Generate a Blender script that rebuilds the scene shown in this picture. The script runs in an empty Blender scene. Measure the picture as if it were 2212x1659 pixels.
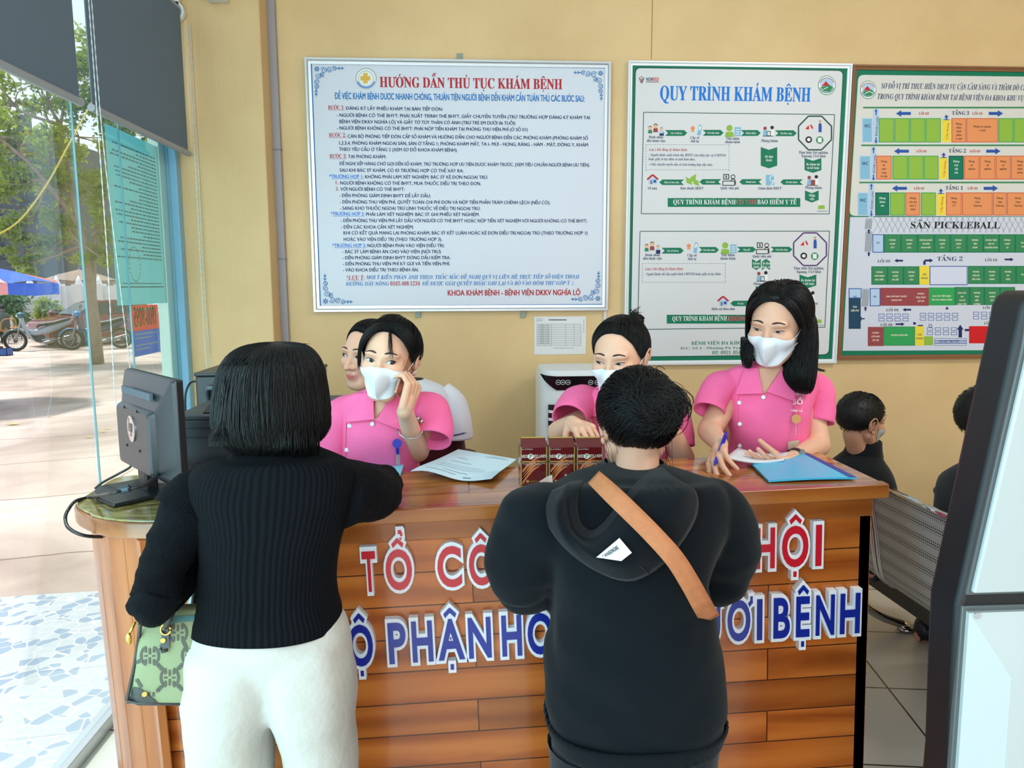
import bpy, bmesh, math, random, unicodedata
import numpy as np
from mathutils import Vector, Matrix, Euler, noise

# ---------------------------------------------------------------- camera, world, sun, lights, exposure
S = bpy.context.scene
COL = S.collection
CAMH, FPX, CX, CY = 1.60, 1610.0, 1106.0, 829.5
YAW, PITCH, ROLL = math.radians(-3.43), math.radians(7.55), math.radians(-.2)
_fw = np.array([-math.sin(YAW)*math.cos(PITCH), math.cos(YAW)*math.cos(PITCH), -math.sin(PITCH)])
_rt = np.array([math.cos(YAW), math.sin(YAW), 0.0])
_up = np.cross(_rt, _fw)
_r2 = _rt*math.cos(ROLL)+_up*math.sin(ROLL)
_u2 = _up*math.cos(ROLL)-_rt*math.sin(ROLL)
CAMO = np.array([0, 0, CAMH])
cd = bpy.data.cameras.new('camera')
cam = bpy.data.objects.new('camera', cd)
COL.objects.link(cam)
cd.sensor_width = 36.0
cd.lens = FPX/2212*36.0
cd.clip_start = .05
cam.matrix_world = Matrix(((_r2[0], _u2[0], -_fw[0], 0), (_r2[1], _u2[1], -_fw[1], 0), (_r2[2], _u2[2], -_fw[2], CAMH), (0, 0, 0, 1)))
S.camera = cam

S.view_settings.view_transform = 'Standard'
S.view_settings.look = 'None'
S.view_settings.gamma = 1.0
S.view_settings.use_curve_mapping = False
S.view_settings.exposure = 0.0
try:
    S.cycles.max_bounces = 7; S.cycles.diffuse_bounces = 4; S.cycles.glossy_bounces = 3
    S.cycles.transmission_bounces = 4; S.cycles.transparent_max_bounces = 12
    S.cycles.caustics_reflective = False; S.cycles.caustics_refractive = False
    S.cycles.sample_clamp_indirect = 4.0
except Exception:
    pass

w = bpy.data.worlds.new('overcast_sky'); S.world = w; w.use_nodes = True
nt = w.node_tree; bg = nt.nodes['Background']
tc = nt.nodes.new('ShaderNodeTexCoord'); sp = nt.nodes.new('ShaderNodeSeparateXYZ')
cr = nt.nodes.new('ShaderNodeValToRGB')
cr.color_ramp.elements[0].position = 0.0; cr.color_ramp.elements[0].color = (.95, .97, 1, 1)
cr.color_ramp.elements[1].position = .8; cr.color_ramp.elements[1].color = (.70, .86, 1, 1)
nt.links.new(tc.outputs['Generated'], sp.inputs[0]); nt.links.new(sp.outputs['Z'], cr.inputs[0])
nt.links.new(cr.outputs[0], bg.inputs[0]); bg.inputs[1].default_value = 1.35

def light(name, kind, loc, energy, color=(1, 1, 1), **k):
    l = bpy.data.lights.new(name, kind); l.energy = energy; l.color = color
    o = bpy.data.objects.new(name, l); COL.objects.link(o); o.location = loc
    for a, b in k.items():
        if a == 'look':
            d = Vector(b)-Vector(loc); o.rotation_euler = d.to_track_quat('-Z', 'Y').to_euler()
        else:
            setattr(l, a, b)
    return o
light('sun', 'SUN', (-6, 6, 12), 5.0, (1, .95, .88), angle=math.radians(8), look=(-1.5, 3.0, 0))
# daylight of the glazed entrance front behind the photographer and of the glass wall on the left
light('entrance_daylight', 'AREA', (-.6, -2.6, 1.9), 94, (.93, .97, 1), shape='RECTANGLE', size=4.5, size_y=2.6, look=(.2, 2.5, 1.2))
light('window_daylight', 'AREA', (-1.28, .3, 1.55), 55, (.38, .84, 1), shape='RECTANGLE', size=2.0, size_y=2.4, look=(1.2, 1.9, 1.0))

light('tinted_window_daylight', 'AREA', (-1.27, 1.1, 1.5), 9, (.5, 1, .82), shape='RECTANGLE', size=1.0, size_y=2.0, look=(-.95, 3.6, 1.3))
light('hall_fill_light', 'AREA', (2.4, 1.3, 3.38), 48, (1, .97, .92), shape='RECTANGLE', size=1.2, size_y=.6, look=(2.4, 1.301, 0))  # unseen fill light added overhead to brighten the floor and bench on the right

# ---------------------------------------------------------------- pixel helpers (photo frame 2212x1659)
def ray(px, py):
    return (px-CX)/FPX*_r2+(CY-py)/FPX*_u2+_fw
def P(px, py, Y):
    d = ray(px, py); return CAMO+d*(Y/d[1])
def PZ(px, py, Z):
    d = ray(px, py); return CAMO+d*((Z-CAMH)/d[2])
def PX(px, py, X):
    d = ray(px, py); return CAMO+d*(X/d[0])
def V3(*a):
    return np.array(a, float)

# ---------------------------------------------------------------- materials
def lin(c):
    c = [x/255 for x in c]
    return tuple(x/12.92 if x <= .04045 else ((x+.055)/1.055)**2.4 for x in c)+(1.0,)
MATS = {}
def mat(name, col=(200, 200, 200), rough=.5, metal=0., spec=.5, var=None, bump=None, coat=0., sheen=0., sss=0., trans=0., alpha=1., stretch=None, uv=False, emit=0.):
    """principled material; var=(scale, amount) colour noise; bump=(scale, strength) relief; stretch scales the texture space."""
    if name in MATS: return MATS[name]
    m = bpy.data.materials.new(name); m.use_nodes = True; MATS[name] = m
    nt = m.node_tree; b = nt.nodes['Principled BSDF']
    c = lin(col)
    b.inputs['Base Color'].default_value = c; b.inputs['Roughness'].default_value = rough
    b.inputs['Metallic'].default_value = metal; b.inputs['Specular IOR Level'].default_value = spec
    b.inputs['Coat Weight'].default_value = coat; b.inputs['Coat Roughness'].default_value = .08
    b.inputs['Sheen Weight'].default_value = sheen
    if sss:
        b.inputs['Subsurface Weight'].default_value = sss; b.inputs['Subsurface Radius'].default_value = (.01, .004, .002); b.inputs['Subsurface Scale'].default_value = 1.
    b.inputs['Transmission Weight'].default_value = trans; b.inputs['Alpha'].default_value = alpha
    if emit:
        b.inputs['Emission Color'].default_value = c; b.inputs['Emission Strength'].default_value = emit
    if var or bump:
        t = nt.nodes.new('ShaderNodeTexCoord'); mp = nt.nodes.new('ShaderNodeMapping')
        nt.links.new(t.outputs['UV' if uv else 'Object'], mp.inputs[0])
        if stretch: mp.inputs['Scale'].default_value = stretch
        if var:
            n = nt.nodes.new('ShaderNodeTexNoise'); n.inputs['Scale'].default_value = var[0]; n.inputs['Detail'].default_value = 5
            nt.links.new(mp.outputs[0], n.inputs[0])
            r = nt.nodes.new('ShaderNodeValToRGB'); a = var[1]
            r.color_ramp.elements[0].position = .3; r.color_ramp.elements[1].position = .7
            r.color_ramp.elements[0].color = tuple(x*(1-a) for x in c[:3])+(1,)
            r.color_ramp.elements[1].color = tuple(min(1, x*(1+a)) for x in c[:3])+(1,)
            nt.links.new(n.outputs[0], r.inputs[0]); nt.links.new(r.outputs[0], b.inputs['Base Color'])
        if bump:
            n = nt.nodes.new('ShaderNodeTexNoise'); n.inputs['Scale'].default_value = bump[0]; n.inputs['Detail'].default_value = 4
            nt.links.new(mp.outputs[0], n.inputs[0])
            bp = nt.nodes.new('ShaderNodeBump'); bp.inputs['Strength'].default_value = bump[1]; bp.inputs['Distance'].default_value = .01
            nt.links.new(n.outputs[0], bp.inputs['Height']); nt.links.new(bp.outputs[0], b.inputs['Normal'])
    return m

# ---------------------------------------------------------------- mesh building
class MB:
    def __init__(s):
        s.v = []; s.f = []; s.m = []; s.uv = {}; s.n = 0
    def add(s, v, f, mi=0, uv=None):
        o = s.n
        v = np.asarray(v, float).reshape(-1, 3)
        s.v.append(v); s.n += len(v)
        for i, q in enumerate(f):
            if uv is not None: s.uv[len(s.f)] = uv[i]
            s.f.append(tuple(int(x)+o for x in q)); s.m.append(mi if np.isscalar(mi) else mi[i])
        return s
    def box(s, lo, hi, mi=0, M4=None):
        x0, y0, z0 = lo; x1, y1, z1 = hi
        v = np.array([(x0, y0, z0), (x1, y0, z0), (x1, y1, z0), (x0, y1, z0), (x0, y0, z1), (x1, y0, z1), (x1, y1, z1), (x0, y1, z1)], float)
        if M4 is not None: v = xf(M4, v)
        return s.add(v, [(3, 2, 1, 0), (4, 5, 6, 7), (0, 1, 5, 4), (1, 2, 6, 5), (2, 3, 7, 6), (3, 0, 4, 7)], mi)
    def prism(s, pts, d, mi=0):
        """closed polygon pts (n,3) extruded by vector d."""
        p = np.asarray(pts, float); n = len(p); q = p+np.asarray(d, float)
        f = [tuple(range(n))[::-1], tuple(range(n, 2*n))]+[(i, (i+1) % n, n+(i+1) % n, n+i) for i in range(n)]
        return s.add(np.vstack([p, q]), f, mi)
    def rings(s, R, cap=True, mi=0, close=True, uvs=None):
        """R (k,n,3) rings joined into a tube; uv = (around, along)."""
        R = np.asarray(R, float); k, n = R.shape[:2]
        f = []; uv = []
        for i in range(k-1):
            for j in range(n if close else n-1):
                a, b = i*n+j, i*n+(j+1) % n
                f.append((a, b, b+n, a+n))
                u0, u1 = j/n, (j+1)/n; v0, v1 = i/(k-1), (i+1)/(k-1)
                uv.append(((u0, v0), (u1, v0), (u1, v1), (u0, v1)))
        if cap and close:
            f.append(tuple(range(n))[::-1]); uv.append([(j/n, 0) for j in range(n)][::-1])
            f.append(tuple(range((k-1)*n, k*n))); uv.append([(j/n, 1) for j in range(n)])
        return s.add(R.reshape(-1, 3), f, mi, uv)
    def tube(s, pts, r, n=8, mi=0, cap=True, flat=1.0):
        return s.rings(tube_rings(pts, r, n, flat), cap, mi)
    def lathe(s, prof, c=(0, 0, 0), n=24, mi=0, M4=None):
        """profile of (radius, z) turned about z."""
        a = np.linspace(0, 2*np.pi, n, endpoint=False)
        R = np.array([[(r*np.cos(t), r*np.sin(t), z) for t in a] for r, z in prof])
        v = R.reshape(-1, 3)
        if M4 is not None: v = xf(M4, v)
        v = v+np.asarray(c, float)
        return s.rings(v.reshape(R.shape), True, mi)
    def disc(s, c, nrm, r, t=.002, n=20, mi=0):
        q = Vector(nrm).to_track_quat('Z', 'Y').to_matrix()
        return s.lathe([(r, -t/2), (r, t/2)], c, n, mi, q.to_4x4())
    def ell(s, c, r, n=16, k=10, mi=0, rot=None):
        th = np.linspace(0, 2*np.pi, n, endpoint=False); ph = np.linspace(-np.pi/2*.98, np.pi/2*.98, k)
        R = np.array([[(np.cos(p)*np.cos(t), np.cos(p)*np.sin(t), np.sin(p)) for t in th] for p in ph])*np.asarray(r, float)
        if rot is not None: R = R@np.array(rot).T
        return s.rings(R+np.asarray(c, float), True, mi)
    def cap(s, p0, r0, p1, r1, n=12):
        """tapered capsule, closed."""
        p0 = np.asarray(p0, float); p1 = np.asarray(p1, float); d = p1-p0; L = np.linalg.norm(d)+1e-9; d = d/L
        pts, rr = [], []
        for a in np.linspace(-80, 0, 5): pts.append(p0+d*r0*math.sin(math.radians(a))); rr.append(r0*math.cos(math.radians(a)))
        for a in np.linspace(0, 80, 5): pts.append(p1+d*r1*math.sin(math.radians(a))); rr.append(r1*math.cos(math.radians(a)))
        u = np.cross(d, (0, 0, 1.)) if abs(d[2]) < .9 else np.cross(d, (1., 0, 0)); u /= np.linalg.norm(u); v = np.cross(d, u)
        th = np.linspace(0, 2*np.pi, n, endpoint=False)
        return s.rings([[p+r*(u*np.cos(t)+v*np.sin(t)) for t in th] for p, r in zip(pts, rr)])
    def build(s, name, mats=None, parent=None, smooth=None, auto=None, loc=None):
        me = bpy.data.meshes.new(name)
        V = np.vstack(s.v) if s.v else np.zeros((0, 3))
        me.from_pydata(V.tolist(), [], s.f)
        mats = mats if isinstance(mats, (list, tuple)) else [mats]
        for m in mats:
            if m is not None: me.materials.append(m)
        if len(mats) > 1: me.polygons.foreach_set('material_index', np.array(s.m, np.int32))
        if s.uv and len(s.uv) == len(s.f):
            ul = me.uv_layers.new(name='UVMap'); k = 0
            fl = np.concatenate([np.asarray(s.uv[i], float).ravel() for i in range(len(s.f))])
            ul.data.foreach_set('uv', fl)
        if smooth: me.polygons.foreach_set('use_smooth', np.ones(len(me.polygons), bool))
        me.update()
        if auto is not None:
            me.polygons.foreach_set('use_smooth', np.ones(len(me.polygons), bool))
            me.set_sharp_from_angle(angle=math.radians(auto))
        o = bpy.data.objects.new(name, me); COL.objects.link(o)
        if loc is not None:
            me.transform(Matrix.Translation(-Vector(loc))); o.location = Vector(loc)
        if parent is not None: attach(o, parent)
        return o

WORLD = {}
def attach(o, parent):
    """parent without moving: vertices are in world space (or in the parent's own space for things built about the origin)."""
    o.parent = parent
    m = wmat(parent)
    o.matrix_parent_inverse = m.inverted()
def wmat(o):
    m = o.matrix_basis.copy()
    return (wmat(o.parent) @ o.matrix_parent_inverse @ m) if o.parent else m
def xf(M4, v):
    M4 = np.array(M4); v = np.asarray(v, float)
    return v@M4[:3, :3].T+M4[:3, 3]
def tube_rings(pts, r, n=8, flat=1.0):
    p = np.asarray(pts, float); k = len(p)
    r = np.full(k, r, float) if np.isscalar(r) else np.asarray(r, float)
    t = np.gradient(p, axis=0); t /= np.linalg.norm(t, axis=1)[:, None]+1e-12
    ref = V3(0, 0, 1) if abs(t[0][2]) < .9 else V3(1, 0, 0)
    u = np.cross(t[0], ref); u /= np.linalg.norm(u)
    th = np.linspace(0, 2*np.pi, n, endpoint=False); R = []
    for i in range(k):
        u = u-t[i]*(u@t[i]); u /= np.linalg.norm(u)+1e-12; v = np.cross(t[i], u)
        R.append(p[i]+r[i]*(np.cos(th)[:, None]*u+flat*np.sin(th)[:, None]*v))
    return np.array(R)
def spline(pts, n=40):
    """Catmull-Rom through the points."""
    p = np.asarray(pts, float); p = np.vstack([2*p[0]-p[1], p, 2*p[-1]-p[-2]]); k = len(p)-3
    out = []
    for q in np.linspace(0, k, n):
        i = min(int(q), k-1); t = q-i; a, b, c, d = p[i:i+4]
        out.append(.5*((2*b)+(c-a)*t+(2*a-5*b+4*c-d)*t*t+(3*b-a-3*c+d)*t**3))
    return np.array(out)
def bevel(o, w=.004, seg=2, ang=35):
    m = o.modifiers.new('bevel', 'BEVEL'); m.width = w; m.segments = seg; m.limit_method = 'ANGLE'; m.angle_limit = math.radians(ang)
    o.data.polygons.foreach_set('use_smooth', np.ones(len(o.data.polygons), bool))
    o.data.set_sharp_from_angle(angle=math.radians(ang))
    return o
def thing(name, label, cat, loc=(0, 0, 0), group=None, rotz=0):
    o = bpy.data.objects.new(name, None); COL.objects.link(o); o.location = loc; o.rotation_euler = (0, 0, rotz)
    o.empty_display_size = .1
    return tag(o, label, cat, group)
def tag(o, label, cat, group=None):
    o['label'] = label; o['category'] = cat
    if group: o['group'] = group
    return o
def struct(o):
    o['kind'] = 'structure'; return o
def copy_tree(o, parent=None):
    c = o.copy(); COL.objects.link(c)
    if parent is not None: c.parent = parent
    for ch in [x for x in bpy.data.objects if x.parent == o]: copy_tree(ch, c)
    return c

# ---------------------------------------------------------------- lettering
GL = {}
def glyph(ch, style):
    k = (ch, style)
    if k in GL: return GL[k]
    c = bpy.data.curves.new('g', 'FONT'); c.size = 1.0; c.resolution_u = 3
    def code(ch):
        if style in ('serif', 'serifi', 'serifb'):
            it = style == 'serifi'
            if 'A' <= ch <= 'Z': return chr((0x1D468 if it else 0x1D400)+ord(ch)-65)
            if 'a' <= ch <= 'z': return chr((0x1D482 if it else 0x1D41A)+ord(ch)-97)
            if '0' <= ch <= '9': return chr(0x1D7CE+ord(ch)-48)
        return ch
    g = code(ch); h = code('H')
    o = bpy.data.objects.new('g', c); COL.objects.link(o)
    def mesh(body):
        c.body = body; bpy.context.view_layer.update()
        dg = bpy.context.evaluated_depsgraph_get()
        e = o.evaluated_get(dg); me = e.to_mesh()
        v = np.array([x.co[:2] for x in me.vertices]).reshape(-1, 2); f = [tuple(p.vertices) for p in me.polygons]
        e.to_mesh_clear(); return v, f
    wHH = mesh(h+h)[0][:, 0].max(); wHcH = mesh(h+g+h)[0][:, 0].max()
    v, f = mesh(g) if ch != ' ' else (np.zeros((0, 2)), [])
    if style not in ('capH',) and ('capH', style) not in GL: GL[('capH', style)] = mesh(h)[0][:, 1].max()
    bpy.data.objects.remove(o); bpy.data.curves.remove(c); z = np.zeros(len(v))
    sh = {'bold': ((-.020, -.010), (.020, .010)), 'heavy': ((-.024, -.012), (.024, -.012), (-.024, .012), (.024, .012)), 'serifb': ((-.014, 0), (.014, 0))}.get(style)
    if sh and len(v):      # heavier weight: the outline printed again a hair's breadth aside
        n = len(v); f = [tuple(i+n*q for i in t) for q in range(len(sh)) for t in f]; z = np.repeat(np.arange(len(sh))*2e-5, n); v = np.vstack([v+np.array(d) for d in sh])
    GL[k] = (v, f, wHcH-wHH, z); return GL[k]
def quad2(a, b, w):
    a = np.array(a); b = np.array(b); d = b-a; d = d/np.linalg.norm(d); n = np.array([-d[1], d[0]])*w/2
    return [a-n, b-n, b+n, a+n]
def marks(nfd, v, capw=.09):
    """accent strokes (lists of 2d quads) for one base glyph outline v."""
    out = []
    if len(v) == 0: return out
    x0, y0 = v.min(0); x1, y1 = v.max(0); cx = (x0+x1)/2; w = capw; top = y1+.055
    circ = '\u0302' in nfd or '\u0306' in nfd
    if '\u0302' in nfd: out += [quad2((cx-.16, top+.01), (cx+.012, top+.12), w*.8), quad2((cx-.012, top+.12), (cx+.16, top+.01), w*.8)]
    if '\u0306' in nfd: out += [quad2((cx-.14, top+.12), (cx-.06, top+.03), w*.7), quad2((cx-.08, top+.035), (cx+.08, top+.035), w*.7), quad2((cx+.06, top+.03), (cx+.14, top+.12), w*.7)]
    t2 = top+(.13 if circ else 0); ax = cx+(.1 if circ else 0)
    if '\u0301' in nfd: out.append(quad2((ax-.05, t2), (ax+.08, t2+.13), w))
    if '\u0300' in nfd: out.append(quad2((ax+.05, t2), (ax-.08, t2+.13), w))
    if '\u0303' in nfd: out += [quad2((ax-.15, t2+.02), (ax-.06, t2+.08), w*.7), quad2((ax-.07, t2+.08), (ax+.07, t2+.03), w*.7), quad2((ax+.06, t2+.03), (ax+.15, t2+.09), w*.7)]
    if '\u0309' in nfd: out += [quad2((ax-.02, t2), (ax+.03, t2+.06), w*.7), quad2((ax+.03, t2+.05), (ax+.03, t2+.13), w*.7), quad2((ax+.04, t2+.13), (ax-.07, t2+.13), w*.7)]
    if '\u0323' in nfd: out.append(quad2((cx-.05, y0-.12), (cx+.05, y0-.12), .1))
    if '\u031b' in nfd: out += [quad2((x1-.04, y1-.1), (x1+.06, y1-.03), w*.8), quad2((x1+.06, y1-.07), (x1+.05, y1+.06), w*.8)]
    return out
def layout(s, style):
    """text as a flat 2d mesh: list of verts, faces, total width (unit size), baseline 0."""
    V = []; F = []; n = 0; x = 0.; Z = []
    for ch in s:
        nf = unicodedata.normalize('NFD', ch); b = nf[0]; bar = b in 'đĐ'
        if bar: b = 'd' if b == 'đ' else 'D'
        v, f, adv, z = glyph(b, style)
        mk = marks(nf[1:], v) if len(nf) > 1 else []
        if len(v):
            V.append(v+np.array([x, 0])); Z.append(z); F += [tuple(i+n for i in q) for q in f]; n += len(v)
            if bar:
                yb = .36 if b == 'D' else .62; xa = v[:, 0].min() if b == 'D' else v[:, 0].max()-.22
                mk = mk+[quad2((xa-.06, yb), (xa+.24, yb), .07)]
        for iq, q in enumerate(mk):
            Z.append(np.full(4, 1e-4+iq*2e-5)); V.append(np.array(q)+np.array([x, 0])); F.append((n, n+1, n+2, n+3)); n += 4
        x += adv
    LZ[0] = np.concatenate(Z) if Z else np.zeros(0)
    return (np.vstack(V) if V else np.zeros((0, 2))), F, x
LZ = [None]
class Sheet:
    """flat printing on a plane: photo pixels are cast onto the plane; groups meshes by ink colour."""
    def __init__(s, cast, right, up, normal):
        s.cast, s.r, s.u, s.n = cast, np.array(right, float), np.array(up, float), np.array(normal, float)
        s.ink = {}; s.lv = 0
    def mb(s, ink): return s.ink.setdefault(ink, MB())
    def text(s, body, x0, x1, y, cap, ink, style='sans', lift=.0012, y1=None, vertical=False):
        """line from pixel x0 to x1 on baseline y, capitals cap px tall; x1 None keeps the natural width."""
        a = s.cast(x0, y); capw = np.linalg.norm(s.cast(x0, y-cap)-a)
        v, f, wd = layout(body, style)
        if len(v) == 0: return
        ch = GL[('capH', style)]; sy = capw/ch
        if x1 is None: sx = sy
        else:
            b = s.cast(x1, y if y1 is None else y1); sx = np.linalg.norm(b-a)/max(v[:, 0].max()-v[:, 0].min(), 1e-6)
            v = v-np.array([v[:, 0].min(), 0])
        r = s.r
        p = a+np.outer(v[:, 0]*sx, s.u if vertical else s.r)+np.outer(v[:, 1]*sy, -s.r if vertical else s.u)+np.outer(lift+LZ[0], s.n)
        s.mb(ink).add(p, f)
    def ctext(s, body, xc, y, cap, ink, style='sans', wide=1.0, lift=.0012):
        v, f, wd = layout(body, style); a = s.cast(xc, y); capw = np.linalg.norm(s.cast(xc, y-cap)-a); sy = capw/GL[('capH', style)]
        if len(v) == 0: return
        p = a+np.outer((v[:, 0]-wd/2)*sy*wide, s.r)+np.outer(v[:, 1]*sy, s.u)+np.outer(lift+LZ[0], s.n)
        s.mb(ink).add(p, f)
    def poly(s, pts, ink, lift=.0006):
        s.lv = (s.lv+1) % 20; s.mb(ink).add([s.cast(*p)+s.n*(lift+s.lv*1.2e-5) for p in pts], [tuple(range(len(pts)))])
    def rect(s, x0, y0, x1, y1, ink, lift=.0006):
        s.poly([(x0, y1), (x1, y1), (x1, y0), (x0, y0)], ink, lift)
    def line(s, pts, wpx, ink, lift=.0007, closed=False):
        pts = list(pts)+([pts[0]] if closed else [])
        for a, b in zip(pts[:-1], pts[1:]):
            q = quad2(a, b, wpx); s.poly(q[::-1], ink, lift)
    def frame(s, x0, y0, x1, y1, wpx, ink, lift=.0007):
        h = wpx/2
        s.rect(x0-h, y0-h, x1+h, y0+h, ink, lift); s.rect(x0-h, y1-h, x1+h, y1+h, ink, lift)
        s.rect(x0-h, y0, x0+h, y1, ink, lift); s.rect(x1-h, y0, x1+h, y1, ink, lift)
    def circ(s, x, y, r, ink, lift=.0007, n=24, ry=None):
        ry = ry or r
        s.poly([(x+r*math.cos(t), y-ry*math.sin(t)) for t in np.linspace(0, 2*math.pi, n, endpoint=False)], ink, lift)
    def arrow(s, x0, x1, y, h, ink, lift=.0007):
        d = 1 if x1 > x0 else -1; m = x1-d*h*.9
        p = [(x0, y-h*.25), (m, y-h*.25), (m, y-h*.55), (x1, y), (m, y+h*.55), (m, y+h*.25), (x0, y+h*.25)]
        s.poly(p if d < 0 else p[::-1], ink, lift)
    def ring(s, x, y, r, wpx, ink, lift=.0007, a0=0, a1=360, n=20):
        t = np.radians(np.linspace(a0, a1, n)); s.line([(x+r*math.cos(q), y-r*math.sin(q)) for q in t], wpx, ink, lift)
    def build(s, parent, inks, name='printing'):
        for k, m in s.ink.items():
            m.build(inks[k][0], inks[k][1], parent)
# ---------------------------------------------------------------- the room
WY, PY, GX = 3.78, 3.61, -1.34
def wall_paint(name, col, col2):
    m = mat(name, col, .55, spec=.35)
    nt = m.node_tree; b = nt.nodes['Principled BSDF']
    t = nt.nodes.new('ShaderNodeTexCoord'); mp = nt.nodes.new('ShaderNodeMapping'); mp.inputs['Scale'].default_value = (1, 1, .07)
    nt.links.new(t.outputs['Object'], mp.inputs[0])
    n = nt.nodes.new('ShaderNodeTexNoise'); n.inputs['Scale'].default_value = 75; n.inputs['Detail'].default_value = 3
    nt.links.new(mp.outputs[0], n.inputs[0])
    n2 = nt.nodes.new('ShaderNodeTexNoise'); n2.inputs['Scale'].default_value = 2.2; n2.inputs['Detail'].default_value = 6
    nt.links.new(t.outputs['Object'], n2.inputs[0])
    r = nt.nodes.new('ShaderNodeValToRGB'); r.color_ramp.elements[0].position = .35; r.color_ramp.elements[1].position = .65
    r.color_ramp.elements[0].color = lin(col2); r.color_ramp.elements[1].color = lin(col)
    nt.links.new(n2.outputs[0], r.inputs[0]); nt.links.new(r.outputs[0], b.inputs['Base Color'])
    bp = nt.nodes.new('ShaderNodeBump'); bp.inputs['Strength'].default_value = .22; bp.inputs['Distance'].default_value = .004
    nt.links.new(n.outputs[0], bp.inputs['Height']); nt.links.new(bp.outputs[0], b.inputs['Normal'])
    return m
m_wall = wall_paint('yellow_wall_paint', (224, 192, 142), (213, 180, 130))
m_white = mat('white_plaster', (225, 224, 218), .6)
m_alu = mat('brushed_aluminium', (196, 200, 203), .32, .6, bump=(60, .03))
m_black = mat('black_plastic', (20, 21, 24), .38)
m_dgrey = mat('dark_grey_plastic', (52, 55, 60), .4)
m_white_pl = mat('white_plastic', (228, 232, 234), .35)

def floor_mat():
    m = mat('grey_floor_tile', (200, 197, 188), .25, spec=.5)
    nt = m.node_tree; b = nt.nodes['Principled BSDF']
    t = nt.nodes.new('ShaderNodeTexCoord'); mp = nt.nodes.new('ShaderNodeMapping'); mp.inputs['Rotation'].default_value = (0, 0, math.radians(8)); mp.inputs['Location'].default_value = (.23, .1, 0)
    br = nt.nodes.new('ShaderNodeTexBrick'); br.offset = 0; br.inputs['Scale'].default_value = 1; br.inputs['Brick Width'].default_value = .5; br.inputs['Row Height'].default_value = .5
    br.inputs['Mortar Size'].default_value = .004; br.inputs['Color1'].default_value = lin((206, 203, 194)); br.inputs['Color2'].default_value = lin((198, 195, 186)); br.inputs['Mortar'].default_value = lin((62, 58, 52))
    nt.links.new(t.outputs['Object'], mp.inputs[0]); nt.links.new(mp.outputs[0], br.inputs[0]); nt.links.new(br.outputs[0], b.inputs['Base Color'])
    return m
struct(MB().box((GX-.02, -3.2, -.12), (5.2, WY+.1, 0)).build('floor', floor_mat()))
struct(MB().box((GX-.1, -3.2, 3.4), (5.2, WY+.1, 3.5)).build('ceiling', m_white))
struct(MB().box((GX-.1, WY, 0), (5.2, WY+.14, 3.4)).build('wall_back', m_wall))
struct(MB().box((5.06, -3.2, 0), (5.2, WY, 3.4)).build('wall_right', m_wall))
px1 = P(577, 400, PY)[0]
struct(bevel(MB().box((GX+.012, PY, 0), (px1, WY, 3.4)).build('wall_pillar', m_wall), .006))
# hairline joint running down the wall above the posters
a0, a1 = P(1410, -30, WY), P(1412, 128, WY)
struct(MB().box((a0[0]-.002, WY-.0015, a1[2]), (a0[0]+.002, WY+.001, 3.0)).build('trim_1', mat('wall_joint', (172, 132, 80), .8)))

# glass wall: panes, polished edges, blue post, floor channel
def glass_mat(name, tint):
    m = bpy.data.materials.new(name); m.use_nodes = True; nt = m.node_tree; nt.nodes.clear()
    o = nt.nodes.new('ShaderNodeOutputMaterial'); mx = nt.nodes.new('ShaderNodeMixShader'); tr = nt.nodes.new('ShaderNodeBsdfTransparent'); g = nt.nodes.new('ShaderNodeBsdfGlossy')
    lw = nt.nodes.new('ShaderNodeLayerWeight'); lw.inputs[0].default_value = .12
    mu = nt.nodes.new('ShaderNodeMath'); mu.operation = 'MULTIPLY'; mu.inputs[1].default_value = .28
    nt.links.new(lw.outputs['Fresnel'], mu.inputs[0])
    tr.inputs[0].default_value = tint; g.inputs[0].default_value = (.9, 1, 1, 1); g.inputs['Roughness'].default_value = .02
    nt.links.new(mu.outputs[0], mx.inputs[0]); nt.links.new(tr.outputs[0], mx.inputs[1]); nt.links.new(g.outputs[0], mx.inputs[2]); nt.links.new(mx.outputs[0], o.inputs[0])
    return m
m_glass = glass_mat('window_glass', (.95, .985, .99, 1))
m_film = glass_mat('filmed_window_glass', (.95, .99, .99, 1))
m_edge = mat('cyan_glass_edge', (120, 172, 180), .15, spec=.8)
for i, (ya, yb) in enumerate(((-3.2, 2.73), (2.74, 3.075), (3.085, 3.55))):
    g = struct(MB().box((GX-.003, ya, .05), (GX+.003, yb, 3.4)).build('window_%d' % (i+1), m_glass if i == 0 else m_film))
    e = MB().box((GX-.0032, yb-.002, .05), (GX+.0032, yb+.0015, 3.4)); struct(e.build('trim_%d' % (i+2), m_edge))
struct(bevel(MB().box((GX-.05, 3.555, 0), (GX+.035, PY, 3.4)).build('trim_6', mat('blue_window_post', (126, 180, 212), .35)), .004))
struct(bevel(MB().box((GX-.06, 3.49, 0), (GX-.012, 3.555, 3.4)).build('trim_8', mat('mint_window_jamb', (196, 222, 212), .5)), .004))
struct(bevel(MB().box((GX-.028, -3.2, 0), (GX+.028, 3.52, .05)).build('trim_7', m_alu), .003))

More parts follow.
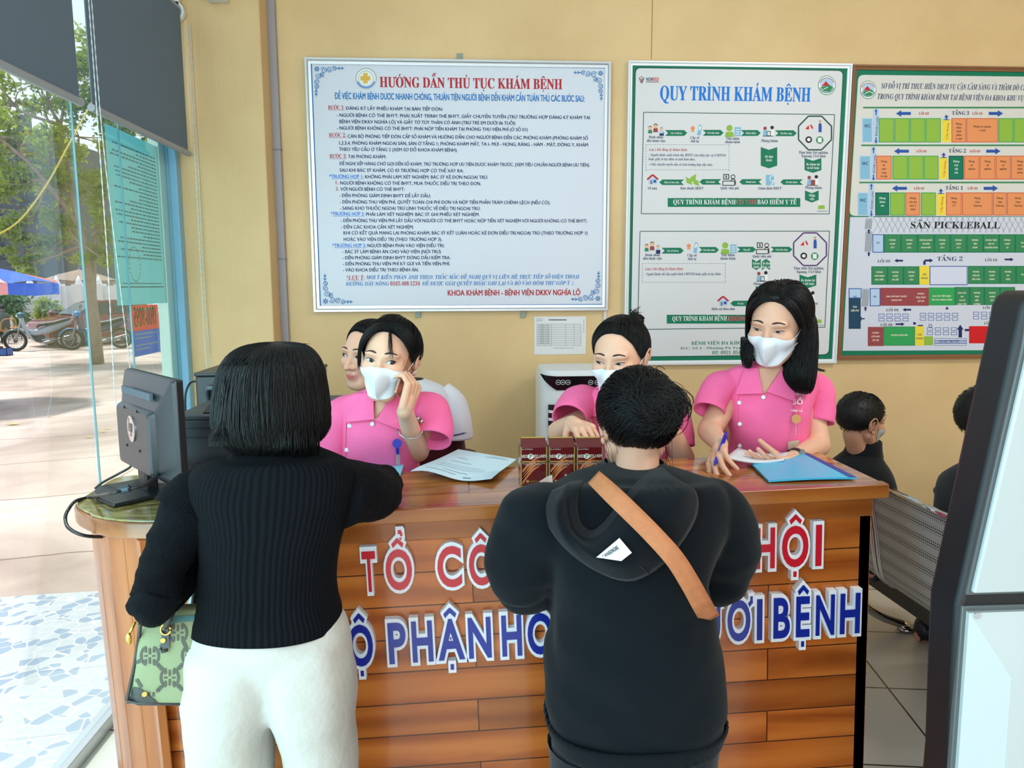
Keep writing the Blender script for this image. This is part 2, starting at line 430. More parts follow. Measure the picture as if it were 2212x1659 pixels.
# roller blinds
m_blind = mat('charcoal_blind_fabric', (98, 116, 134), .85, bump=(900, .1))
m_bar = mat('grey_blind_bar', (150, 155, 162), .4)
def cast_x(X): return lambda px, py: PX(px, py, X)
BX = GX+.09
zb = PX(300, 281, BX)[2]
def blind(label, y0, y1, zt):
    t = thing('roller_blind', label, 'blind', (BX, (y0+y1)/2, zb))
    bevel(MB().box((BX-.002, y0, zb), (BX+.002, y1, zt)).build('fabric', m_blind, t), .001)
    MB().tube([(BX, y0-.008, zb), (BX, y1+.012, zb)], .013, 12).build('bottom_bar', m_bar, t, auto=40)
    MB().tube([(BX-.03, y0-.01, zt), (BX-.03, y1+.02, zt)], .032, 16).build('roller', mat('blind_roller', (140, 150, 160), .4), t, auto=40)
    b = MB(); b.tube([(BX-.03, y1+.02, zt), (BX-.03, y1+.045, zt)], .042, 16); b.box((BX-.09, y1+.02, zt+.02), (BX-.01, y1+.045, zt+.09))
    b.build('bracket', m_white_pl, t, auto=40)
    return t
yA = PX(181, 225, BX)[1]; yB0 = PX(190, 235, BX)[1]+.03; yB1 = PX(411, 334, BX)[1]-.03; zt = PX(398, 30, BX)[2]
blind('charcoal roller blind at the far left, its edge cut by the photo', 1.0, yA-.03, zt+.0)
blind('charcoal roller blind next to the yellow pillar, white bracket at its end', yB0, yB1, zt+.0)
def chain(name, label, pts, n=260, r=.0024, mt=None):
    p = spline(pts, n); rr = np.where(np.arange(n) % 2 == 0, r, r*.45)
    o = MB().tube(p, rr, 5).build(name, mt or mat('white_bead_chain', (205, 220, 225), .35), smooth=True); return o
CX_ = cast_x(BX+.045)
o1 = chain('blind_chain', '', [CX_(190, -20), CX_(210, 250), CX_(232, 560), CX_(247, 830), CX_(258, 912), CX_(268, 925), CX_(283, 830), CX_(262, 640), CX_(222, 300), CX_(196, -20)])
tag(o1, 'white bead chain of the blind, hanging in a loop in front of the glass', 'chain')
k = CX_(259, 912); MB().box((k[0]-.006, k[1]-.006, k[2]-.025), (k[0]+.006, k[1]+.006, k[2]+.012)).build('connector', mat('chain_connector', (150, 185, 195), .3), o1)
o2 = chain('blind_chain', '', [PX(402, 50, BX+.03), PX(412, 200, BX+.03), PX(424, 400, BX+.03), PX(437, 650, BX+.03), PX(446, 790, BX+.03), PX(456, 800, BX+.03), PX(440, 600, BX+.03), PX(428, 350, BX+.03), PX(410, 50, BX+.03)])
tag(o2, 'white bead chain hanging in front of the yellow pillar', 'chain')

def translucent(m, col, f):
    nt = m.node_tree; b = nt.nodes['Principled BSDF']; o = nt.nodes['Material Output']; t = nt.nodes.new('ShaderNodeBsdfTranslucent'); t.inputs[0].default_value = lin(col); mx = nt.nodes.new('ShaderNodeMixShader'); mx.inputs[0].default_value = f
    nt.links.new(b.outputs[0], mx.inputs[1]); nt.links.new(t.outputs[0], mx.inputs[2]); nt.links.new(mx.outputs[0], o.inputs[0]); return m
# printed sheets stuck outside on the glass, read from behind
def flat_sheet(name, label, cat, corners, X, m):
    c = [PX(x, y, X) for x, y in corners]
    y0 = (c[0][1]+c[3][1])/2; y1 = (c[1][1]+c[2][1])/2
    z0 = (c[3][2]+c[2][2])/2; z1 = (c[0][2]+c[1][2])/2
    o = MB().box((X-.0015, y0, z0), (X+.0, y1, z1)).build(name, m)
    tag(o, label, cat); return o, y0, y1, z0, z1
m_ink = mat('dark_ink', (20, 34, 70), .6)
m_teal = mat('teal_paper', (150, 208, 212), .6)
translucent(m_teal, (158, 220, 222), .65)
XS = GX-.012
sh, y0, y1, z0, z1 = flat_sheet('notice_sheet', 'long teal notice sheet stuck outside on the glass, printing seen reversed', 'notice', [(228, 268), (343, 318), (359, 654), (253, 661)], XS, m_teal)
def mirror_lines(parent, y0, y1, rows, ink, name):
    b = MB()
    for z, ya, yb, h in rows: b.box((XS+.0005, ya, z), (XS+.0011, yb, z+h))
    b.build(name, ink, parent)
rng = random.Random(4)
rows = []; W = y1-y0; Hh = z1-z0
for i in range(30):
    z = z1-.06-i*Hh*.022
    ln = rng.choice([.55, .8, .82, .5, .84, .35])
    yc = y1-.08*W; x = yc
    while x > yc-ln*W:
        l = rng.uniform(.01, .03); rows.append((z, x-l, x, .006)); x -= l+.006
mirror_lines(sh, y0, y1, rows, mat('faded_teal_ink', (62, 120, 140), .7), 'printing')
fr = [(z0+.07, y0+.03, y1-.03, .004), (z0+.085, y0+.05, y1-.05, .003)]
mirror_lines(sh, y0, y1, fr, m_ink, 'border')
b = MB(); a = np.linspace(0, 2*np.pi, 25)
cy_, cz_ = y0+.36*W, z0+.24*Hh
for q in range(24): b.box((XS+.0005, cy_+.05*math.cos(a[q])-.003, cz_+.07*math.sin(a[q])-.004), (XS+.001, cy_+.05*math.cos(a[q])+.003, cz_+.07*math.sin(a[q])+.004))
b.build('stamp', mat('faded_stamp_ink', (70, 140, 165), .7), sh)
_c = [(284, 664), (341, 655), (347, 758), (289, 774)]; _m = [(286.5, 719), (344, 706.5)]
sh2, y0, y1, z0, z1 = flat_sheet('hotline_sign', 'red and blue hotline sign on the glass below the teal notice, digits reversed', 'sign', [(286.5, 719), (344, 706.5), (347, 758), (289, 774)], XS, translucent(mat('blue_sign_vinyl', (60, 105, 165), .5), (80, 140, 210), .75))
zt_s = PX(341, 655, XS)[2]; zt_s = z0+(z1-z0)*2.0; MB().box((XS-.0015, y0, z1), (XS, y1, zt_s)).build('red_panel', translucent(mat('red_sign_vinyl', (190, 84, 80), .5), (226, 110, 100), .75), sh2); z1 = zt_s
v, f, wd = layout('1900-9095', 'heavy'); s_ = (y1-y0)*.86/wd
MB().add([(XS+.0014, y1-(y1-y0)*.07-x*s_, z0+(z1-z0)*.58+y*s_*2.2) for x, y in v], f).build('digits', mat('yellow_ink', (214, 190, 120), .6), sh2)
rows = [(z0+(z1-z0)*q, y0+.1*(y1-y0), y1-.1*(y1-y0)*w_, .006) for q, w_ in ((.42, 1), (.34, 3), (.2, 1), (.12, 4), (.9, 1.5))]
mirror_lines(sh2, y0, y1, rows, mat('pale_ink', (150, 180, 205), .6), 'small_print')

# grey cable trunking beside the pillar, and a thin white one under the first poster
def trunk(label, x, w_, d, z0, z1, m, y=WY, lip=True):
    t = thing('cable_trunking', label, 'cable trunking', (x, y, z0))
    bevel(MB().box((x-w_/2, y-d, z0), (x+w_/2, y, z1)).build('cover', m, t), .002)
    if lip:
        for z in (P(600, 325, y)[2], P(612, 560, y)[2]): MB().box((x-w_/2-.002, y-d-.002, z-.003), (x+w_/2+.002, y, z+.003)).build('joint', mat('trunking_joint', (120, 120, 128), .5), t)
    return t
trunk('grey plastic cable trunking running down beside the yellow pillar', P(600, 300, WY)[0], .036, .03, .0, 3.4, mat('grey_trunking', (156, 152, 158), .5))
trunk('thin white cable trunking below the right corner of the blue-bordered poster', P(1306, 700, WY)[0], .016, .012, .4, P(1306, 668, WY)[2], mat('white_trunking', (214, 206, 200), .5), lip=False)

# air conditioner, only its lower edge in view
A = P(450, 7, PY); B = P(497, 9, PY)
t = thing('air_conditioner', 'white wall air conditioner peeking in at the top above the pillar', 'air conditioner', (B[0]-.4, 3.5, A[2]))
pr = [(3.36, A[2]+.035), (3.42, A[2]), (PY, A[2]), (PY, A[2]+.28), (3.40, A[2]+.28), (3.36, A[2]+.22)]
xr_, xl_ = B[0], GX+.20
bevel(MB().prism([(xl_, y, z) for y, z in pr], (xr_-xl_, 0, 0)).build('housing', m_white_pl, t), .008)
MB().box((xl_+.04, 3.40, A[2]-.004), (xr_-.07, 3.52, A[2]+.01)).build('outlet_slot', m_black, t)
MB().prism([(xl_+.05, 3.385, A[2]+.006), (xl_+.05, 3.47, A[2]-.02), (xl_+.05, 3.47, A[2]-.012), (xl_+.05, 3.385, A[2]+.012)], (xr_-xl_-.13, 0, 0)).build('flap', m_white_pl, t)

# A4 duty list taped to the wall
sw = Sheet(lambda x, y: P(x, y, WY), (1, 0, 0), (0, 0, 1), (0, -1, 0))
a = P(1154, 684, WY); b_ = P(1265, 765, WY)
ns = MB().box((a[0], WY-.003, b_[2]), (b_[0], WY, a[2])).build('duty_list', mat('white_paper', (222, 222, 222), .7))
tag(ns, 'white paper list with a printed table, taped to the wall under the posters', 'paper')
L = Sheet(lambda x, y: P(x, y, WY-.003), (1, 0, 0), (0, 0, 1), (0, -1, 0))
for i in range(13): L.line([(1160, 700+i*3.9), (1255, 700+i*3.9)], .7, 'g')
for x in (1160, 1164, 1178, 1186, 1191, 1222, 1240, 1255): L.line([(x, 700), (x, 747)], .7, 'g')
for i in range(11):
    L.line([(1166, 702.5+i*3.9), (1176, 702.5+i*3.9)], 1.4, 'g'); L.line([(1180, 702.5+i*3.9), (1185, 702.5+i*3.9)], 1.2, 'g')
L.line([(1185, 691), (1224, 691)], 2, 'd'); L.line([(1158, 689), (1172, 689)], 1.2, 'g'); L.line([(1158, 693), (1172, 693)], 1.2, 'g')
L.line([(1195, 752), (1240, 752)], 1, 'g'); L.line([(1261, 690), (1261, 720)], 1, 'g')
L.build(ns, {'g': ('table_grid', mat('grey_print', (150, 152, 158), .7)), 'd': ('heading', mat('dark_print', (80, 80, 88), .7))})
# ---------------------------------------------------------------- wall posters
m_board = mat('poster_board_white', (210, 214, 224), .38, spec=.4)
def poster(name, label, Y, fr, x0, z0, x1, z1, m_frame, m_face, fw=.028, fd=.03):
    """framed poster; outer rectangle in wall coordinates."""
    t = thing(name, label, 'poster', ((x0+x1)/2, Y, z0))
    MB().box((x0+fw*.6, Y-fd*.55, z0+fw*.6), (x1-fw*.6, Y, z1-fw*.6)).build('board', m_face, t)
    b = MB()
    def side(p, q, inn):   # mitred frame side with a small step
        pass
    prof = [(0, 0), (0, -fd), (fw*.35, -fd), (fw*.55, -fd*.8), (fw, -fd*.75), (fw, -fd*.5), (fw, 0)]
    rings = []
    for (cx_, cz_, sx, sz) in ((x0, z0, 1, 1), (x1, z0, -1, 1), (x1, z1, -1, -1), (x0, z1, 1, -1)):
        rings.append([(cx_+sx*o, Y+d, cz_+sz*o) for o, d in prof])
    rings.append(rings[0])
    b.rings(rings, False)
    b.build('frame', m_frame, t, auto=25)
    return t
def rect_of(tl, tr, br, bl, Y):
    c = [P(*q, Y) for q in (tl, tr, br, bl)]
    return ((c[0][0]+c[3][0])/2, (c[2][2]+c[3][2])/2, (c[1][0]+c[2][0])/2, (c[0][2]+c[1][2])/2)
PYW = WY-.03
def ink(n, c): return mat(n, c, .55, spec=.3)
INK = {'navy': ('navy_lettering', ink('navy_ink', (24, 38, 92))), 'red': ('red_lettering', ink('red_ink', (180, 32, 44))),
       'blue': ('blue_lettering', ink('blue_ink', (0, 112, 184))), 'azure': ('azure_lettering', ink('azure_ink', (12, 118, 214))),
       'green': ('green_print', ink('green_ink', (0, 116, 84))), 'white': ('white_print', ink('white_ink', (228, 232, 230))),
       'grey': ('grey_print', ink('grey_ink', (110, 118, 122))), 'orn': ('corner_pattern', ink('ornament_ink', (20, 110, 170))),
       'gold': ('gold_print', ink('gold_ink', (222, 176, 74))), 'cream': ('cream_print', ink('cream_ink', (232, 228, 205))),
       'skin': ('skin_tone_print', ink('skin_print', (232, 180, 140))), 'black': ('black_print', ink('black_ink', (26, 26, 30))),
       'lime': ('lime_print', ink('lime_ink', (140, 180, 66))), 'sky': ('sky_blue_print', ink('sky_ink', (128, 180, 208))),
       'purple': ('purple_print', ink('purple_ink', (84, 50, 110))), 'ora': ('orange_print', ink('orange_ink', (226, 144, 92))),
       'oran': ('orange_border_print', ink('orange_border_ink', (204, 92, 56))), 'yel': ('yellow_print', ink('yellow_print_ink', (232, 208, 62))),
       'paleblue': ('pale_blue_print', ink('paleblue_ink', (176, 200, 226))), 'lilac': ('lilac_print', ink('lilac_ink', (206, 210, 228))),
       'wine': ('wine_print', ink('wine_ink', (150, 66, 72))), 'mgreen': ('mid_green_print', ink('mgreen_ink', (52, 130, 84))),
       'bgreen': ('bright_green_print', ink('bgreen_ink', (46, 156, 84))), 'dteal': ('dark_teal_print', ink('dteal_ink', (20, 66, 92))),
       'scar': ('scarlet_print', ink('scarlet_ink', (206, 22, 32))), 'royal': ('royal_blue_print', ink('royal_ink', (36, 80, 160)))}

# --- poster 1
R1 = rect_of((656, 122), (1319.5, 133.8), (1314, 671), (679, 673), PYW)
t1 = poster('instruction_poster', 'large white poster with blue ornamental border and red heading on the yellow wall', WY, None, *R1, m_alu, m_board)
S1 = Sheet(lambda x, y: P(640+x/2.8114, 100+y/2.8114, WY-.0165), (1, 0, 0), (0, 0, 1), (0, -1, 0))
def q1(x, y): return x, y
def trapez(S, pts, wpx, ink): S.line(pts, wpx, ink, closed=True)
trapez(S1, [(92, 103), (1880, 132), (1865, 1567), (147, 1582)], 5, 'blue')
S1.text('HƯỚNG DẪN THỦ TỤC KHÁM BỆNH', 507, 1615, 248, 62, 'red', 'serifb', y1=254)
S1.text('ĐỂ VIỆC KHÁM BỆNH ĐƯỢC NHANH CHÓNG, THUẬN TIỆN NGƯỜI BỆNH ĐẾN KHÁM CẦN TUÂN THỦ CÁC BƯỚC SAU:', 234, 1750, 320, 38, 'blue', 'heavy', y1=335)
TX = [('navy', 'ĐĂNG KÝ LẤY PHIẾU KHÁM TẠI BÀN TIẾP ĐÓN:', 302, 890, 386), ('navy', '- NGƯỜI BỆNH CÓ THẺ BHYT: PHẢI XUẤT TRÌNH THẺ BHYT, GIẤY CHUYỂN TUYẾN (TRỪ TRƯỜNG HỢP ĐĂNG KÝ KHÁM TẠI', 246, 1783, 428),
      ('navy', 'BỆNH VIỆN ĐKKV NGHĨA LỘ) VÀ GIẤY TỜ TÙY THÂN CÓ ẢNH (TRỪ TRẺ EM DƯỚI 06 TUỔI)', 262, 1330, 467), ('navy', '- NGƯỜI BỆNH KHÔNG CÓ THẺ BHYT: PHẢI NỘP TIỀN KHÁM TẠI PHÒNG THU VIỆN PHÍ (Ô SỐ 01)', 247, 1405, 506),
      ('navy', 'CÁN BỘ PHÒNG TIẾP ĐÓN CẤP SỔ KHÁM VÀ HƯỚNG DẪN CHO NGƯỜI BỆNH ĐẾN CÁC PHÒNG KHÁM (PHÒNG KHÁM SỐ', 312, 1772, 556), ('navy', '1,2,3,4, PHÒNG KHÁM NGOẠI SẢN, SẢN Ở TẦNG 1; PHÒNG KHÁM MẮT, TA I- MŨI - HỌNG, RĂNG - HÀM - MẶT, ĐÔNG Y, KHÁM', 260, 1772, 597),
      ('navy', 'THEO YÊU CẦU Ở TẦNG 2 (XEM SƠ ĐỒ KHOA KHÁM BỆNH).', 260, 980, 635), ('navy', 'TẠI PHÒNG KHÁM:', 315, 546, 679),
      ('navy', 'ĐỀ NGHỊ XẾP HÀNG CHỜ GỌI ĐẾN SỐ KHÁM. TRỪ TRƯỜNG HỢP ƯU TIÊN ĐƯỢC KHÁM TRƯỚC. (XEM TIÊU CHUẨN NGƯỜI BỆNH ƯU TIÊN).', 263, 1783, 722), ('navy', 'SAU KHI BÁC SỸ KHÁM, CÓ 03 TRƯỜNG HỢP CÓ THỂ XẢY RA:', 264, 1015, 762),
      ('navy', 'KHÔNG PHẢI LÀM XÉT NGHIỆM: BÁC SỸ KÊ ĐƠN NGOẠI TRÚ.', 418, 1165, 802), ('navy', 'NGƯỜI BỆNH KHÔNG CÓ THẺ BHYT, MUA THUỐC ĐIỀU TRỊ THEO ĐƠN.', 267, 1122, 840),
      ('navy', 'VỚI NGƯỜI BỆNH CÓ THẺ BHYT:', 268, 658, 877), ('navy', '- ĐẾN PHÒNG GIÁM ĐỊNH BHYT ĐỂ LẤY DẤU;', 262, 816, 916), ('navy', '- ĐẾN PHÒNG THU VIỆN PHÍ, QUYẾT TOÁN CHI PHÍ ĐƠN VÀ NỘP TIỀN PHẦN TRĂM CHÊNH LỆCH (NẾU CÓ);', 264, 1541, 955),
      ('navy', '- SANG KHO THUỐC NGOẠI TRÚ LĨNH THUỐC VỀ ĐIỀU TRỊ NGOẠI TRÚ.', 266, 1119, 993), ('navy', 'PHẢI LÀM XÉT NGHIỆM: BÁC SỸ GHI PHIẾU XÉT NGHIỆM.', 424, 1113, 1030),
      ('navy', '- ĐẾN PHÒNG THU VIỆN PHÍ LẤY DẤU VỚI NGƯỜI CÓ THẺ BHYT HOẶC NỘP TIỀN XÉT NGHIỆM VỚI NGƯỜI KHÔNG CÓ THẺ BHYT;', 270, 1766, 1068), ('navy', '- ĐẾN CÁC KHOA CẦN XÉT NGHIỆM;', 272, 712, 1107),
      ('navy', 'KHI CÓ KẾT QUẢ MANG LẠI PHÒNG KHÁM, BÁC SỸ KẾT LUẬN HOẶC KÊ ĐƠN ĐIỀU TRỊ NGOẠI TRÚ (THEO TRƯỜNG HỢP 1)', 287, 1768, 1143), ('navy', 'HOẶC VÀO VIỆN ĐIỀU TRỊ (THEO TRƯỜNG HỢP 3).', 288, 885, 1182),
      ('navy', 'NGƯỜI BỆNH PHẢI VÀO VIỆN ĐIỀU TRỊ:', 432, 899, 1220), ('navy', '- BÁC SỸ LÀM BỆNH ÁN CHO VÀO VIỆN (NỘI TRÚ)', 280, 878, 1257), ('navy', '- ĐẾN PHÒNG GIÁM ĐỊNH BHYT ĐÓNG DẤU KIỂM TRA.', 281, 936, 1294),
      ('navy', '- ĐẾN PHÒNG THU VIỆN PHÍ KÝ GỬI VÀ TIỀN VIỆN PHÍ;', 283, 932, 1331), ('navy', '- VÀO KHOA ĐIỀU TRỊ THEO BỆNH ÁN.', 284, 743, 1368),
      ('red', '1.', 240, 257, 838), ('red', '2.', 240, 258, 875), ('azure', '*TRƯỜNG HỢP 1:', 200, 408, 800), ('azure', '*TRƯỜNG HỢP 2:', 210, 414, 1027), ('azure', '*TRƯỜNG HỢP 3:', 219, 423, 1219)]
for c, s, x0, x1, y in TX: S1.text(s, x0, x1, y, 20, c, 'bold')
for s, x0, x1, y in (('BƯỚC 1:', 194, 292, 382), ('BƯỚC 2:', 199, 302, 550), ('BƯỚC 3:', 203, 306, 678)):
    S1.text(s, x0, x1, y, 23, 'red', 'serif'); S1.line([(x0, y+5), (x1, y+5)], 2, 'red')
for x0, x1, y in ((212, 408, 805), (222, 414, 1032), (231, 423, 1224)): S1.line([(x0, y), (x1, y)], 2, 'azure')
S1.text('*LƯU Ý:', 305, 413, 1416, 23, 'red', 'serifi'); S1.line([(305, 1420), (413, 1420)], 2, 'red')
S1.text('MỌI Ý KIẾN PHẢN ÁNH THEO, THẮC MẮC ĐỀ NGHỊ QUÝ VỊ LIÊN HỆ TRỰC TIẾP SỐ ĐIỆN THOẠI', 424, 1720, 1414, 23, 'blue', 'serifi', y1=1406)
S1.text('ĐƯỜNG DÂY NÓNG', 300, 562, 1454, 23, 'blue', 'serifi'); S1.text('0165.488.1234', 572, 752, 1453, 24, 'red', 'serifi')
S1.text('ĐỂ ĐƯỢC GIẢI QUYẾT HOẶC GHI LẠI VÀ BỎ VÀO HÒM THƯ GÓP Ý ./.', 763, 1688, 1452, 23, 'blue', 'serifi', y1=1446)
S1.text('KHOA KHÁM BỆNH - BỆNH VIỆN ĐKKV NGHĨA LỘ', 920, 1725, 1514, 33, 'red', 'heavy', y1=1507)
# round hospital badge with a gold cross
S1.circ(424, 196, 63, 'white', .0006); S1.ring(424, 196, 62, 3, 'grey', .0009); S1.ring(424, 196, 46, 2, 'grey', .0009)
S1.rect(390, 182, 450, 208, 'gold', .0012); S1.rect(407, 163, 433, 226, 'gold', .0013)
S1.ring(424, 196, 54, 7, 'azure', .001, 200, 340); 
def flourish(ox, oy, sx, sy):
    def T(x, y): return ox+sx*x, oy+sy*y
    for k in range(8):
        a = k*math.pi/4; x, y = T(0, 0)
        S1.line([(x+4*math.cos(a), y+4*math.sin(a)), (x+17*math.cos(a), y+17*math.sin(a))], 5, 'orn')
    def curl(cx_, cy_, r, a0, turns=1.6):
        pts = []
        for q in np.linspace(0, 1, 22):
            a = a0+q*turns*2*math.pi; rr = r*(1-.8*q); pts.append(T(cx_+rr*math.cos(a), cy_+rr*math.sin(a)))
        S1.line(pts, 4, 'orn')
    for (cx_, cy_, r, a0) in ((42, 8, 20, 3.5), (76, 2, 18, .4), (106, -2, 15, 3.6), (8, 42, 20, 5.2), (2, 78, 18, 1.2), (-2, 108, 15, 5.2), (34, 34, 15, .8)): curl(cx_, cy_, r, a0)
    for pts in ([(118, -4), (165, -4)], [(140, -14), (128, -4), (140, 6)], [(158, -12), (146, -4), (158, 4)], [(-4, 118), (-4, 168)], [(-14, 140), (-4, 128), (6, 140)], [(-12, 158), (-4, 146), (4, 158)]):
        S1.line([T(*p) for p in pts], 4, 'orn')
flourish(125, 138, 1, 1); flourish(1848, 164, -1, 1); flourish(178, 1548, 1, -1); flourish(1832, 1532, -1, -1)
S1.build(t1, INK)
for x, y in ((993, 124), (903, 679), (1130, 679)):
    c = P(x, y, WY); b = MB().box((c[0]-.013, WY-.012, c[2]-.016), (c[0]+.013, WY, c[2]+.016)); b.disc((c[0], WY-.0125, c[2]), (0, -1, 0), .004, .002, 10)
    bevel(b.build('hanging_clip', mat('grey_green_clip', (138, 152, 142), .5), t1), .002)

# --- poster 2
R2 = rect_of((1358.7, 131.7), (1841.6, 135.9), (1808, 784.7), (1347, 789), PYW)
m_face2 = mat('poster_face_grey_white', (212, 212, 214), .35, spec=.45)
t2 = poster('flow_chart_poster', 'white-framed flow chart poster with blue heading and green arrows behind the standing nurse', WY, None, *R2, mat('white_aluminium', (222, 226, 230), .35, .2), INK['green'][1], .021)
S2 = Sheet(lambda x, y: P(1330+x/2.3692, 100+y/2.3692, WY-.0165), (1, 0, 0), (0, 0, 1), (0, -1, 0))
def rounded(S, tl, tr, br, bl, r, ink, lift):
    pts = []
    for c, p, q in ((tl, bl, tr), (tr, tl, br), (br, tr, bl), (bl, br, tl)):
        c, p, q = map(np.array, (c, p, q)); a = c+(p-c)/np.linalg.norm(p-c)*r; b = c+(q-c)/np.linalg.norm(q-c)*r
        for t in np.linspace(0, 1, 6): pts.append(tuple((1-t)**2*a+2*t*(1-t)*c+t*t*b))
    S.poly(pts, ink, lift)
INK['face2'] = ('white_ground', m_face2); INK['teal2'] = ('dark_line', ink('dark_teal_line', (14, 70, 62)))
rounded(S2, (99, 108), (1166, 122), (1093, 1580), (71, 1592), 26, 'teal2', .0003); rounded(S2, (103, 112), (1162, 126), (1089, 1576), (75, 1588), 26, 'face2', .0006)
LF = .0012
S2.text('QUY TRÌNH KHÁM BỆNH', 226, 996, 275, 72, 'azure', 'serifb', y1=283, lift=.0016)
def P2box(tl, tr, br, bl): S2.line([tl, tr, br, bl], 3.5, 'teal2', LF, closed=True)
P2box((143, 338), (1120, 350), (1092, 858), (131, 857)); P2box((124, 947), (1094, 946), (1070, 1438), (112, 1449))
def chevron(x0, x1, y, h, txt, right=True):
    d = 16
    if right: p = [(x0, y+h/2), (x1-d, y+h/2), (x1, y), (x1-d, y-h/2), (x0, y-h/2), (x0+d, y)]
    else: p = [(x0+d, y+h/2), (x1, y+h/2), (x1-d, y), (x1, y-h/2), (x0+d, y-h/2), (x0, y)]
    S2.poly(p[:3] + p[3:], 'green', LF); S2.ctext(txt, (x0+x1)/2, y+5, 9, 'white', 'serif', .8, .0018)
def down(x0, x1, y0, y1, l1, l2='', up=False):
    d = 14; xm = (x0+x1)/2
    p = [(x0, y0), (xm, y0+d), (x1, y0), (x1, y1-d), (xm, y1), (x0, y1-d)] if not up else [(x0, y0+d), (xm, y0), (x1, y0+d), (x1, y1), (xm, y1-d), (x0, y1)]
    S2.poly(p[::-1], 'green', LF); S2.ctext(l1, xm, (y0+y1)/2, 12, 'white', 'serif', .8, .0018); S2.ctext(l2, xm, (y0+y1)/2+18, 12, 'white', 'serif', .8, .0018)
def cap2(t, x, y, h=13): S2.ctext(t, x, y, h, 'navy', 'serif', .86, .0016)
def person_icon(x, y, s, shirt, hair='black', skin='skin'):
    S2.poly([(x-s*.42, y+s), (x+s*.42, y+s), (x+s*.34, y+s*.3), (x-s*.34, y+s*.3)], shirt, LF); S2.circ(x, y, s*.34, skin, LF+.0002, 14); S2.circ(x, y-s*.12, s*.36, hair, LF+.0001, 14)
def icons_patients(x, y):
    person_icon(x, y, 26, 'mgreen'); person_icon(x+28, y-10, 30, 'wine'); person_icon(x+58, y+4, 22, 'paleblue', 'grey'); S2.rect(x+48, y+18, x+70, y+38, 'navy', LF)
def icon_kiosk(x, y):
    S2.circ(x, y, 11, 'ora', LF); S2.rect(x-8, y+12, x+8, y+18, 'ora', LF); S2.poly([(x+22, y+35), (x+40, y+35), (x+48, y-15), (x+32, y-20)], 'sky', LF); S2.poly([(x+30, y+10), (x+40, y+8), (x+44, y-10), (x+34, y-12)], 'white', LF+.0003)
def icon_clerk(x, y):
    S2.circ(x, y-5, 16, 'lime', LF); S2.poly([(x-24, y+40), (x+24, y+40), (x+18, y+14), (x-18, y+14)], 'lime', LF); S2.rect(x+26, y-10, x+58, y+36, 'sky', LF)
    for i in range(3): S2.rect(x+32, y+i*12, x+52, y+4+i*12, 'white', LF+.0003)
def icon_exam(x, y, c='black'):
    S2.circ(x-14, y-12, 9, 'wine', LF); S2.circ(x+22, y-16, 9, 'black', LF); S2.poly([(x-26, y+26), (x-4, y+26), (x-6, y-2), (x-22, y-2)], 'sky', LF); S2.poly([(x+10, y+26), (x+34, y+26), (x+30, y-6), (x+14, y-6)], 'white', LF); S2.frame(x-4, y+4, x+14, y+26, 3, c, LF+.0002)
    S2.line([(x-26, y+28), (x+30, y+28)], 3, 'black', LF)
def icon_desk(x, y):
    S2.frame(x-24, y-34, x+2, y-10, 4, 'black', LF); S2.ctext('$', x-11, y-16, 14, 'black', 'bold'); S2.ring(x+24, y-22, 10, 4, 'black', LF); S2.frame(x-28, y, x+32, y+22, 4, 'black', LF); S2.line([(x+12, y), (x+18, y-10), (x+34, y-8), (x+38, y+20)], 4, 'black', LF)
def icon_house(x, y):
    S2.rect(x-20, y-8, x+22, y+24, 'paleblue', LF); S2.line([(x-28, y), (x, y-24), (x+28, y)], 9, 'red', LF+.0002); S2.rect(x-12, y+4, x-2, y+24, 'grey', LF+.0002); S2.rect(x+4, y+2, x+18, y+16, 'royal', LF+.0002)
def octagon(x0, y0, x1, y1, ink):
    c = .3; w_, h_ = x1-x0, y1-y0
    p = [(x0+c*w_, y0), (x1-c*w_, y0), (x1, y0+c*h_), (x1, y1-c*h_), (x1-c*w_, y1), (x0+c*w_, y1), (x0, y1-c*h_), (x0, y0+c*h_)]
    S2.line(p, 7, ink, LF, closed=True)
    cx_, cy_ = (x0+x1)/2, (y0+y1)/2
    S2.poly([(cx_-50, cy_-20), (cx_-30, cy_-18), (cx_-32, cy_-40)], 'scar', LF); S2.line([(cx_-22, cy_-42), (cx_-12, cy_-22)], 8, 'scar', LF)
    person_icon(cx_+26, cy_-55, 18, 'royal'); S2.rect(cx_+18, cy_-40, cx_+34, cy_-4, 'royal', LF); S2.circ(cx_-32, cy_+34, 17, 'black', LF); S2.circ(cx_-32, cy_+34, 9, 'white', LF+.0003)
    S2.circ(cx_+24, cy_+36, 19, 'mgreen', LF); S2.rect(cx_+14, cy_+24, cx_+34, cy_+48, 'white', LF+.0003)
icons_patients(176, 420); cap2('Bệnh nhân', 206, 471); cap2('đến bệnh viện', 206, 490)
chevron(252, 366, 444, 30, 'Lấy số thứ tự'); icon_kiosk(394, 420); cap2('Cấp số', 404, 474); cap2('thứ tự', 404, 492)
chevron(445, 552, 443, 30, 'Chờ tiếp nhận'); icon_clerk(582, 424); cap2('Tiếp nhận', 598, 478); cap2('khám bệnh', 598, 496)
chevron(640, 742, 444, 30, 'Khám bệnh'); icon_exam(778, 432); cap2('Phòng khám', 787, 490); chevron(815, 926, 445, 30, 'Cận lâm sàng'); octagon(935, 358, 1104, 530, 'teal2')
cap2('Thực hiện Xét nghiệm,', 1012, 550); cap2('Xquang, CLS khác', 1012, 568); down(742, 826, 516, 625, 'Kê đơn', 'thuốc'); down(966, 1052, 572, 648, 'Bs khám lại', 'và kết luận')
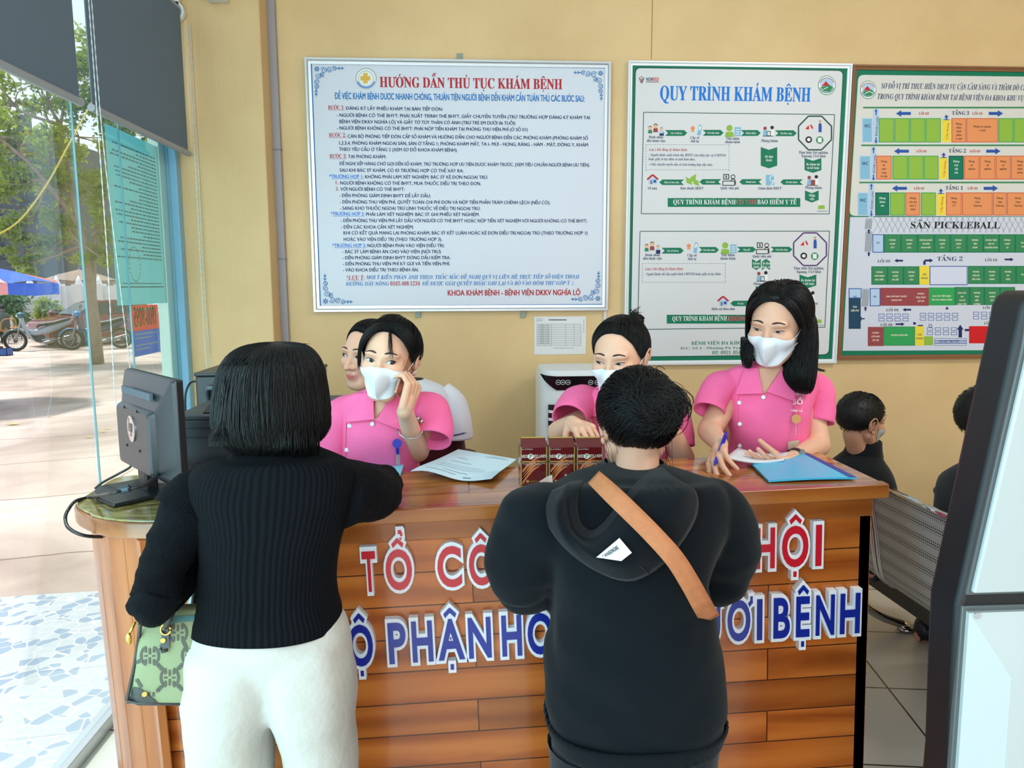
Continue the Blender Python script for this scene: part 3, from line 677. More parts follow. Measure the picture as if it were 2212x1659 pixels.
def dashed(x0, y0, x1, y1):
    for x in np.arange(x0, x1, 14): S2.rect(x, y0-1, x+8, y0+1, 'grey', LF); S2.rect(x, y1-1, x+8, y1+1, 'grey', LF)
    for y in np.arange(y0, y1, 14): S2.rect(x0-1, y, x0+1, y+8, 'grey', LF); S2.rect(x1-1, y, x1+1, y+8, 'grey', LF)
dashed(154, 504, 580, 632); S2.text('Lưu ý khi đăng ký khám bệnh:', 169, 367, 535, 14, 'red', 'serifi')
S2.text('- Người bệnh xuất trình thẻ BHYT còn hiệu lực và CMTND', 168, 563, 562, 13, 'navy', 'serifi'); S2.text('hoặc giấy tờ tùy thân có ảnh kèm theo.', 168, 407, 583, 13, 'navy', 'serifi'); S2.text('- Giấy chuyển tuyến nếu có (trừ trường hợp cấp cứu).', 168, 497, 610, 13, 'navy', 'serifi')
icon_house(189, 682); cap2('Về nhà', 187, 733); chevron(222, 350, 696, 28, 'Điều trị theo đơn', False)
for dx, dy, a in ((372, 690, 1), (398, 676, -1), (408, 696, 1)): S2.poly([(dx-14*a, dy-22), (dx+16*a, dy-6), (dx+18*a, dy+20), (dx-10*a, dy+8)], 'lime', LF)
cap2('Kho thuốc BHYT', 390, 733); chevron(428, 540, 694, 28, 'Lĩnh thuốc', False); icon_desk(576, 690); cap2('Quầy viện phí', 583, 732); chevron(632, 748, 694, 28, 'Thanh toán', False)
S2.rect(768, 658, 810, 712, 'sky', LF); S2.ring(802, 676, 14, 4, 'white', LF+.0003); S2.line([(806, 690), (796, 712)], 5, 'white', LF+.0003); cap2('Giám định BHYT', 788, 733); chevron(842, 958, 695, 28, 'Kê đơn thuốc', False)
icon_exam(1004, 684, 'wine'); S2.rect(998, 684, 1020, 710, 'wine', LF+.0004); cap2('Phòng khám', 1012, 730); down(968, 1038, 738, 800, 'Nhập', 'viện')
def bed(x, y): S2.circ(x-14, y-18, 9, 'cream', LF); S2.poly([(x-22, y+14), (x+14, y+12), (x+12, y-6), (x-18, y-6)], 'lime', LF); S2.line([(x-26, y+24), (x+26, y+24)], 3, 'grey', LF)
bed(1056, 820)
def banner(x0, x1, y0, y1, a, b, c, xm):
    S2.rect(x0, y0, x1, y1, 'green', LF); S2.text(a, x0+28, xm[0], y1-14, 23, 'white', 'serif', .0017)
    S2.text(b, xm[0]+5, xm[1]+1, y1-14, 23, 'white', 'serifb', .0016); S2.text(b, xm[0]+6, xm[1], y1-14, 23, 'red', 'serif', .0021); S2.text(c, xm[1]+6, x1-20, y1-14, 23, 'white', 'serif', .0017)
banner(266, 944, 777, 822, 'QUY TRÌNH KHÁM BỆNH', 'CÓ THẺ', 'BẢO HIỂM Y TẾ', (613, 718))
icons_patients(158, 1024); cap2('Bệnh nhân', 188, 1074); cap2('đến bệnh viện', 188, 1092); chevron(234, 348, 1046, 30, 'Lấy số thứ tự'); icon_kiosk(374, 1022); cap2('Cấp số', 390, 1076); cap2('thứ tự', 390, 1094)
chevron(425, 528, 1042, 30, 'Chờ tiếp nhận'); icon_clerk(560, 1024); cap2('Tiếp nhận', 574, 1074); cap2('khám bệnh', 574, 1092); chevron(620, 718, 1040, 28, 'Nộp phí'); icon_desk(748, 1040); cap2('Quầy viện phí', 748, 1081); chevron(792, 904, 1040, 28, 'Cận lâm sàng')
octagon(910, 955, 1078, 1122, 'purple'); cap2('Thực hiện Xét nghiệm,', 988, 1142); cap2('Xquang, CLS khác', 988, 1160); down(697, 742, 1088, 1145, 'Khám', 'bệnh'); down(747, 790, 1088, 1145, 'Chỉ định', 'dịch vụ', True); down(940, 1026, 1168, 1238, 'Bs khám lại', 'và kết luận')
icon_exam(746, 1175); cap2('Phòng khám', 748, 1222); dashed(136, 1112, 560, 1208); S2.text('Lưu ý khi đăng ký khám bệnh:', 150, 346, 1146, 14, 'red', 'serifi'); S2.text('- Người bệnh chỉ cần xuất trình CMTND hoặc giấy tờ tùy thân.', 148, 540, 1172, 13, 'navy', 'serifi')
down(716, 780, 1226, 1290, ''); icon_house(549, 1304); cap2('Điều trị theo đơn', 550, 1350); chevron(586, 690, 1316, 28, 'Về nhà', False); icon_exam(986, 1278, 'wine'); cap2('Phòng khám', 990, 1322); down(958, 1018, 1330, 1384, ''); bed(1040, 1404)
banner(261, 900, 1374, 1419, 'QUY TRÌNH KHÁM BỆNH', 'KHÔNG', 'CÓ THẺ BHYT', (568, 672))
S2.text('BỆNH VIỆN ĐA KHOA KHU VỰC', 386, 790, 1528, 17, 'green', 'serif'); S2.text('Đ/C: Tổ 1 - Phường Pú Trạng - Thị xã', 330, 760, 1551, 11, 'green', 'serif'); S2.text('ĐT: 0911. 054. 0', 492, 662, 1577, 18, 'green', 'serif')
# logos
S2.text('NOR', 155, 189, 177, 17, 'navy', 'heavy'); S2.text('RED', 189, 221, 177, 17, 'scar', 'heavy'); S2.rect(155, 181, 221, 185, 'grey', LF)
for i in range(4):
    S2.line([(119+i*2, 160+i*8), (127+i*1.5, 170+i*5)], 4, 'wine', LF); S2.line([(145-i*2, 160+i*8), (137-i*1.5, 170+i*5)], 4, 'navy', LF)
S2.ring(132, 157, 3, 3, 'wine', LF); S2.line([(132, 165), (132, 192)], 3, 'scar', LF)
def hill_logo(S, x, y, r, ry=None):
    ry = ry or r
    S.circ(x, y, r, 'green', LF, 28, ry); S.circ(x, y, r*.94, 'white', LF+.0002, 28, ry*.94); S.circ(x, y, r*.74, 'paleblue', LF+.0004, 28, ry*.74)
    S.poly([(x-r*.62, y+ry*.1), (x-r*.1, y-ry*.42), (x+r*.3, y)], 'scar', LF+.0006); S.poly([(x-r*.72, y+ry*.2), (x-r*.3, y+ry*.62), (x+r*.3, y+ry*.66), (x+r*.7, y+ry*.22), (x+r*.3, y-ry*.05)], 'mgreen', LF+.0008)
    S.line([(x-r*.4, y+ry*.4), (x+r*.1, y+ry*.2), (x+r*.6, y+ry*.35)], r*.09, 'white', LF+.001)
    S.ring(x, y, r*.84, r*.1, 'green', LF+.0004, 200, 340); S.ring(x, y, r*.84, r*.08, 'wine', LF+.0004, 20, 160)
hill_logo(S2, 1080, 200, 45, 50)
S2.build(t2, INK)

# --- poster 3 (room plan), runs out of the frame on the right
c = P(1844, 139, PYW); d = P(1809, 777.5, PYW)
R3 = ((c[0]+d[0])/2, d[2], (c[0]+d[0])/2+1.62, c[2])
t3 = poster('floor_plan_poster', 'brown-framed floor plan poster with rows of green and orange rooms', WY, None, *R3, mat('brown_frame', (128, 84, 50), .45), INK['green'][1], .022)
S3 = Sheet(lambda x, y: P(1800+x/2.369, 100+y/2.369, WY-.0165), (1, 0, 0), (0, 0, 1), (0, -1, 0))
INK['face3'] = ('grey_ground', mat('poster_face_lilac', (204, 208, 222), .4)); INK['face3b'] = ('pale_ground', mat('poster_face_pale', (212, 210, 204), .4))
XR = 2140
rounded(S3, (128, 146), (XR, 168), (XR, 872), (82, 868), 30, 'face3b', .0005); S3.poly([(86, 874), (XR, 870), (XR, 1550), (48, 1558)], 'face3', .0009)
S3.text('SƠ ĐỒ VỊ TRÍ THỰC HIỆN DỊCH VỤ CẬN LÂM SÀNG VÀ THĂM DÒ CHỨC NĂNG', 244, 1090, 216, 27, 'navy', 'serifi', y1=222)
S3.text('TRONG QUY TRÌNH KHÁM BỆNH TẠI BỆNH VIỆN ĐA KHOA KHU VỰC NGHĨA LỘ', 226, 1110, 270, 27, 'navy', 'serifi', y1=276)
hill_logo(S3, 178, 223, 41, 47)
def room(x0, y0, x1, y1, bg, bd, txt=(), ink='black', h=10):
    S3.rect(x0, y0, x1, y1, bd, .0012); S3.rect(x0+4, y0+4, x1-4, y1-4, bg, .0015)
    for i, s in enumerate(txt): S3.ctext(s, (x0+x1)/2, y0+34+i*19-(0 if len(txt) > 2 else -14), h, ink, 'serif' if ink == 'black' or ink == 'white' else 'bold', .85, .0019)
def floor_row(dx, ybar, yr0, yr1, title, cells, hall):
    S3.rect(152+dx, ybar-4, XR, ybar+4, 'mgreen', .0012)
    S3.ctext(title, 650+dx*1.6, ybar+37, 18, 'navy', 'serif', 1, .0016)
    for x in (462, 736): S3.ctext('LỐI ĐI', x+dx*1.2, ybar+36, 12, 'red', 'serif', 1, .0016)
    S3.arrow(396+dx, 320+dx, ybar+30, 30, 'royal', .0014); S3.arrow(795+dx*1.3, 868+dx*1.3, ybar+30, 30, 'royal', .0014)
    S3.rect(*hall, 'paleblue', .0012); S3.text('HÀNH LANG', (hall[0]+hall[2])/2+6, None, yr1-36, 12, 'navy', 'serif', .0016, vertical=True) if False else None
    S3.arrow((hall[0]+hall[2])/2, (hall[0]+hall[2])/2+.01, 0, 0, 'royal') if False else None
    for c in cells: room(*c[:1], yr0, c[1], yr1, *c[2:])
    xh = (hall[0]+hall[2])/2
    S3.poly([(xh-8, hall[1]+14), (xh+8, hall[1]+14), (xh, hall[1])][::-1], 'royal', .0016); S3.poly([(xh-8, hall[3]-14), (xh+8, hall[3]-14), (xh, hall[3])], 'royal', .0016)
    S3.rect(xh-3, hall[1]+12, xh+3, hall[1]+32, 'royal', .0016); S3.rect(xh-3, hall[3]-32, xh+3, hall[3]-12, 'royal', .0016)
    v, f, wd = layout('HÀNH LANG', 'serif'); a = S3.cast(xh+7, hall[3]-38); L = np.linalg.norm(S3.cast(xh+7, hall[1]+38)-a); k = L/wd
    S3.mb('navy').add(a+np.outer(v[:, 0]*k, (0, 0, 1))+np.outer(v[:, 1]*k*1.0, (-1, 0, 0))+S3.n*.0017, f)
def stairs(x0, x1, yr0, yr1, up=True):
    S3.rect(x0, yr0, x1, yr1, 'yel', .0012); xm = (x0+x1)/2
    v, f, wd = layout('Cầu thang', 'serif'); a = S3.cast(xm+7, yr1-14); L = np.linalg.norm(S3.cast(xm+7, yr0+14)-a); k = L/wd
    S3.mb('oran').add(a+np.outer(v[:, 0]*k, (0, 0, 1))+np.outer(v[:, 1]*k, (-1, 0, 0))+S3.n*.0017, f)
    S3.rect(xm-16, yr0-4, xm+16, yr0, 'royal', .0014); S3.poly([(xm-12, yr0-14), (xm+12, yr0-14), (xm, yr0-28)][::-1], 'royal', .0014); S3.rect(xm-4, yr0-16, xm+4, yr0-4, 'royal', .0014)
O, OB = 'ora', 'oran'
def rooms(x0, xs, y0, y1, items):
    pass
floor_row(0, 314, 368, 492, 'TẦNG 3', [(147, 200, 'sky', 'paleblue', ('WC',), 'navy', 16), (232, 310, 'lime', 'bgreen'), (312, 390, 'lime', 'bgreen'), (392, 470, 'lime', 'bgreen'), (472, 550, 'lime', 'bgreen'), (604, 678, O, OB, ('Phòng', 'nhận', 'bệnh', 'phẩm', 'vi sinh')), (680, 842, O, OB, ('Phòng xét nghiệm', 'vi sinh')), (844, 920, 'lime', 'bgreen'), (922, 1000, 'lime', 'bgreen'), (1002, 1080, 'lime', 'bgreen'), (1082, 1400, O, OB)], (204, 320, 232, 498)); stairs(556, 600, 378, 490)
floor_row(-10, 507, 560, 682, 'TẦNG 2', [(134, 190, 'sky', 'paleblue', ('WC',), 'navy', 16), (219, 298, O, OB, ('Phòng', 'đo', 'chức', 'năng', 'hô hấp')), (302, 380, 'lime', 'bgreen'), (382, 460, 'lime', 'bgreen'), (462, 538, 'lime', 'bgreen'), (590, 666, 'green', 'dteal', ('Phòng', 'trực', 'cấp', 'cứu'), 'white'), (668, 746, O, OB, ('Phòng', 'xét', 'nghiệm')), (748, 828, O, OB, ('Phòng', 'xét', 'nghiệm')), (830, 906, O, OB, ('Phòng', 'xét', 'nghiệm')), (908, 1000, O, OB, ('Phòng', 'nhận', 'bệnh', 'phẩm')), (1002, 1400, O, OB)], (192, 515, 218, 688)); stairs(542, 586, 572, 680)
floor_row(-20, 697, 748, 866, 'TẦNG 1', [(124, 178, 'sky', 'paleblue', ('WC',), 'navy', 16), (214, 286, 'green', 'dteal', ('Phòng', 'khám', 'sản'), 'white'), (290, 366, 'lime', 'bgreen'), (368, 444, O, OB, ('Phòng', 'siêu âm', 'màu 4', 'chiều')), (448, 524, 'lime', 'bgreen'), (576, 656, O, OB, ('Phòng', 'chụp', 'CT')), (658, 814, O, OB, ('Phòng', 'chụp', 'XQuang')), (816, 886, O, OB, ('Phòng', 'chụp', 'XQuang')), (888, 1000, O, OB, ('Phòng', 'chụp', 'XQuang')), (1002, 1400, O, OB)], (180, 702, 208, 872)); stairs(528, 572, 756, 864)
for i in range(34):
    x = 204+i*30; S3.line([(x, 872), (x+44, 954)], 1.6, 'grey', .0013); S3.line([(x+44, 872), (x, 954)], 1.6, 'grey', .0013)
S3.text('SÂN PICKLEBALL', 394, 852, 932, 34, 'black', 'serif', .0019)
for y0, y1 in ((880, 936), (946, 1052), (1240, 1332)):
    x0 = 165 if y0 < 1100 else 148
    for i in range(6): S3.line([(x0+3+i*6, y0+(i % 2)*4), (x0-3+i*6, y1)], 3, 'grey', .0013)
    S3.poly([(x0+6, y1+10), (x0+26, y1+10), (x0+16, y1)][::-1], 'navy', .0014); S3.rect(x0+12, y1+10, x0+20, y1+22, 'navy', .0014)
def grn(xs, y0, y1, names, bg='mgreen', bd='green'):
    for (a, b), n in zip(zip(xs[:-1], xs[1:]), names): room(a, y0, b, y1, bg, bd, n, 'cream', 8)
room(200, 962, 258, 1056, 'paleblue', 'royal', ('WC',), 'navy', 9)
grn([258, 346, 430, 516, 598, 682, 766, 848, 930, 1020, 1100], 962, 1056, [('PHÒNG', 'KHÁM', 'SỐ 7'), ('PHÒNG', 'KHÁM', 'SỐ 6'), ('PHÒNG KHÁM', 'CHUYÊN', 'KHOA MẮT'), ('PHÒNG', 'KHÁM', 'SỐ 4'), ('PHÒNG', 'KHÁM', 'SỐ 3'), ('PHÒNG', 'TIÊM', 'KHỚP'), ('PHÒNG TRỰC', 'BÁC SỸ', 'CHUYÊN KHOA'), ('PHÒNG', 'KHÁM', 'SỐ'), ('PHÒNG', 'KHÁM'), ('PHÒNG',)])
S3.text('TẦNG 2', 530, 660, 1098, 21, 'navy', 'serif'); S3.text('LỐI ĐI', 226, 290, 1106, 13, 'black', 'serif'); S3.arrow(356, 312, 1097, 18, 'navy', .0014); S3.text('LỐI ĐI', 775, 838, 1100, 13, 'black', 'serif'); S3.arrow(876, 922, 1091, 18, 'navy', .0014); S3.arrow(466, 510, 1096, 20, 'navy', .0014); S3.rect(460, 1098, 472, 1118, 'navy', .0014)
grn([194, 276, 358, 440], 1126, 1220, [('PHÒNG', 'GIÁM ĐỊNH', 'BẢO HIỂM'), ('PHÒNG', 'KHÁM', 'DA LIỄU'), ('PHÒNG', 'KHÁM', 'SỐ 8')]); room(440, 1124, 490, 1220, 'yel', 'yel', ('CẦU', 'THANG'), 'navy', 9)
room(492, 1124, 686, 1222, 'lilac', 'royal'); grn([688, 770, 852, 934, 1020], 1124, 1216, [('PHÒNG', 'NỘI SOI', 'TIÊU HÓA'), ('PHÒNG', 'KHÁM', 'RĂNG'), ('PHÒNG', 'ĐO', 'ĐIỆN'), ('PHÒNG',)])
room(78, 1238, 144, 1290, 'paleblue', 'royal', ('WC',), 'navy', 9); room(78, 1290, 140, 1446, 'dteal', 'dteal', ('THU', 'VIỆN PHÍ'), 'cream', 9)
room(186, 1238, 240, 1330, 'paleblue', 'royal', ('WC',), 'navy', 9); grn([240, 406, 488], 1236, 1328, [('KHO CẤP PHÁT THUỐC', 'NGOẠI TRÚ'), ('PHÒNG', 'TRỰC PHÁT', 'ĐỔ VẢI')], 'wine', 'wine'); grn([488, 620], 1234, 1326, [('KHU VỰC TIẾP NHẬN', 'THỦ TỤC HÀNH CHÍNH')], 'bgreen', 'bgreen'); grn([620, 696, 772, 852, 930], 1232, 1324, [('KHU VỰC', 'ĐO', 'CHỈ SỐ', 'SINH TỒN'), ('PHÒNG', 'TRỰC', 'ĐIỀU', 'DƯỠNG'), ('PHÒNG', 'KHÁM', 'SỐ 2'), ('PHÒNG',)])
for x0, y0, n in ((232, 1370, 4), (444, 1366, 5), (716, 1360, 4), (480, 1440, 4)):
    for i in range(n):
        for j in range(2): S3.frame(x0+i*41, y0+j*22, x0+28+i*41, y0+14+j*22, 2.5, 'royal', .0013)
S3.text('LỐI ĐI', 270, 333, 1356, 13, 'black', 'serif'); S3.arrow(398, 354, 1348, 18, 'navy', .0014); S3.text('LỐI ĐI', 240, 302, 1432, 13, 'black', 'serif'); S3.arrow(318, 364, 1422, 18, 'navy', .0014); S3.text('LỐI ĐI', 764, 828, 1344, 13, 'black', 'serif'); S3.text('LỐI', 770, 800, 1424, 13, 'black', 'serif')
grn([176, 256], 1436, 1534, [('PHÒNG', 'CẤP PHÁT', 'ĐỔ VẢI')], 'wine', 'wine'); grn([256, 418], 1434, 1532, [('PHÒNG KHÁM SẢN',)], 'bgreen', 'mgreen'); room(418, 1432, 464, 1532, 'yel', 'yel', ('CẦU', 'THANG'), 'navy', 9); room(464, 1484, 510, 1530, 'lime', 'lime')
for i in range(3): S3.frame(518, 1496+i*12, 680, 1506+i*12, 2, 'royal', .0013)
S3.text('SẢNH TRƯỚC', 540, 646, 1516, 12, 'navy', 'serif'); S3.ring(496, 1430, 8, 3, 'navy', .0013); S3.rect(640, 1448, 658, 1490, 'navy', .0014); S3.poly([(632, 1450), (666, 1450), (649, 1424)][::-1], 'navy', .0014); room(694, 1432, 900, 1520, 'scar', 'scar'); S3.text('PHÒNG CẤP CỨU', 702, 850, 1484, 13, 'yel', 'bold')
S3.poly([(672, 1446), (672, 1458), (694, 1458), (694, 1446)], 'navy', .0013); S3.poly([(140, 1384), (140, 1404), (144, 1404), (144, 1384)], 'navy', .0013); S3.rect(144, 1391, 160, 1397, 'navy', .0013)
S3.poly([(572, 1346), (590, 1346), (581, 1330)][::-1], 'navy', .0014); S3.rect(408, 1412, 422, 1424, 'navy', .0014); S3.rect(432, 1426, 458, 1432, 'navy', .0014)
S3.build(t3, INK)
# ---------------------------------------------------------------- the counter (stands slightly out of level, rising to the right)
TILT = math.atan(.032)
CM = Matrix.Translation((0, 1.68, 1.093)) @ Matrix.Rotation(-TILT, 4, 'Y')
CMI = np.array(CM.inverted())
def WT(px, py, lift=0.):
    """point of the worktop plane under a pixel (world)."""
    z = 1.08
    for i in range(6):
        p = PZ(px, py, z+lift); z = 1.093+.032*p[0]
    return p
def topz(x): return 1.093+.032*x
def plank_mat(name, w_, h_, vertical=False, cols=((170, 90, 34), (186, 106, 44), (138, 66, 22)), rough=.22, off=.37):
    m = mat(name, cols[0], rough, spec=.5, coat=.35)
    nt = m.node_tree; b = nt.nodes['Principled BSDF']; L = nt.links
    t = nt.nodes.new('ShaderNodeTexCoord'); mp = nt.nodes.new('ShaderNodeMapping')
    mp.inputs['Rotation'].default_value = {'v': (0, math.radians(90), 0), 'f': (math.radians(-90), 0, 0), 's': (math.radians(-90), math.radians(90), 0)}.get(vertical, (0, 0, 0))
    if vertical == 'v': mp.inputs['Location'].default_value = (5.3, 5.3, 5.3)
    if h_ >= .5 and vertical != 'v': mp.inputs['Location'].default_value = (3.3, .23, .1)
    L.new(t.outputs['Object'], mp.inputs[0])
    br = nt.nodes.new('ShaderNodeTexBrick'); br.offset = off; br.offset_frequency = 2; br.inputs['Scale'].default_value = 1
    br.inputs['Brick Width'].default_value = w_; br.inputs['Row Height'].default_value = h_; br.inputs['Mortar Size'].default_value = .0016; br.inputs['Mortar Smooth'].default_value = .1
    br.inputs['Color1'].default_value = (0, 0, 0, 1); br.inputs['Color2'].default_value = (1, 1, 1, 1); br.inputs['Mortar'].default_value = (.5, .5, .5, 1)
    L.new(mp.outputs[0], br.inputs[0])
    # grain: stretched noise, shifted per plank
    ad = nt.nodes.new('ShaderNodeVectorMath'); ad.operation = 'MULTIPLY_ADD'
    L.new(br.outputs['Color'], ad.inputs[0]); ad.inputs[1].default_value = (7.3, 5.1, 3.7); L.new(mp.outputs[0], ad.inputs[2])
    sc = nt.nodes.new('ShaderNodeMapping'); sc.inputs['Scale'].default_value = (1.1, 9, 9); L.new(ad.outputs[0], sc.inputs[0])
    n = nt.nodes.new('ShaderNodeTexNoise'); n.inputs['Scale'].default_value = 1.6; n.inputs['Detail'].default_value = 7; n.inputs['Distortion'].default_value = 1.4; L.new(sc.outputs[0], n.inputs[0])
    wv = nt.nodes.new('ShaderNodeTexWave'); wv.wave_type = 'BANDS'; wv.bands_direction = 'Y'; wv.inputs['Scale'].default_value = .45; wv.inputs['Distortion'].default_value = 7; wv.inputs['Detail'].default_value = 3; wv.inputs['Detail Scale'].default_value = .7; L.new(sc.outputs[0], wv.inputs[0])
    mx = nt.nodes.new('ShaderNodeMix'); mx.data_type = 'FLOAT'; mx.inputs[0].default_value = .3; L.new(n.outputs[0], mx.inputs[2]); L.new(wv.outputs['Fac'], mx.inputs[3])
    r = nt.nodes.new('ShaderNodeValToRGB'); e = r.color_ramp.elements
    e[0].position = .25; e[0].color = lin(cols[2]); e[1].position = .72; e[1].color = lin(cols[1]); k = e.new(.5); k.color = lin(cols[0])
    L.new(mx.outputs[0], r.inputs[0])
    hs = nt.nodes.new('ShaderNodeHueSaturation'); L.new(r.outputs[0], hs.inputs['Color'])
    mr = nt.nodes.new('ShaderNodeMapRange'); mr.inputs[3].default_value = .74; mr.inputs[4].default_value = 1.14; L.new(br.outputs['Color'], mr.inputs[0]); L.new(mr.outputs[0], hs.inputs['Value'])
    mm = nt.nodes.new('ShaderNodeMixRGB'); L.new(br.outputs['Fac'], mm.inputs[0]); L.new(hs.outputs[0], mm.inputs[1]); mm.inputs[2].default_value = lin((70, 32, 10)); L.new(mm.outputs[0], b.inputs['Base Color'])
    bp = nt.nodes.new('ShaderNodeBump'); bp.inputs['Strength'].default_value = .5; bp.inputs['Distance'].default_value = .003; bp.invert = True
    L.new(br.outputs['Fac'], bp.inputs['Height']); L.new(bp.outputs[0], b.inputs['Normal'])
    return m
m_front = plank_mat('orange_wood_planks', 1.15, .083, 'f')
m_top = plank_mat('orange_wood_top', .62, .11, False, ((184, 114, 56), (196, 128, 66), (154, 88, 38)), .22)
m_trim = plank_mat('orange_wood_trim', 3.0, .5, 'f', ((170, 94, 38), (184, 110, 48), (146, 76, 28)))
m_staves = plank_mat('vertical_wood_staves', 50, 50, 'v', ((172, 98, 50), (188, 114, 60), (150, 80, 36)), .3, 0)
counter = thing('reception_counter', 'long orange wooden reception counter with red and blue raised letters', 'counter', (0, 1.68, 0))
def local(o):   # built in the counter's own frame, then set into the world with its slight slope
    o.matrix_basis = CM; o.parent = counter; o.matrix_parent_inverse = wmat(counter).inverted(); return o
XL, XR_ = -.70, 1.0
top = MB()
top.box((XL, 0, -.03), (XR_, .355, 0)); o = local(bevel(top.build('worktop', m_top), .004))
fr_ = MB().box((XL, -.004, -.034), (XR_+.004, .03, .001)); local(bevel(fr_.build('worktop_edge', m_trim), .003)); 
local(bevel(MB().box((XL+.02, .022, -.085), (XR_-.02, .06, -.03)).build('top_rail', m_trim), .003))
# front panel, below the rail
ZB = -1.11
local(MB().box((XL-.06, .03, ZB), (XR_-.022, .06, -.08)).build('front_panel', m_front))
local(bevel(MB().box((XR_-.05, .03, ZB-.03), (XR_-.02, .33, -.03)).build('side_panel', plank_mat('side_wood_planks', 1.15, .083, 's', ((168, 92, 34), (180, 104, 42), (140, 72, 24)))), .002))
local(MB().box((XL+.03, .06, -.5), (XR_-.05, .32, -.48)).build('inner_shelf', m_top))
# rounded end with a marbled glass-covered top
pts = [(348, 1129), (285, 1128), (229, 1124), (200, 1117), (180, 1109), (165, 1101), (158, 1093), (160, 1086), (169, 1080), (185, 1070), (206, 1058), (222, 1047), (238, 1037), (254, 1031), (275, 1029)]
poly = [xf(CMI, WT(*p)) for p in pts]
poly = spline(np.array(poly), 60)
for _ in range(12): poly[1:-1] = (poly[:-2]+2*poly[1:-1]+poly[2:])/4
poly = [(p[0], p[1]) for p in poly]
poly = [(XL, .0)]+[(x, max(y, -.002)) for x, y in poly[2:]]+[(-.90, .47), (XL, .47)]
def extr(pl, z0, z1): return MB().prism([(x, y, z0) for x, y in pl], (0, 0, z1-z0))
local(bevel(extr(poly, -.042, -.003).build('rounded_top', plank_mat('round_edge_wood', 3.0, .5, 'f', ((158, 96, 50), (176, 112, 62), (126, 72, 36)))), .004))
def marble():
    m = mat('olive_marble_glass', (120, 112, 60), .06, spec=.6, coat=.6)
    nt = m.node_tree; b = nt.nodes['Principled BSDF']; t = nt.nodes.new('ShaderNodeTexCoord')
    n = nt.nodes.new('ShaderNodeTexNoise'); n.inputs['Scale'].default_value = 9; n.inputs['Detail'].default_value = 8; n.inputs['Distortion'].default_value = 2.5
    mp = nt.nodes.new('ShaderNodeMapping'); mp.inputs['Scale'].default_value = (.7, 2.2, 1); mp.inputs['Rotation'].default_value = (0, 0, .5)
    nt.links.new(t.outputs['Object'], mp.inputs[0]); nt.links.new(mp.outputs[0], n.inputs[0])
    r = nt.nodes.new('ShaderNodeValToRGB'); e = r.color_ramp.elements; e[0].position = .36; e[0].color = lin((84, 70, 34)); e[1].position = .68; e[1].color = lin((150, 130, 84)); k = e.new(.5); k.color = lin((112, 102, 58)); k = e.new(.58); k.color = lin((134, 124, 76))
    nt.links.new(n.outputs[0], r.inputs[0]); nt.links.new(r.outputs[0], b.inputs['Base Color']); return m
inner = [(x+.006 if x < -.9 else x, y+.004 if y < .3 else y-.004) for x, y in poly]
local(bevel(extr(inner, -.003, .003).build('marbled_glass_top', marble()), .002))
# staves following the rounded end, inset below the top
def inset(pl, d):
    p = np.array(pl); c = p.mean(0); out = []
    n = len(p)
    for i in range(n):
        t = p[(i+1) % n]-p[i-1]; t /= np.linalg.norm(t)+1e-9; nr = np.array([-t[1], t[0]])
        if nr@(c-p[i]) < 0: nr = -nr
        out.append(p[i]+nr*d)
    return out
ins = [q for q in inset(poly, .03)]
# fluted like separate boards: small chamfer at every board joint
path = np.array(ins[0:-2]); seg = np.linalg.norm(np.diff(path, axis=0), axis=1); s = np.r_[0, np.cumsum(seg)]
nb = max(4, int(s[-1]/.062)); jt = np.linspace(0, s[-1], nb+1)
bd = MB()
for a, b in zip(jt[:-1], jt[1:]):
    pa = np.array([np.interp(a+.001, s, path[:, 0]), np.interp(a+.001, s, path[:, 1])]); pb = np.array([np.interp(b-.001, s, path[:, 0]), np.interp(b-.001, s, path[:, 1])])
    t = (pb-pa)/np.linalg.norm(pb-pa); nr = np.array([-t[1], t[0]]); c_ = np.mean(ins, axis=0)
    if nr@(c_-pa) < 0: nr = -nr
    e = .003
    q = [pa+nr*e, pa+t*e, pb-t*e, pb+nr*e, pb+nr*.02, pa+nr*.02]
    bd.prism([(x, y, ZB-.03) for x, y in q], (0, 0, -.042-(ZB-.03)))
local(bd.build('curved_staves', m_staves))
local(MB().box((-.93, .44, ZB-.03), (XL+.04, .46, -.042)).build('back_board', m_trim))

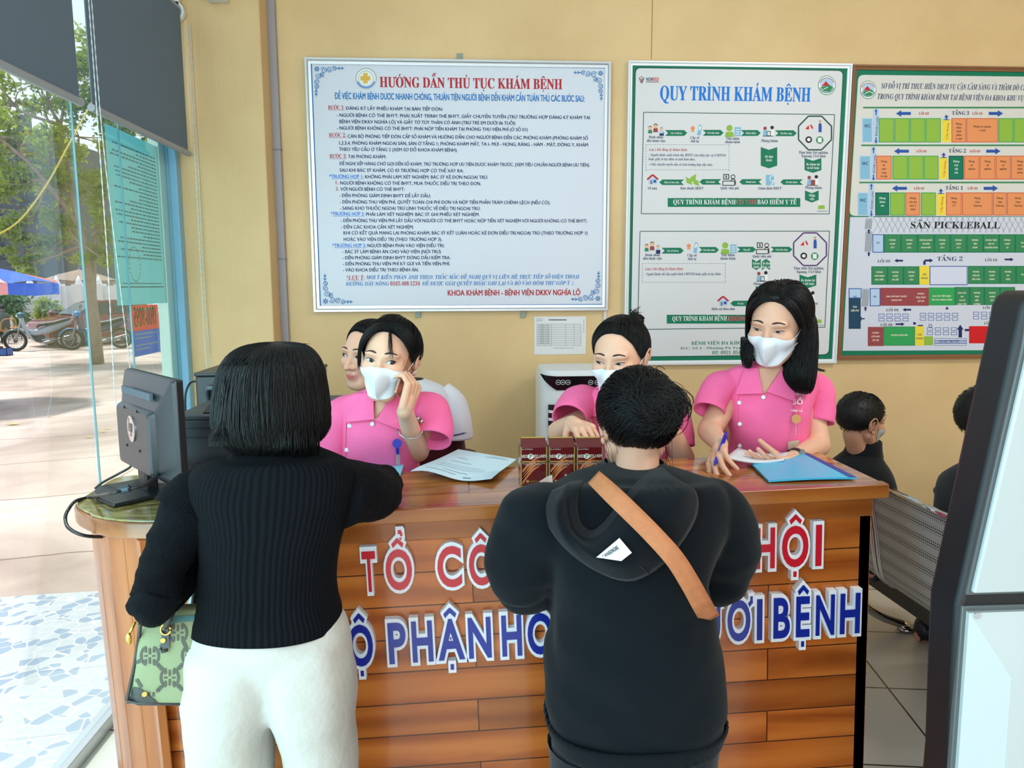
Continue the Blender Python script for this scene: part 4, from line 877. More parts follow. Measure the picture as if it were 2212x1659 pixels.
# raised letters on the front: white backing with a coloured face
m_red = mat('red_letter_face', (190, 24, 42), .25, coat=.3); m_blue = mat('blue_letter_face', (18, 36, 140), .25, coat=.3); m_lw = mat('white_letter_foam', (222, 226, 232), .5)
def letter_mesh(ch, off, x0, z0, sx, sz, ya, yb):
    nf = unicodedata.normalize('NFD', ch); base = nf[0]
    c = bpy.data.curves.new('l', 'FONT'); c.body = base; c.size = 1; c.resolution_u = 5; c.offset = off
    o = bpy.data.objects.new('l', c); COL.objects.link(o); bpy.context.view_layer.update()
    me = bpy.data.meshes.new_from_object(o.evaluated_get(bpy.context.evaluated_depsgraph_get()))
    bpy.data.objects.remove(o)
    bm = bmesh.new(); bm.from_mesh(me); bpy.data.meshes.remove(me); bpy.data.curves.remove(c)
    bmesh.ops.remove_doubles(bm, verts=bm.verts, dist=1e-5)
    r = bmesh.ops.extrude_face_region(bm, geom=bm.faces[:])
    for v in [g for g in r['geom'] if isinstance(g, bmesh.types.BMVert)]: v.co.z = 1
    bm.verts.ensure_lookup_table()
    vv = np.array([v.co[:] for v in bm.verts]); ff = [tuple(v.index for v in f.verts) for f in bm.faces]; bm.free()
    m = MB(); m.add(vv, ff)
    flat = glyph(base, 'sans')[0]
    grow = max(off-.03, 0)
    def fat(q, g):
        q = np.array(q); c_ = q.mean(0); e1 = q[1]-q[0]; e2 = q[3]-q[0]; l1, l2 = np.linalg.norm(e1), np.linalg.norm(e2); u1, u2 = e1/l1, e2/l2
        return [c_+a*u1*(l1/2+g)+b*u2*(l2/2+g) for a, b in ((-1, -1), (1, -1), (1, 1), (-1, 1))]
    up = MB()
    for iq, q in enumerate(marks(nf[1:], flat, .105)):
        q = fat(q, grow); q = [(x, y+.02) if y > .3 else (x, y-.03) for x, y in q]
        m.prism([(x, y, .03*(iq+1)) for x, y in q], (0, 0, 1))
    V = np.vstack(m.v)
    m.v = [np.column_stack([x0+V[:, 0]*sx, ya+(1-V[:, 2])*(yb-ya), z0+V[:, 1]*sz])]
    return m
YF = 1.68+.03
def front(px, py):   # photo pixel onto the counter front, counter frame
    p = P(px, py, YF); return xf(CMI, p)
def letters(row, base, capy, mface, desc):
    for ch, xl, xr in row:
        nf = unicodedata.normalize('NFD', ch)[0]
        g = glyph(nf, 'sans')[0]; gw = g[:, 0].max()-g[:, 0].min(); gh = glyph('H', 'sans')[0][:, 1].max()
        xm = (xl+xr)/2; a = front(xl, base(xm)); b = front(xr, base(xm)); t = front(xm, capy(xm))
        W_ = b[0]-a[0]; Hh = t[2]-a[2]
        e = .022                                    # white rim, metres kept inside the measured outline
        rim = .0085; sz = (Hh-2*rim)/gh; sx = max((W_-2*rim)/gw, sz*.3)
        x0 = a[0]+rim-g[:, 0].min()*sx; z0 = a[2]+rim
        k = letter_mesh(ch, .03+rim/((sx+sz)/2)*.8, x0, z0, sx, sz, .012, .031)
        o = local(k.build('raised_letter', m_lw)); o.data.set_sharp_from_angle(angle=.5)
        f = letter_mesh(ch, .024, x0, z0, sx, sz, .0095, .013).build('letter_face', mface)
        f.matrix_basis = CM; f.parent = o; f.matrix_parent_inverse = wmat(o).inverted()
        o['label'] = desc
b1 = lambda x: 1277-(x-803)*.0585; c1 = lambda x: 1180-(x-803)*.0585
letters([('T', 782, 824), ('Ổ', 832, 900), ('C', 942, 1005), ('Ô', 1009, 1075), ('N', 1086, 1142), ('G', 1150, 1215), ('T', 1258, 1300), ('Á', 1303, 1365), ('C', 1370, 1432), ('X', 1468, 1524), ('Ã', 1526, 1588), ('H', 1620, 1672), ('Ộ', 1676, 1743), ('I', 1748, 1771)], b1, c1, m_red, 'red raised letter on white backing')
b2 = lambda x: 1436-(x-784)*.0665; c2 = lambda x: 1338-(x-784)*.0645
letters([('B', 692, 748), ('Ộ', 752, 817), ('P', 838, 887), ('H', 888, 944), ('Ậ', 944, 1010), ('N', 1008, 1068), ('H', 1079, 1133), ('Ỗ', 1134, 1200), ('T', 1226, 1268), ('R', 1270, 1322), ('Ợ', 1322, 1388), ('N', 1398, 1450), ('G', 1452, 1508), ('Ư', 1510, 1556), ('Ờ', 1560, 1620), ('I', 1623, 1645), ('B', 1658, 1704), ('Ệ', 1706, 1746), ('N', 1748, 1799), ('H', 1800, 1853)], b2, c2, m_blue, 'blue raised letter on white backing')
# ---------------------------------------------------------------- people: heads, bodies, hands, hair, clothes
from mathutils.bvhtree import BVHTree
def smin(a, b, k):
    h = np.clip(.5+.5*(b-a)/k, 0, 1); return b*(1-h)+a*h-k*h*(1-h)
def s_ell(p, c, r):
    q = (p-np.array(c))/np.array(r); l = np.linalg.norm(q, axis=-1); g = np.linalg.norm(q/np.array(r), axis=-1)+1e-9
    return l*(l-1)/g
def s_cap(p, a, b, ra, rb):
    a = np.array(a); b = np.array(b); d = b-a; t = np.clip(((p-a)@d)/(d@d), 0, 1)
    return np.linalg.norm(p-a-t[..., None]*d, axis=-1)-(ra+(rb-ra)*t)
def head_sdf(p):
    p = p.copy(); p[..., 0] = np.abs(p[..., 0])
    d = s_ell(p, (0, .012, .024), (.073, .092, .079))
    d = smin(d, s_ell(p, (0, -.028, -.03), (.058, .060, .082)), .03)
    d = smin(d, s_cap(p, (.05, .0, -.055), (.02, -.062, -.097), .017, .019), .025)
    d = smin(d, s_ell(p, (0, -.068, -.098), (.02, .02, .018)), .018)
    d = smin(d, s_ell(p, (.036, -.062, -.026), (.024, .024, .022)), .022)
    d = smin(d, s_ell(p, (.024, -.074, .02), (.026, .014, .009)), .014)
    d = -smin(-d, s_ell(p, (.031, -.098, .001), (.017, .016, .010)), .009)      # eye sockets
    d = smin(d, s_ell(p, (.031, -.072, .001), (.0135, .0135, .0115)), .006)     # lids over the eyeballs
    d = smin(d, s_cap(p, (0, -.084, .006), (0, -.106, -.034), .0065, .0105), .010)
    d = smin(d, s_ell(p, (.0125, -.091, -.037), (.0085, .0095, .0075)), .006)
    d = smin(d, s_ell(p, (0, -.083, -.066), (.022, .012, .017)), .010)
    d = smin(d, s_ell(p, (.009, -.0905, -.0610), (.012, .0050, .0036)), .004)
    d = smin(d, s_ell(p, (.0, -.0905, -.0718), (.014, .0052, .0042)), .004)
    d = -smin(-d, s_cap(p, (0, -.1005, -.0668), (.019, -.0905, -.0668), .0030, .0016), .002)
    return d
def head_R(D):
    D = np.asarray(D, float); D = D/np.linalg.norm(D, axis=-1, keepdims=True); sh = D.shape[:-1]; D = D.reshape(-1, 3)
    ts = np.linspace(.17, .03, 140); out = np.full(len(D), .09)
    for i in range(0, len(D), 4000):
        d = D[i:i+4000]; v = head_sdf(d[:, None, :]*ts[None, :, None]); ins = v < 0
        k = np.argmax(ins, 1); k = np.where(ins.any(1), np.maximum(k, 1), 1); r = np.arange(len(d))
        a, b = v[r, k-1], v[r, k]; out[i:i+4000] = ts[k-1]+(ts[k]-ts[k-1])*a/(a-b+1e-12)
    return out.reshape(sh)
def dirs(az, el):
    az, el = np.broadcast_arrays(np.radians(az), np.radians(el))
    return np.stack([np.sin(az)*np.cos(el), -np.cos(az)*np.cos(el), np.sin(el)], -1)
_n, _k = 132, 100
_az = np.linspace(0, 360, _n, endpoint=False); _el = np.linspace(-89, 89, _k)
_D = dirs(_az[None, :], _el[:, None]); HEAD = _D*head_R(_D)[..., None]
_mb = MB().rings(HEAD, True)
HBVH = BVHTree.FromPolygons(np.vstack(_mb.v).tolist(), _mb.f)
def face_y(x, z):
    h = HBVH.ray_cast((x, -.4, z), (0, 1, 0)); return h[0].y if h[0] else -.09
SKIN = {}
def lin3(c): return np.array(lin(c)[:3])
def head_colors(p, skin):
    c = np.tile(lin3(skin), (len(p), 1))
    def blend(col, m):
        nonlocal c; m = np.clip(m, 0, 1)[:, None]; c = c*(1-m)+lin3(col)*m
    x = np.abs(p[:, 0]); front = (p[:, 1] < -.05)
    blend((222, 142, 124), .28*np.exp(-((x-.036)/.02)**2-((p[:, 2]+.03)/.018)**2)*front)
    blend((196, 92, 96), .9*np.clip(1.5-(((p[:, 0])/.0215)**2+((p[:, 2]+.0665)/.0088)**2), 0, 1)*(p[:, 1] < -.078))
    blend((170, 112, 92), .45*np.exp(-((x-.031)/.02)**2-((p[:, 2]-.010)/.008)**2)*front)
    blend((150, 80, 72), .6*np.exp(-((x-.007)/.004)**2-((p[:, 2]+.045)/.003)**2)*front)
    return c
def rotm(yaw, pitch=0, roll=0):
    return np.array((Matrix.Rotation(math.radians(-yaw), 3, 'Z') @ Matrix.Rotation(math.radians(pitch), 3, 'X') @ Matrix.Rotation(math.radians(roll), 3, 'Y')))
class Head:
    def __init__(s, c, yaw, pitch=0, roll=0, k=1.0):
        s.c = np.array(c, float); s.R = rotm(yaw, pitch, roll); s.k = k
    def w(s, p): return s.c+s.k*(np.asarray(p, float)@s.R.T)
    def inv(s, q): return ((np.asarray(q, float)-s.c)@s.R)/s.k
    def surf(s, az, el, off=0.): 
        D = dirs(np.asarray(az, float), np.asarray(el, float)); return s.w(D*(head_R(D)+off)[..., None])
def remesh(mb, voxel, smooth=4):
    """fuse overlapping closed shells to one surface; returns verts, faces."""
    o = mb.build('tmp'); m = o.modifiers.new('r', 'REMESH'); m.mode = 'VOXEL'; m.voxel_size = voxel; m.adaptivity = 0
    if smooth:
        q = o.modifiers.new('s', 'SMOOTH'); q.factor = .5; q.iterations = smooth
    bpy.context.view_layer.update()
    e = o.evaluated_get(bpy.context.evaluated_depsgraph_get()); me = e.to_mesh()
    v = np.empty(len(me.vertices)*3, np.float32); me.vertices.foreach_get('co', v); f = [tuple(p.vertices) for p in me.polygons]
    e.to_mesh_clear(); d = o.data; bpy.data.objects.remove(o); bpy.data.meshes.remove(d)
    return v.reshape(-1, 3).astype(float), f
def m_skin():
    if 'skin' in MATS: return MATS['skin']
    m = mat('skin', (226, 178, 150), .48, spec=.4, sss=.25); b = m.node_tree.nodes['Principled BSDF']
    a = m.node_tree.nodes.new('ShaderNodeVertexColor'); a.layer_name = 'tone'; m.node_tree.links.new(a.outputs[0], b.inputs['Base Color']); return m
m_hair = mat('black_hair', (9, 8, 9), .5, spec=.32)
m_scl = mat('eye_white', (196, 186, 182), .25); m_iris = mat('dark_brown_iris', (34, 20, 14), .1); m_lash = mat('lash', (22, 16, 16), .6)
m_brow = mat('brow_hair', (74, 58, 54), .9, spec=.1)
def hand(mb, wrist, aim, palm, side, curl, thumb=(.5, .8, .25), tcurl=.35, k=.92, spread=.12):
    """five separate fingers; side=+1/-1 chooses on which side of the palm the thumb leaves."""
    a = np.array(aim, float); a /= np.linalg.norm(a); n = np.array(palm, float); n -= a*(n@a); n /= np.linalg.norm(n); s = np.cross(a, n)*side
    fore = None
    if isinstance(wrist, tuple): wrist, fore = wrist
    wrist = np.array(wrist, float)
    if fore is not None:
        fd = np.array(fore)-wrist; fd /= np.linalg.norm(fd); mb.cap(wrist+fd*.055, .0245*k, wrist-a*.002, .0225*k, 14); mb.cap(wrist, .0222*k, wrist+a*.036*k, .0200*k, 14)
    L = [(.040, .025, .020), (.044, .028, .022), (.041, .027, .021), (.032, .019, .018)]; off = [.030, .010, -.010, -.028]; kn = [.082, .086, .081, .072]
    for i in range(4):
        b = wrist+k*(a*kn[i]+s*off[i]); w0 = wrist+k*(s*off[i]*.55+a*.006)
        mb.cap(w0, .0135*k, b, .0115*k, 10)
        c = curl[i] if hasattr(curl[0], '__len__') else (curl[i]*.8, curl[i]*1.1, curl[i]*.7)
        ang = 0.; p = b; r = [.0094, .0085, .0077, .0066] if i < 3 else [.0082, .0074, .0068, .0058]
        sp_ = s*(off[i]/.03)*spread
        for j in range(3):
            ang += c[j]; d = a*math.cos(ang)+n*math.sin(ang)+sp_*math.cos(ang); d /= np.linalg.norm(d)
            q = p+d*L[i][j]*k; mb.cap(p, r[j]*k, q, r[j+1]*k, 10); p = q
    mb.cap(wrist+k*(a*.02+s*.012), .015*k, wrist+k*(a*.05+s*.018), .014*k, 10)
    d = a*thumb[0]+s*thumb[1]+n*thumb[2]; d /= np.linalg.norm(d); p = wrist+k*(a*.018+s*.02)
    for j, (l, r0, r1) in enumerate(((.042, .0135, .0108), (.032, .0108, .0092), (.024, .0092, .0072))):
        q = p+d*l*k; mb.cap(p, r0*k, q, r1*k, 10); p = q
        d = d+tcurl*(n*.6-s*.55+a*.3); d /= np.linalg.norm(d)
    return mb
def nothing(): pass
def person(label, head, caps, ells=(), hands=(), foot=(0, 0, 0), skin=(226, 178, 150), patches=(), ears=True, voxel=.007, group=None):
    """one continuous skinned body mesh (head, neck, torso, limbs, hands) as the top-level object."""
    b = MB()
    for c in caps: b.cap(*c)
    for c, r in ells: b.ell(c, r)
    bv, bf = remesh(b, voxel, 6); out = MB(); cols = []
    out.add(bv, bf); cols.append(np.tile(lin3(skin), (len(bv), 1)))
    hv = HEAD.reshape(-1, 3); m = MB().rings(HEAD, True); out.add(head.w(hv), m.f); cols.append(head_colors(hv, skin))
    if ears:
        for sx in (-1, 1):
            e = MB(); e.ell((sx*.072, .014, -.014), (.008, .018, .027), 12, 9, rot=rotm(sx*12, 0, sx*12))
            t = np.linspace(-.5, 4.0, 14); e.tube([(sx*(.079+.004*math.sin(q)), .016+.019*math.cos(q)*1.0, -.008+.027*math.sin(q)) for q in t], .0042, 6)
            e.ell((sx*.074, .004, -.038), (.006, .008, .009), 8, 6)
            v = np.vstack(e.v); out.add(head.w(v), e.f); cols.append(np.tile(lin3(skin)*.93, (len(v), 1)))
    for h in hands:
        v, f = remesh(h, .0021, 5); out.add(v, f); cols.append(np.tile(lin3(skin), (len(v), 1)))
    for v, f in patches:
        out.add(v, f); cols.append(np.tile(lin3(skin), (len(v), 1)))
    o = out.build('person', m_skin(), smooth=True, loc=foot)
    at = o.data.color_attributes.new('tone', 'FLOAT_COLOR', 'POINT')
    c = np.ones((out.n, 4)); c[:, :3] = np.vstack(cols); at.data.foreach_set('color', c.ravel())
    tag(o, label, 'person', group); return o
def eyes(head, parent, gaze=(0, 0), opening=1.0, which=(-1, 1), brows=True, browz=.024):
    for sx in which:
        ex, ez, hw, hh = .0305*sx, .0015, .0150, .0066*opening
        n, k = 20, 10; pts = np.zeros((k+1, n+1, 3)); mi = []
        for j in range(k+1):
            for i in range(n+1):
                u = -1+2*i/n; v = -1+2*j/k; prof = (1-abs(u)**2.2)
                x = ex+u*hw; z = ez+(.0022*u*sx)+(v*hh*prof*(1 if v > 0 else .8))-.0008
                pts[j, i] = (x, face_y(x, z)-.0006-.0016*prof*(1-v*v), z)
        f = []; gx, gz = ex+gaze[0]*.006, ez+gaze[1]*.004+.0005
        for j in range(k):
            for i in range(n):
                a = j*(n+1)+i; f.append((a, a+1, a+n+2, a+n+1)); q = pts[j:j+2, i:i+2].reshape(-1, 3).mean(0)
                r = math.hypot(q[0]-gx, q[2]-gz); mi.append(1 if r < .0068 else 0)
        MB().add(head.w(pts.reshape(-1, 3)), f, mi).build('eye', [m_scl, m_iris], parent, smooth=True)
        b = MB(); top = pts[k].copy(); top[:, 1] -= .001; b.tube(head.w(top), np.interp(np.linspace(0, 1, n+1), [0, .3, .8, 1], [.0004, .0009, .0012, .0004])*head.k if sx > 0 else np.interp(np.linspace(0, 1, n+1), [0, .2, .7, 1], [.0004, .0012, .0009, .0004])*head.k, 6)
        b.build('eyelashes', m_lash, parent, smooth=True)
        if brows:
            A = MB(); R = []
            for q in np.linspace(0, 1, 12):
                x = sx*(.012+.038*q); z = browz+.0005+.0035*math.sin(min(1, q*1.15)*2.6)-.0035*q*q; th = .0026*(1-q)**.55*(.35+.65*min(1, q*5))+.0002
                y0 = face_y(x, z); R.append([(x, y0-.0014, z+th), (x, face_y(x, z+th)-.0002, z+th*1.15), (x, face_y(x, z-th)-.0002, z-th*1.15), (x, y0-.0014, z-th)])
            A.rings(head.w(np.array(R)), True); A.build('eyebrow', m_brow, parent, smooth=True)
def strand_mesh(lines, r, n=3):
    """(S,K,3) polylines as thin tapering tubes."""
    Ls = np.asarray(lines, float); Sn, K = Ls.shape[:2]
    t = np.gradient(Ls, axis=1); t /= np.linalg.norm(t, axis=2, keepdims=True)+1e-9
    ref = np.tile(V3(.31, .62, .72), (Sn, K, 1)); u = np.cross(t, ref); u /= np.linalg.norm(u, axis=2, keepdims=True)+1e-9; v = np.cross(t, u)
    rr = np.asarray(r, float); rr = rr[:, None] if rr.ndim == 1 else np.full((Sn, 1), float(rr))
    tp = np.interp(np.linspace(0, 1, K), [0, .08, .75, 1], [.7, 1, .8, .15]); R = (rr*tp[None, :])[..., None]
    th = np.linspace(0, 2*np.pi, n, endpoint=False)
    V = np.stack([Ls+R*(u*math.cos(a)+v*math.sin(a)) for a in th], 2)
    idx = np.arange(Sn*K*n).reshape(Sn, K, n); F = []
    for j in range(n):
        a = idx[:, :-1, j]; b = idx[:, :-1, (j+1) % n]; c = idx[:, 1:, (j+1) % n]; d = idx[:, 1:, j]
        F.append(np.stack([a, b, c, d], -1).reshape(-1, 4))
    return V.reshape(-1, 3), np.vstack(F).tolist()
def hairline(az, tab): 
    a = np.abs((np.asarray(az, float)+180) % 360-180); return np.interp(a, [q[0] for q in tab], [q[1] for q in tab])
HL_UP = [(0, 57), (28, 54), (50, 38), (66, 10), (80, -4), (100, -14), (125, -34), (180, -42)]
def hair_cap(head, tab=HL_UP, thick=.012, n=72, k=22, az0=0, az1=360, bump=.0):
    az = np.linspace(az0, az1, n, endpoint=False); h = hairline(az, tab); R = []
    for q in np.linspace(0, 1, k):
        el = h+(89-h)*q; th = thick*min(1, .18+q*4.5)
        if bump: th = th*(1+bump*np.sin(np.radians(az)*23+q*9)*.5)
        R.append(head.surf(az, el, 0)+ (head.surf(az, el, 1.)-head.surf(az, el, 0.))*(np.asarray(th)*1.0)[..., None] if np.ndim(th) else head.surf(az, el, th))
    return np.array(R)
def flow(head, n, frm, to, off=(.006, .014), K=16, jit=3., seed=1, hang=0., drift=(0, 0, 0), wave=0., arch=.0):
    """strands over the skull from direction ranges frm to to (azimuth range, elevation range), then hanging free."""
    g = np.random.default_rng(seed); U = lambda ab: ab[0]+(ab[1]-ab[0])*g.random(n); az0 = U(frm[0]); u = (az0-frm[0][0])/(frm[0][1]-frm[0][0]+1e-9)
    el0 = U(frm[1]) if not callable(frm[1]) else frm[1](az0)+g.normal(0, 1., n)
    mode = to[2] if len(to) > 2 else 'map'
    az1 = to[0][0]+(to[0][1]-to[0][0])*u+g.normal(0, jit, n); el1 = U(to[1])+g.normal(0, jit*.4, n)
    a = dirs(az0, el0); b = dirs(az1, el1); om = np.arccos(np.clip((a*b).sum(1), -.999, .999)); o_ = g.uniform(*off, n); L = []
    for q in np.linspace(0, 1, K):
        d = (np.sin((1-q)*om)/np.sin(om))[:, None]*a+(np.sin(q*om)/np.sin(om))[:, None]*b
        d /= np.linalg.norm(d, axis=1, keepdims=True)
        L.append(head.w(d*(head_R(d)+o_*(.35+.65*min(1, q*4))+arch*math.sin(q*math.pi))[:, None]))
    L = np.array(L).transpose(1, 0, 2)
    if hang:
        m = 10; e = L[:, -1]; t = e-L[:, -2]; t /= np.linalg.norm(t, axis=1, keepdims=True)+1e-9; pts = []; p = e.copy(); st = hang*g.uniform(.75, 1.08, n)/m
        for i in range(m):
            t = t*.72+.28*(np.array([0, 0, -1.])+np.array(drift)*(i/m)); t /= np.linalg.norm(t, axis=1, keepdims=True); p = p+t*st[:, None]
            pts.append(p+wave*np.sin(i*.8+az0[:, None]*.3)*V3(1, 0, 0))
        L = np.concatenate([L, np.array(pts).transpose(1, 0, 2)], 1)
    return L
def secs(S, k=36):
    """spline-resample section table rows (py, xl, xr, Y, depth[, exponent, tilt])."""
    S = [tuple(r)+(2.3, 0.)[len(r)-5:] if len(r) < 7 else tuple(r) for r in S]
    return spline(np.array(S, float), k)
def hull(S, k=36, n=56, turn=0.):
    """stack of horizontal superellipse rings read from the outline; rows (py, x left, x right, Y centre, half depth[, exponent, tilt])."""
    R = []
    th = np.linspace(0, 2*np.pi, n, endpoint=False); c, s = math.cos(math.radians(turn)), math.sin(math.radians(turn))
    for py, xl, xr, Y, ry, ex, ti in secs(S, k):
        a, b = P(xl, py, Y), P(xr, py, Y); m = (a+b)/2; rx = abs(b[0]-a[0])/2*.985; m[2] = P((xl+xr)/2, py, Y-ry*.92)[2]
        ct, st = np.cos(th), np.sin(th); e = 2/max(ex, 1.2)
        x = rx*np.sign(ct)*np.abs(ct)**e; y = ry*np.sign(st)*np.abs(st)**e
        x, y = (x*c-y*s, x*s+y*c) if turn else (x, y)
        R.append(np.column_stack([m[0]+x, m[1]+y, m[2]+ti*y]))
    return np.array(R)
def wrinkle(R, amp, fx=9, fz=22, seed=0., along=None):
    """push ring points in and out with stretched noise."""
    R = np.array(R); c = R.mean(1, keepdims=True); d = R-c; L = np.linalg.norm(d, axis=2, keepdims=True)+1e-9; d = d/L
    o = np.zeros(R.shape[:2])
    for i in range(R.shape[0]):
        for j in range(R.shape[1]):
            p = R[i, j]; o[i, j] = noise.noise((p[0]*fx+seed, p[1]*fx, p[2]*fz+p[0]*fx*.7))+.5*noise.noise((p[0]*fx*2.3, p[1]*fx*2.3+seed, p[2]*fz*2))
    return R+d*(o*amp)[..., None]
def limb(pts, rad, k=24, n=20, flat=1.0):
    p = spline(pts, k); r = np.interp(np.linspace(0, 1, k), np.linspace(0, 1, len(rad)), rad); return tube_rings(p, r, n, flat)
def open_end(R, first=True, last=True, t=.004, deep=.03):
    """turn the rim of a sleeve or hem inwards so that it has cloth thickness."""
    R = list(R)
    def inner(a, b):
        c = a.mean(0); d = a-c; L = np.linalg.norm(d, axis=1, keepdims=True); ax = b.mean(0)-c; ax /= np.linalg.norm(ax)+1e-9
        return [a-d/L*t, a-d/L*t+ax*deep]
    if last: R += inner(R[-1], R[-2])
    if first: R = inner(R[0], R[1])[::-1]+R
    return np.array(R)
def bvh_of(R, extra=()):
    m = MB().rings(R, True)
    for e in extra: m.rings(e, True)
    return BVHTree.FromPolygons(np.vstack(m.v).tolist(), m.f)
def hit(bv, px, py, off=0., dflt=None):
    d = ray(px, py); d = d/np.linalg.norm(d); h = bv.ray_cast(Vector(CAMO), Vector(d))
    if h[0] is None:
        return None if dflt is None else P(px, py, dflt)
    return np.array(h[0])-d*off
def patch(bv, quad, off, nu=8, nv=8, dflt=2.0, thick=.002, curve=None):
    """cloth piece laid on a garment: quad of photo corners (a,b,c,d), bilinear; off may be a function of (u,v)."""
    a, b, c, d = map(np.array, quad); V = []; U = []
    for j in range(nv+1):
        for i in range(nu+1):
            u, v = i/nu, j/nv; q = (a*(1-u)+b*u)*(1-v)+(d*(1-u)+c*u)*v
            if curve is not None: q = q+np.array(curve(u, v))
            o = off(u, v) if callable(off) else off; dd = ray(*q); dd = dd/np.linalg.norm(dd)
            p = hit(bv, q[0], q[1], o, dflt); V.append(p); U.append(p+dd*thick)
    n = nu+1; N = len(V); f = []
    for j in range(nv):
        for i in range(nu):
            k = j*n+i; f += [(k, k+n, k+n+1, k+1), (N+k, N+k+1, N+k+n+1, N+k+n)]
    rim = [i for i in range(n)]+[j*n+nu for j in range(1, nv+1)]+[nv*n+i for i in range(nu-1, -1, -1)]+[j*n for j in range(nv-1, 0, -1)]
    for x, y in zip(rim, rim[1:]+rim[:1]): f.append((x, y, N+y, N+x))
    return V+U, f
def disc_on(bv, px, py, r, t=.003, off=.002, dflt=2.0):
    c = hit(bv, px, py, off, dflt); d = -ray(px, py); return MB().disc(c, d, r, t, 16)
def buttons(bv, spots, parent, dflt):
    for px, py in spots:
        o = disc_on(bv, px, py, .0062, .003, .004, dflt).build('button', mat('white_button', (226, 228, 236), .3), parent, auto=30); bevel(o, .001)
def mask_mesh(head, wide=64, top=-.0125, side=(-.004, -.052)):
    """face mask: convex shell over nose, mouth and chin with a centre fold."""
    n, k = 28, 16; V = []; ctr = [(-.0, -.106, top), (0, -.123, -.034), (0, -.121, -.058), (0, -.111, -.086), (0, -.092, -.109)]
    ctr = spline(ctr, k+1)
    sx = .066
    for j in range(k+1):
        v = j/k
        for i in range(n+1):
            u = -1+2*i/n; a = abs(u)
            z_s = side[0]-.018+(side[1]+.018-side[0])*v; y_s = -.036+.004*v; xs = sx-.016*v
            z_s2 = z_s if v < .99 else z_s
            x = xs*u; f = (1-a**1.35); y = y_s+(ctr[j][1]-y_s)*f; z = z_s+(ctr[j][2]-z_s)*(1-a**1.2)
            if 0 < v < .22: z += 0
            p = np.array([x, y, z]); d = p/np.linalg.norm(p); r = head_R(d[None])[0]+.0035; L = np.linalg.norm(p)
            V.append(d*max(L, r))
    V = np.array(V); N = len(V); f = []; w_ = n+1
    for j in range(k):
        for i in range(n): q = j*w_+i; f.append((q, q+1, q+w_+1, q+w_))
    U = V*(1-.0016/np.linalg.norm(V, axis=1, keepdims=True)); g = [tuple(x+N for x in q[::-1]) for q in f]
    rim = [i for i in range(w_)]+[j*w_+n for j in range(1, k+1)]+[k*w_+i for i in range(n-1, -1, -1)]+[j*w_ for j in range(k-1, 0, -1)]
    return np.vstack([V, U]), f+g+[(a, N+a, N+b, b) for a, b in zip(rim, rim[1:]+rim[:1])], V.reshape(k+1, w_, 3)
m_mask = mat('white_mask', (226, 230, 236), .75, sheen=.1)
def face_mask(head, parent, label='white face mask', mt=None, **kw):
    v, f, G = mask_mesh(head, **kw)
    o = MB().add(head.w(v), f).build('face_mask', mt or m_mask, parent, auto=50); o['label'] = label
    for sx in (-1, 1):
        e = G[:, 0] if sx < 0 else G[:, -1]
        for q, z1 in ((2, .012), (len(e)-3, -.028)):
            p0 = e[q]; p1 = np.array([sx*.081, .006, z1]); m = (p0+p1)/2; d = m/np.linalg.norm(m); m = d*max(np.linalg.norm(m), head_R(d[None])[0]+.004)
            MB().tube(head.w(spline([p0, m, p1], 10)), .0011, 6).build('ear_loop', mt or m_mask, o, smooth=True)
    return o
def cloth(name, col, rough=.85, bump=(320, .12), var=(6, .06), sheen=.15):
    return mat(name, col, rough, spec=.12, bump=bump, var=var, sheen=sheen)
m_pink = cloth('pink_cotton', (248, 112, 166), .8, sheen=.05)
# ---------------------------------------------------------------- the six women
def hairs(hm, r, *sets):
    for L in sets:
        v, f = strand_mesh(L, r); hm.add(v, f)
def mid(a, b): return (np.array(a)+np.array(b))/2
def std(hd, sl, sr, arms, pel, feet, sc=1.0, ak=1.0, chest=(.125, .082, .15)):
    """capsules and ellipsoids of a standing body; arms = list of joint chains."""
    nb = mid(sl, sr)+V3(0, .005, .035); top = hd.w((0, .022, -.06)); ch = mid(nb, pel)+V3(0, 0, .12)
    caps = [(top, .047*sc, nb, .05*sc), (nb, .05*sc, sl, .042*ak), (nb, .05*sc, sr, .042*ak), (nb+V3(0, .01, -.03), .07, mid(nb, pel), .085), (mid(nb, pel), .08, pel, .075)]
    for ch_ in arms:
        rs = [.042, .034, .023]
        for (a, b), (r0, r1) in zip(zip(ch_[:-1], ch_[1:]), ((.042*ak, .035*ak), (.036*ak, .023*sc))): caps.append((a, r0, b, r1))
    ells = [(mid(nb, pel)+V3(0, 0, (nb[2]-pel[2])*.2), (chest[0], chest[1], (nb[2]-pel[2])*.32)), (pel+V3(0, .012, 0), (.115, .07, .08))]
    for s_, ft in zip((-1, 1), feet):
        hip = np.array(pel)+V3(s_*.075, 0, -.05); kn = mid(hip, ft)+V3(0, -.01, .02); an = np.array(ft)+V3(0, .02, .07)
        caps += [(hip, .06, kn, .048), (kn, .05, an, .033), (an, .034, np.array(ft)+V3(0, -.06, .026), .026), (np.array(ft)+V3(0, .04, .03), .03, np.array(ft)+V3(0, -.12, .022), .022)]
    return caps, ells
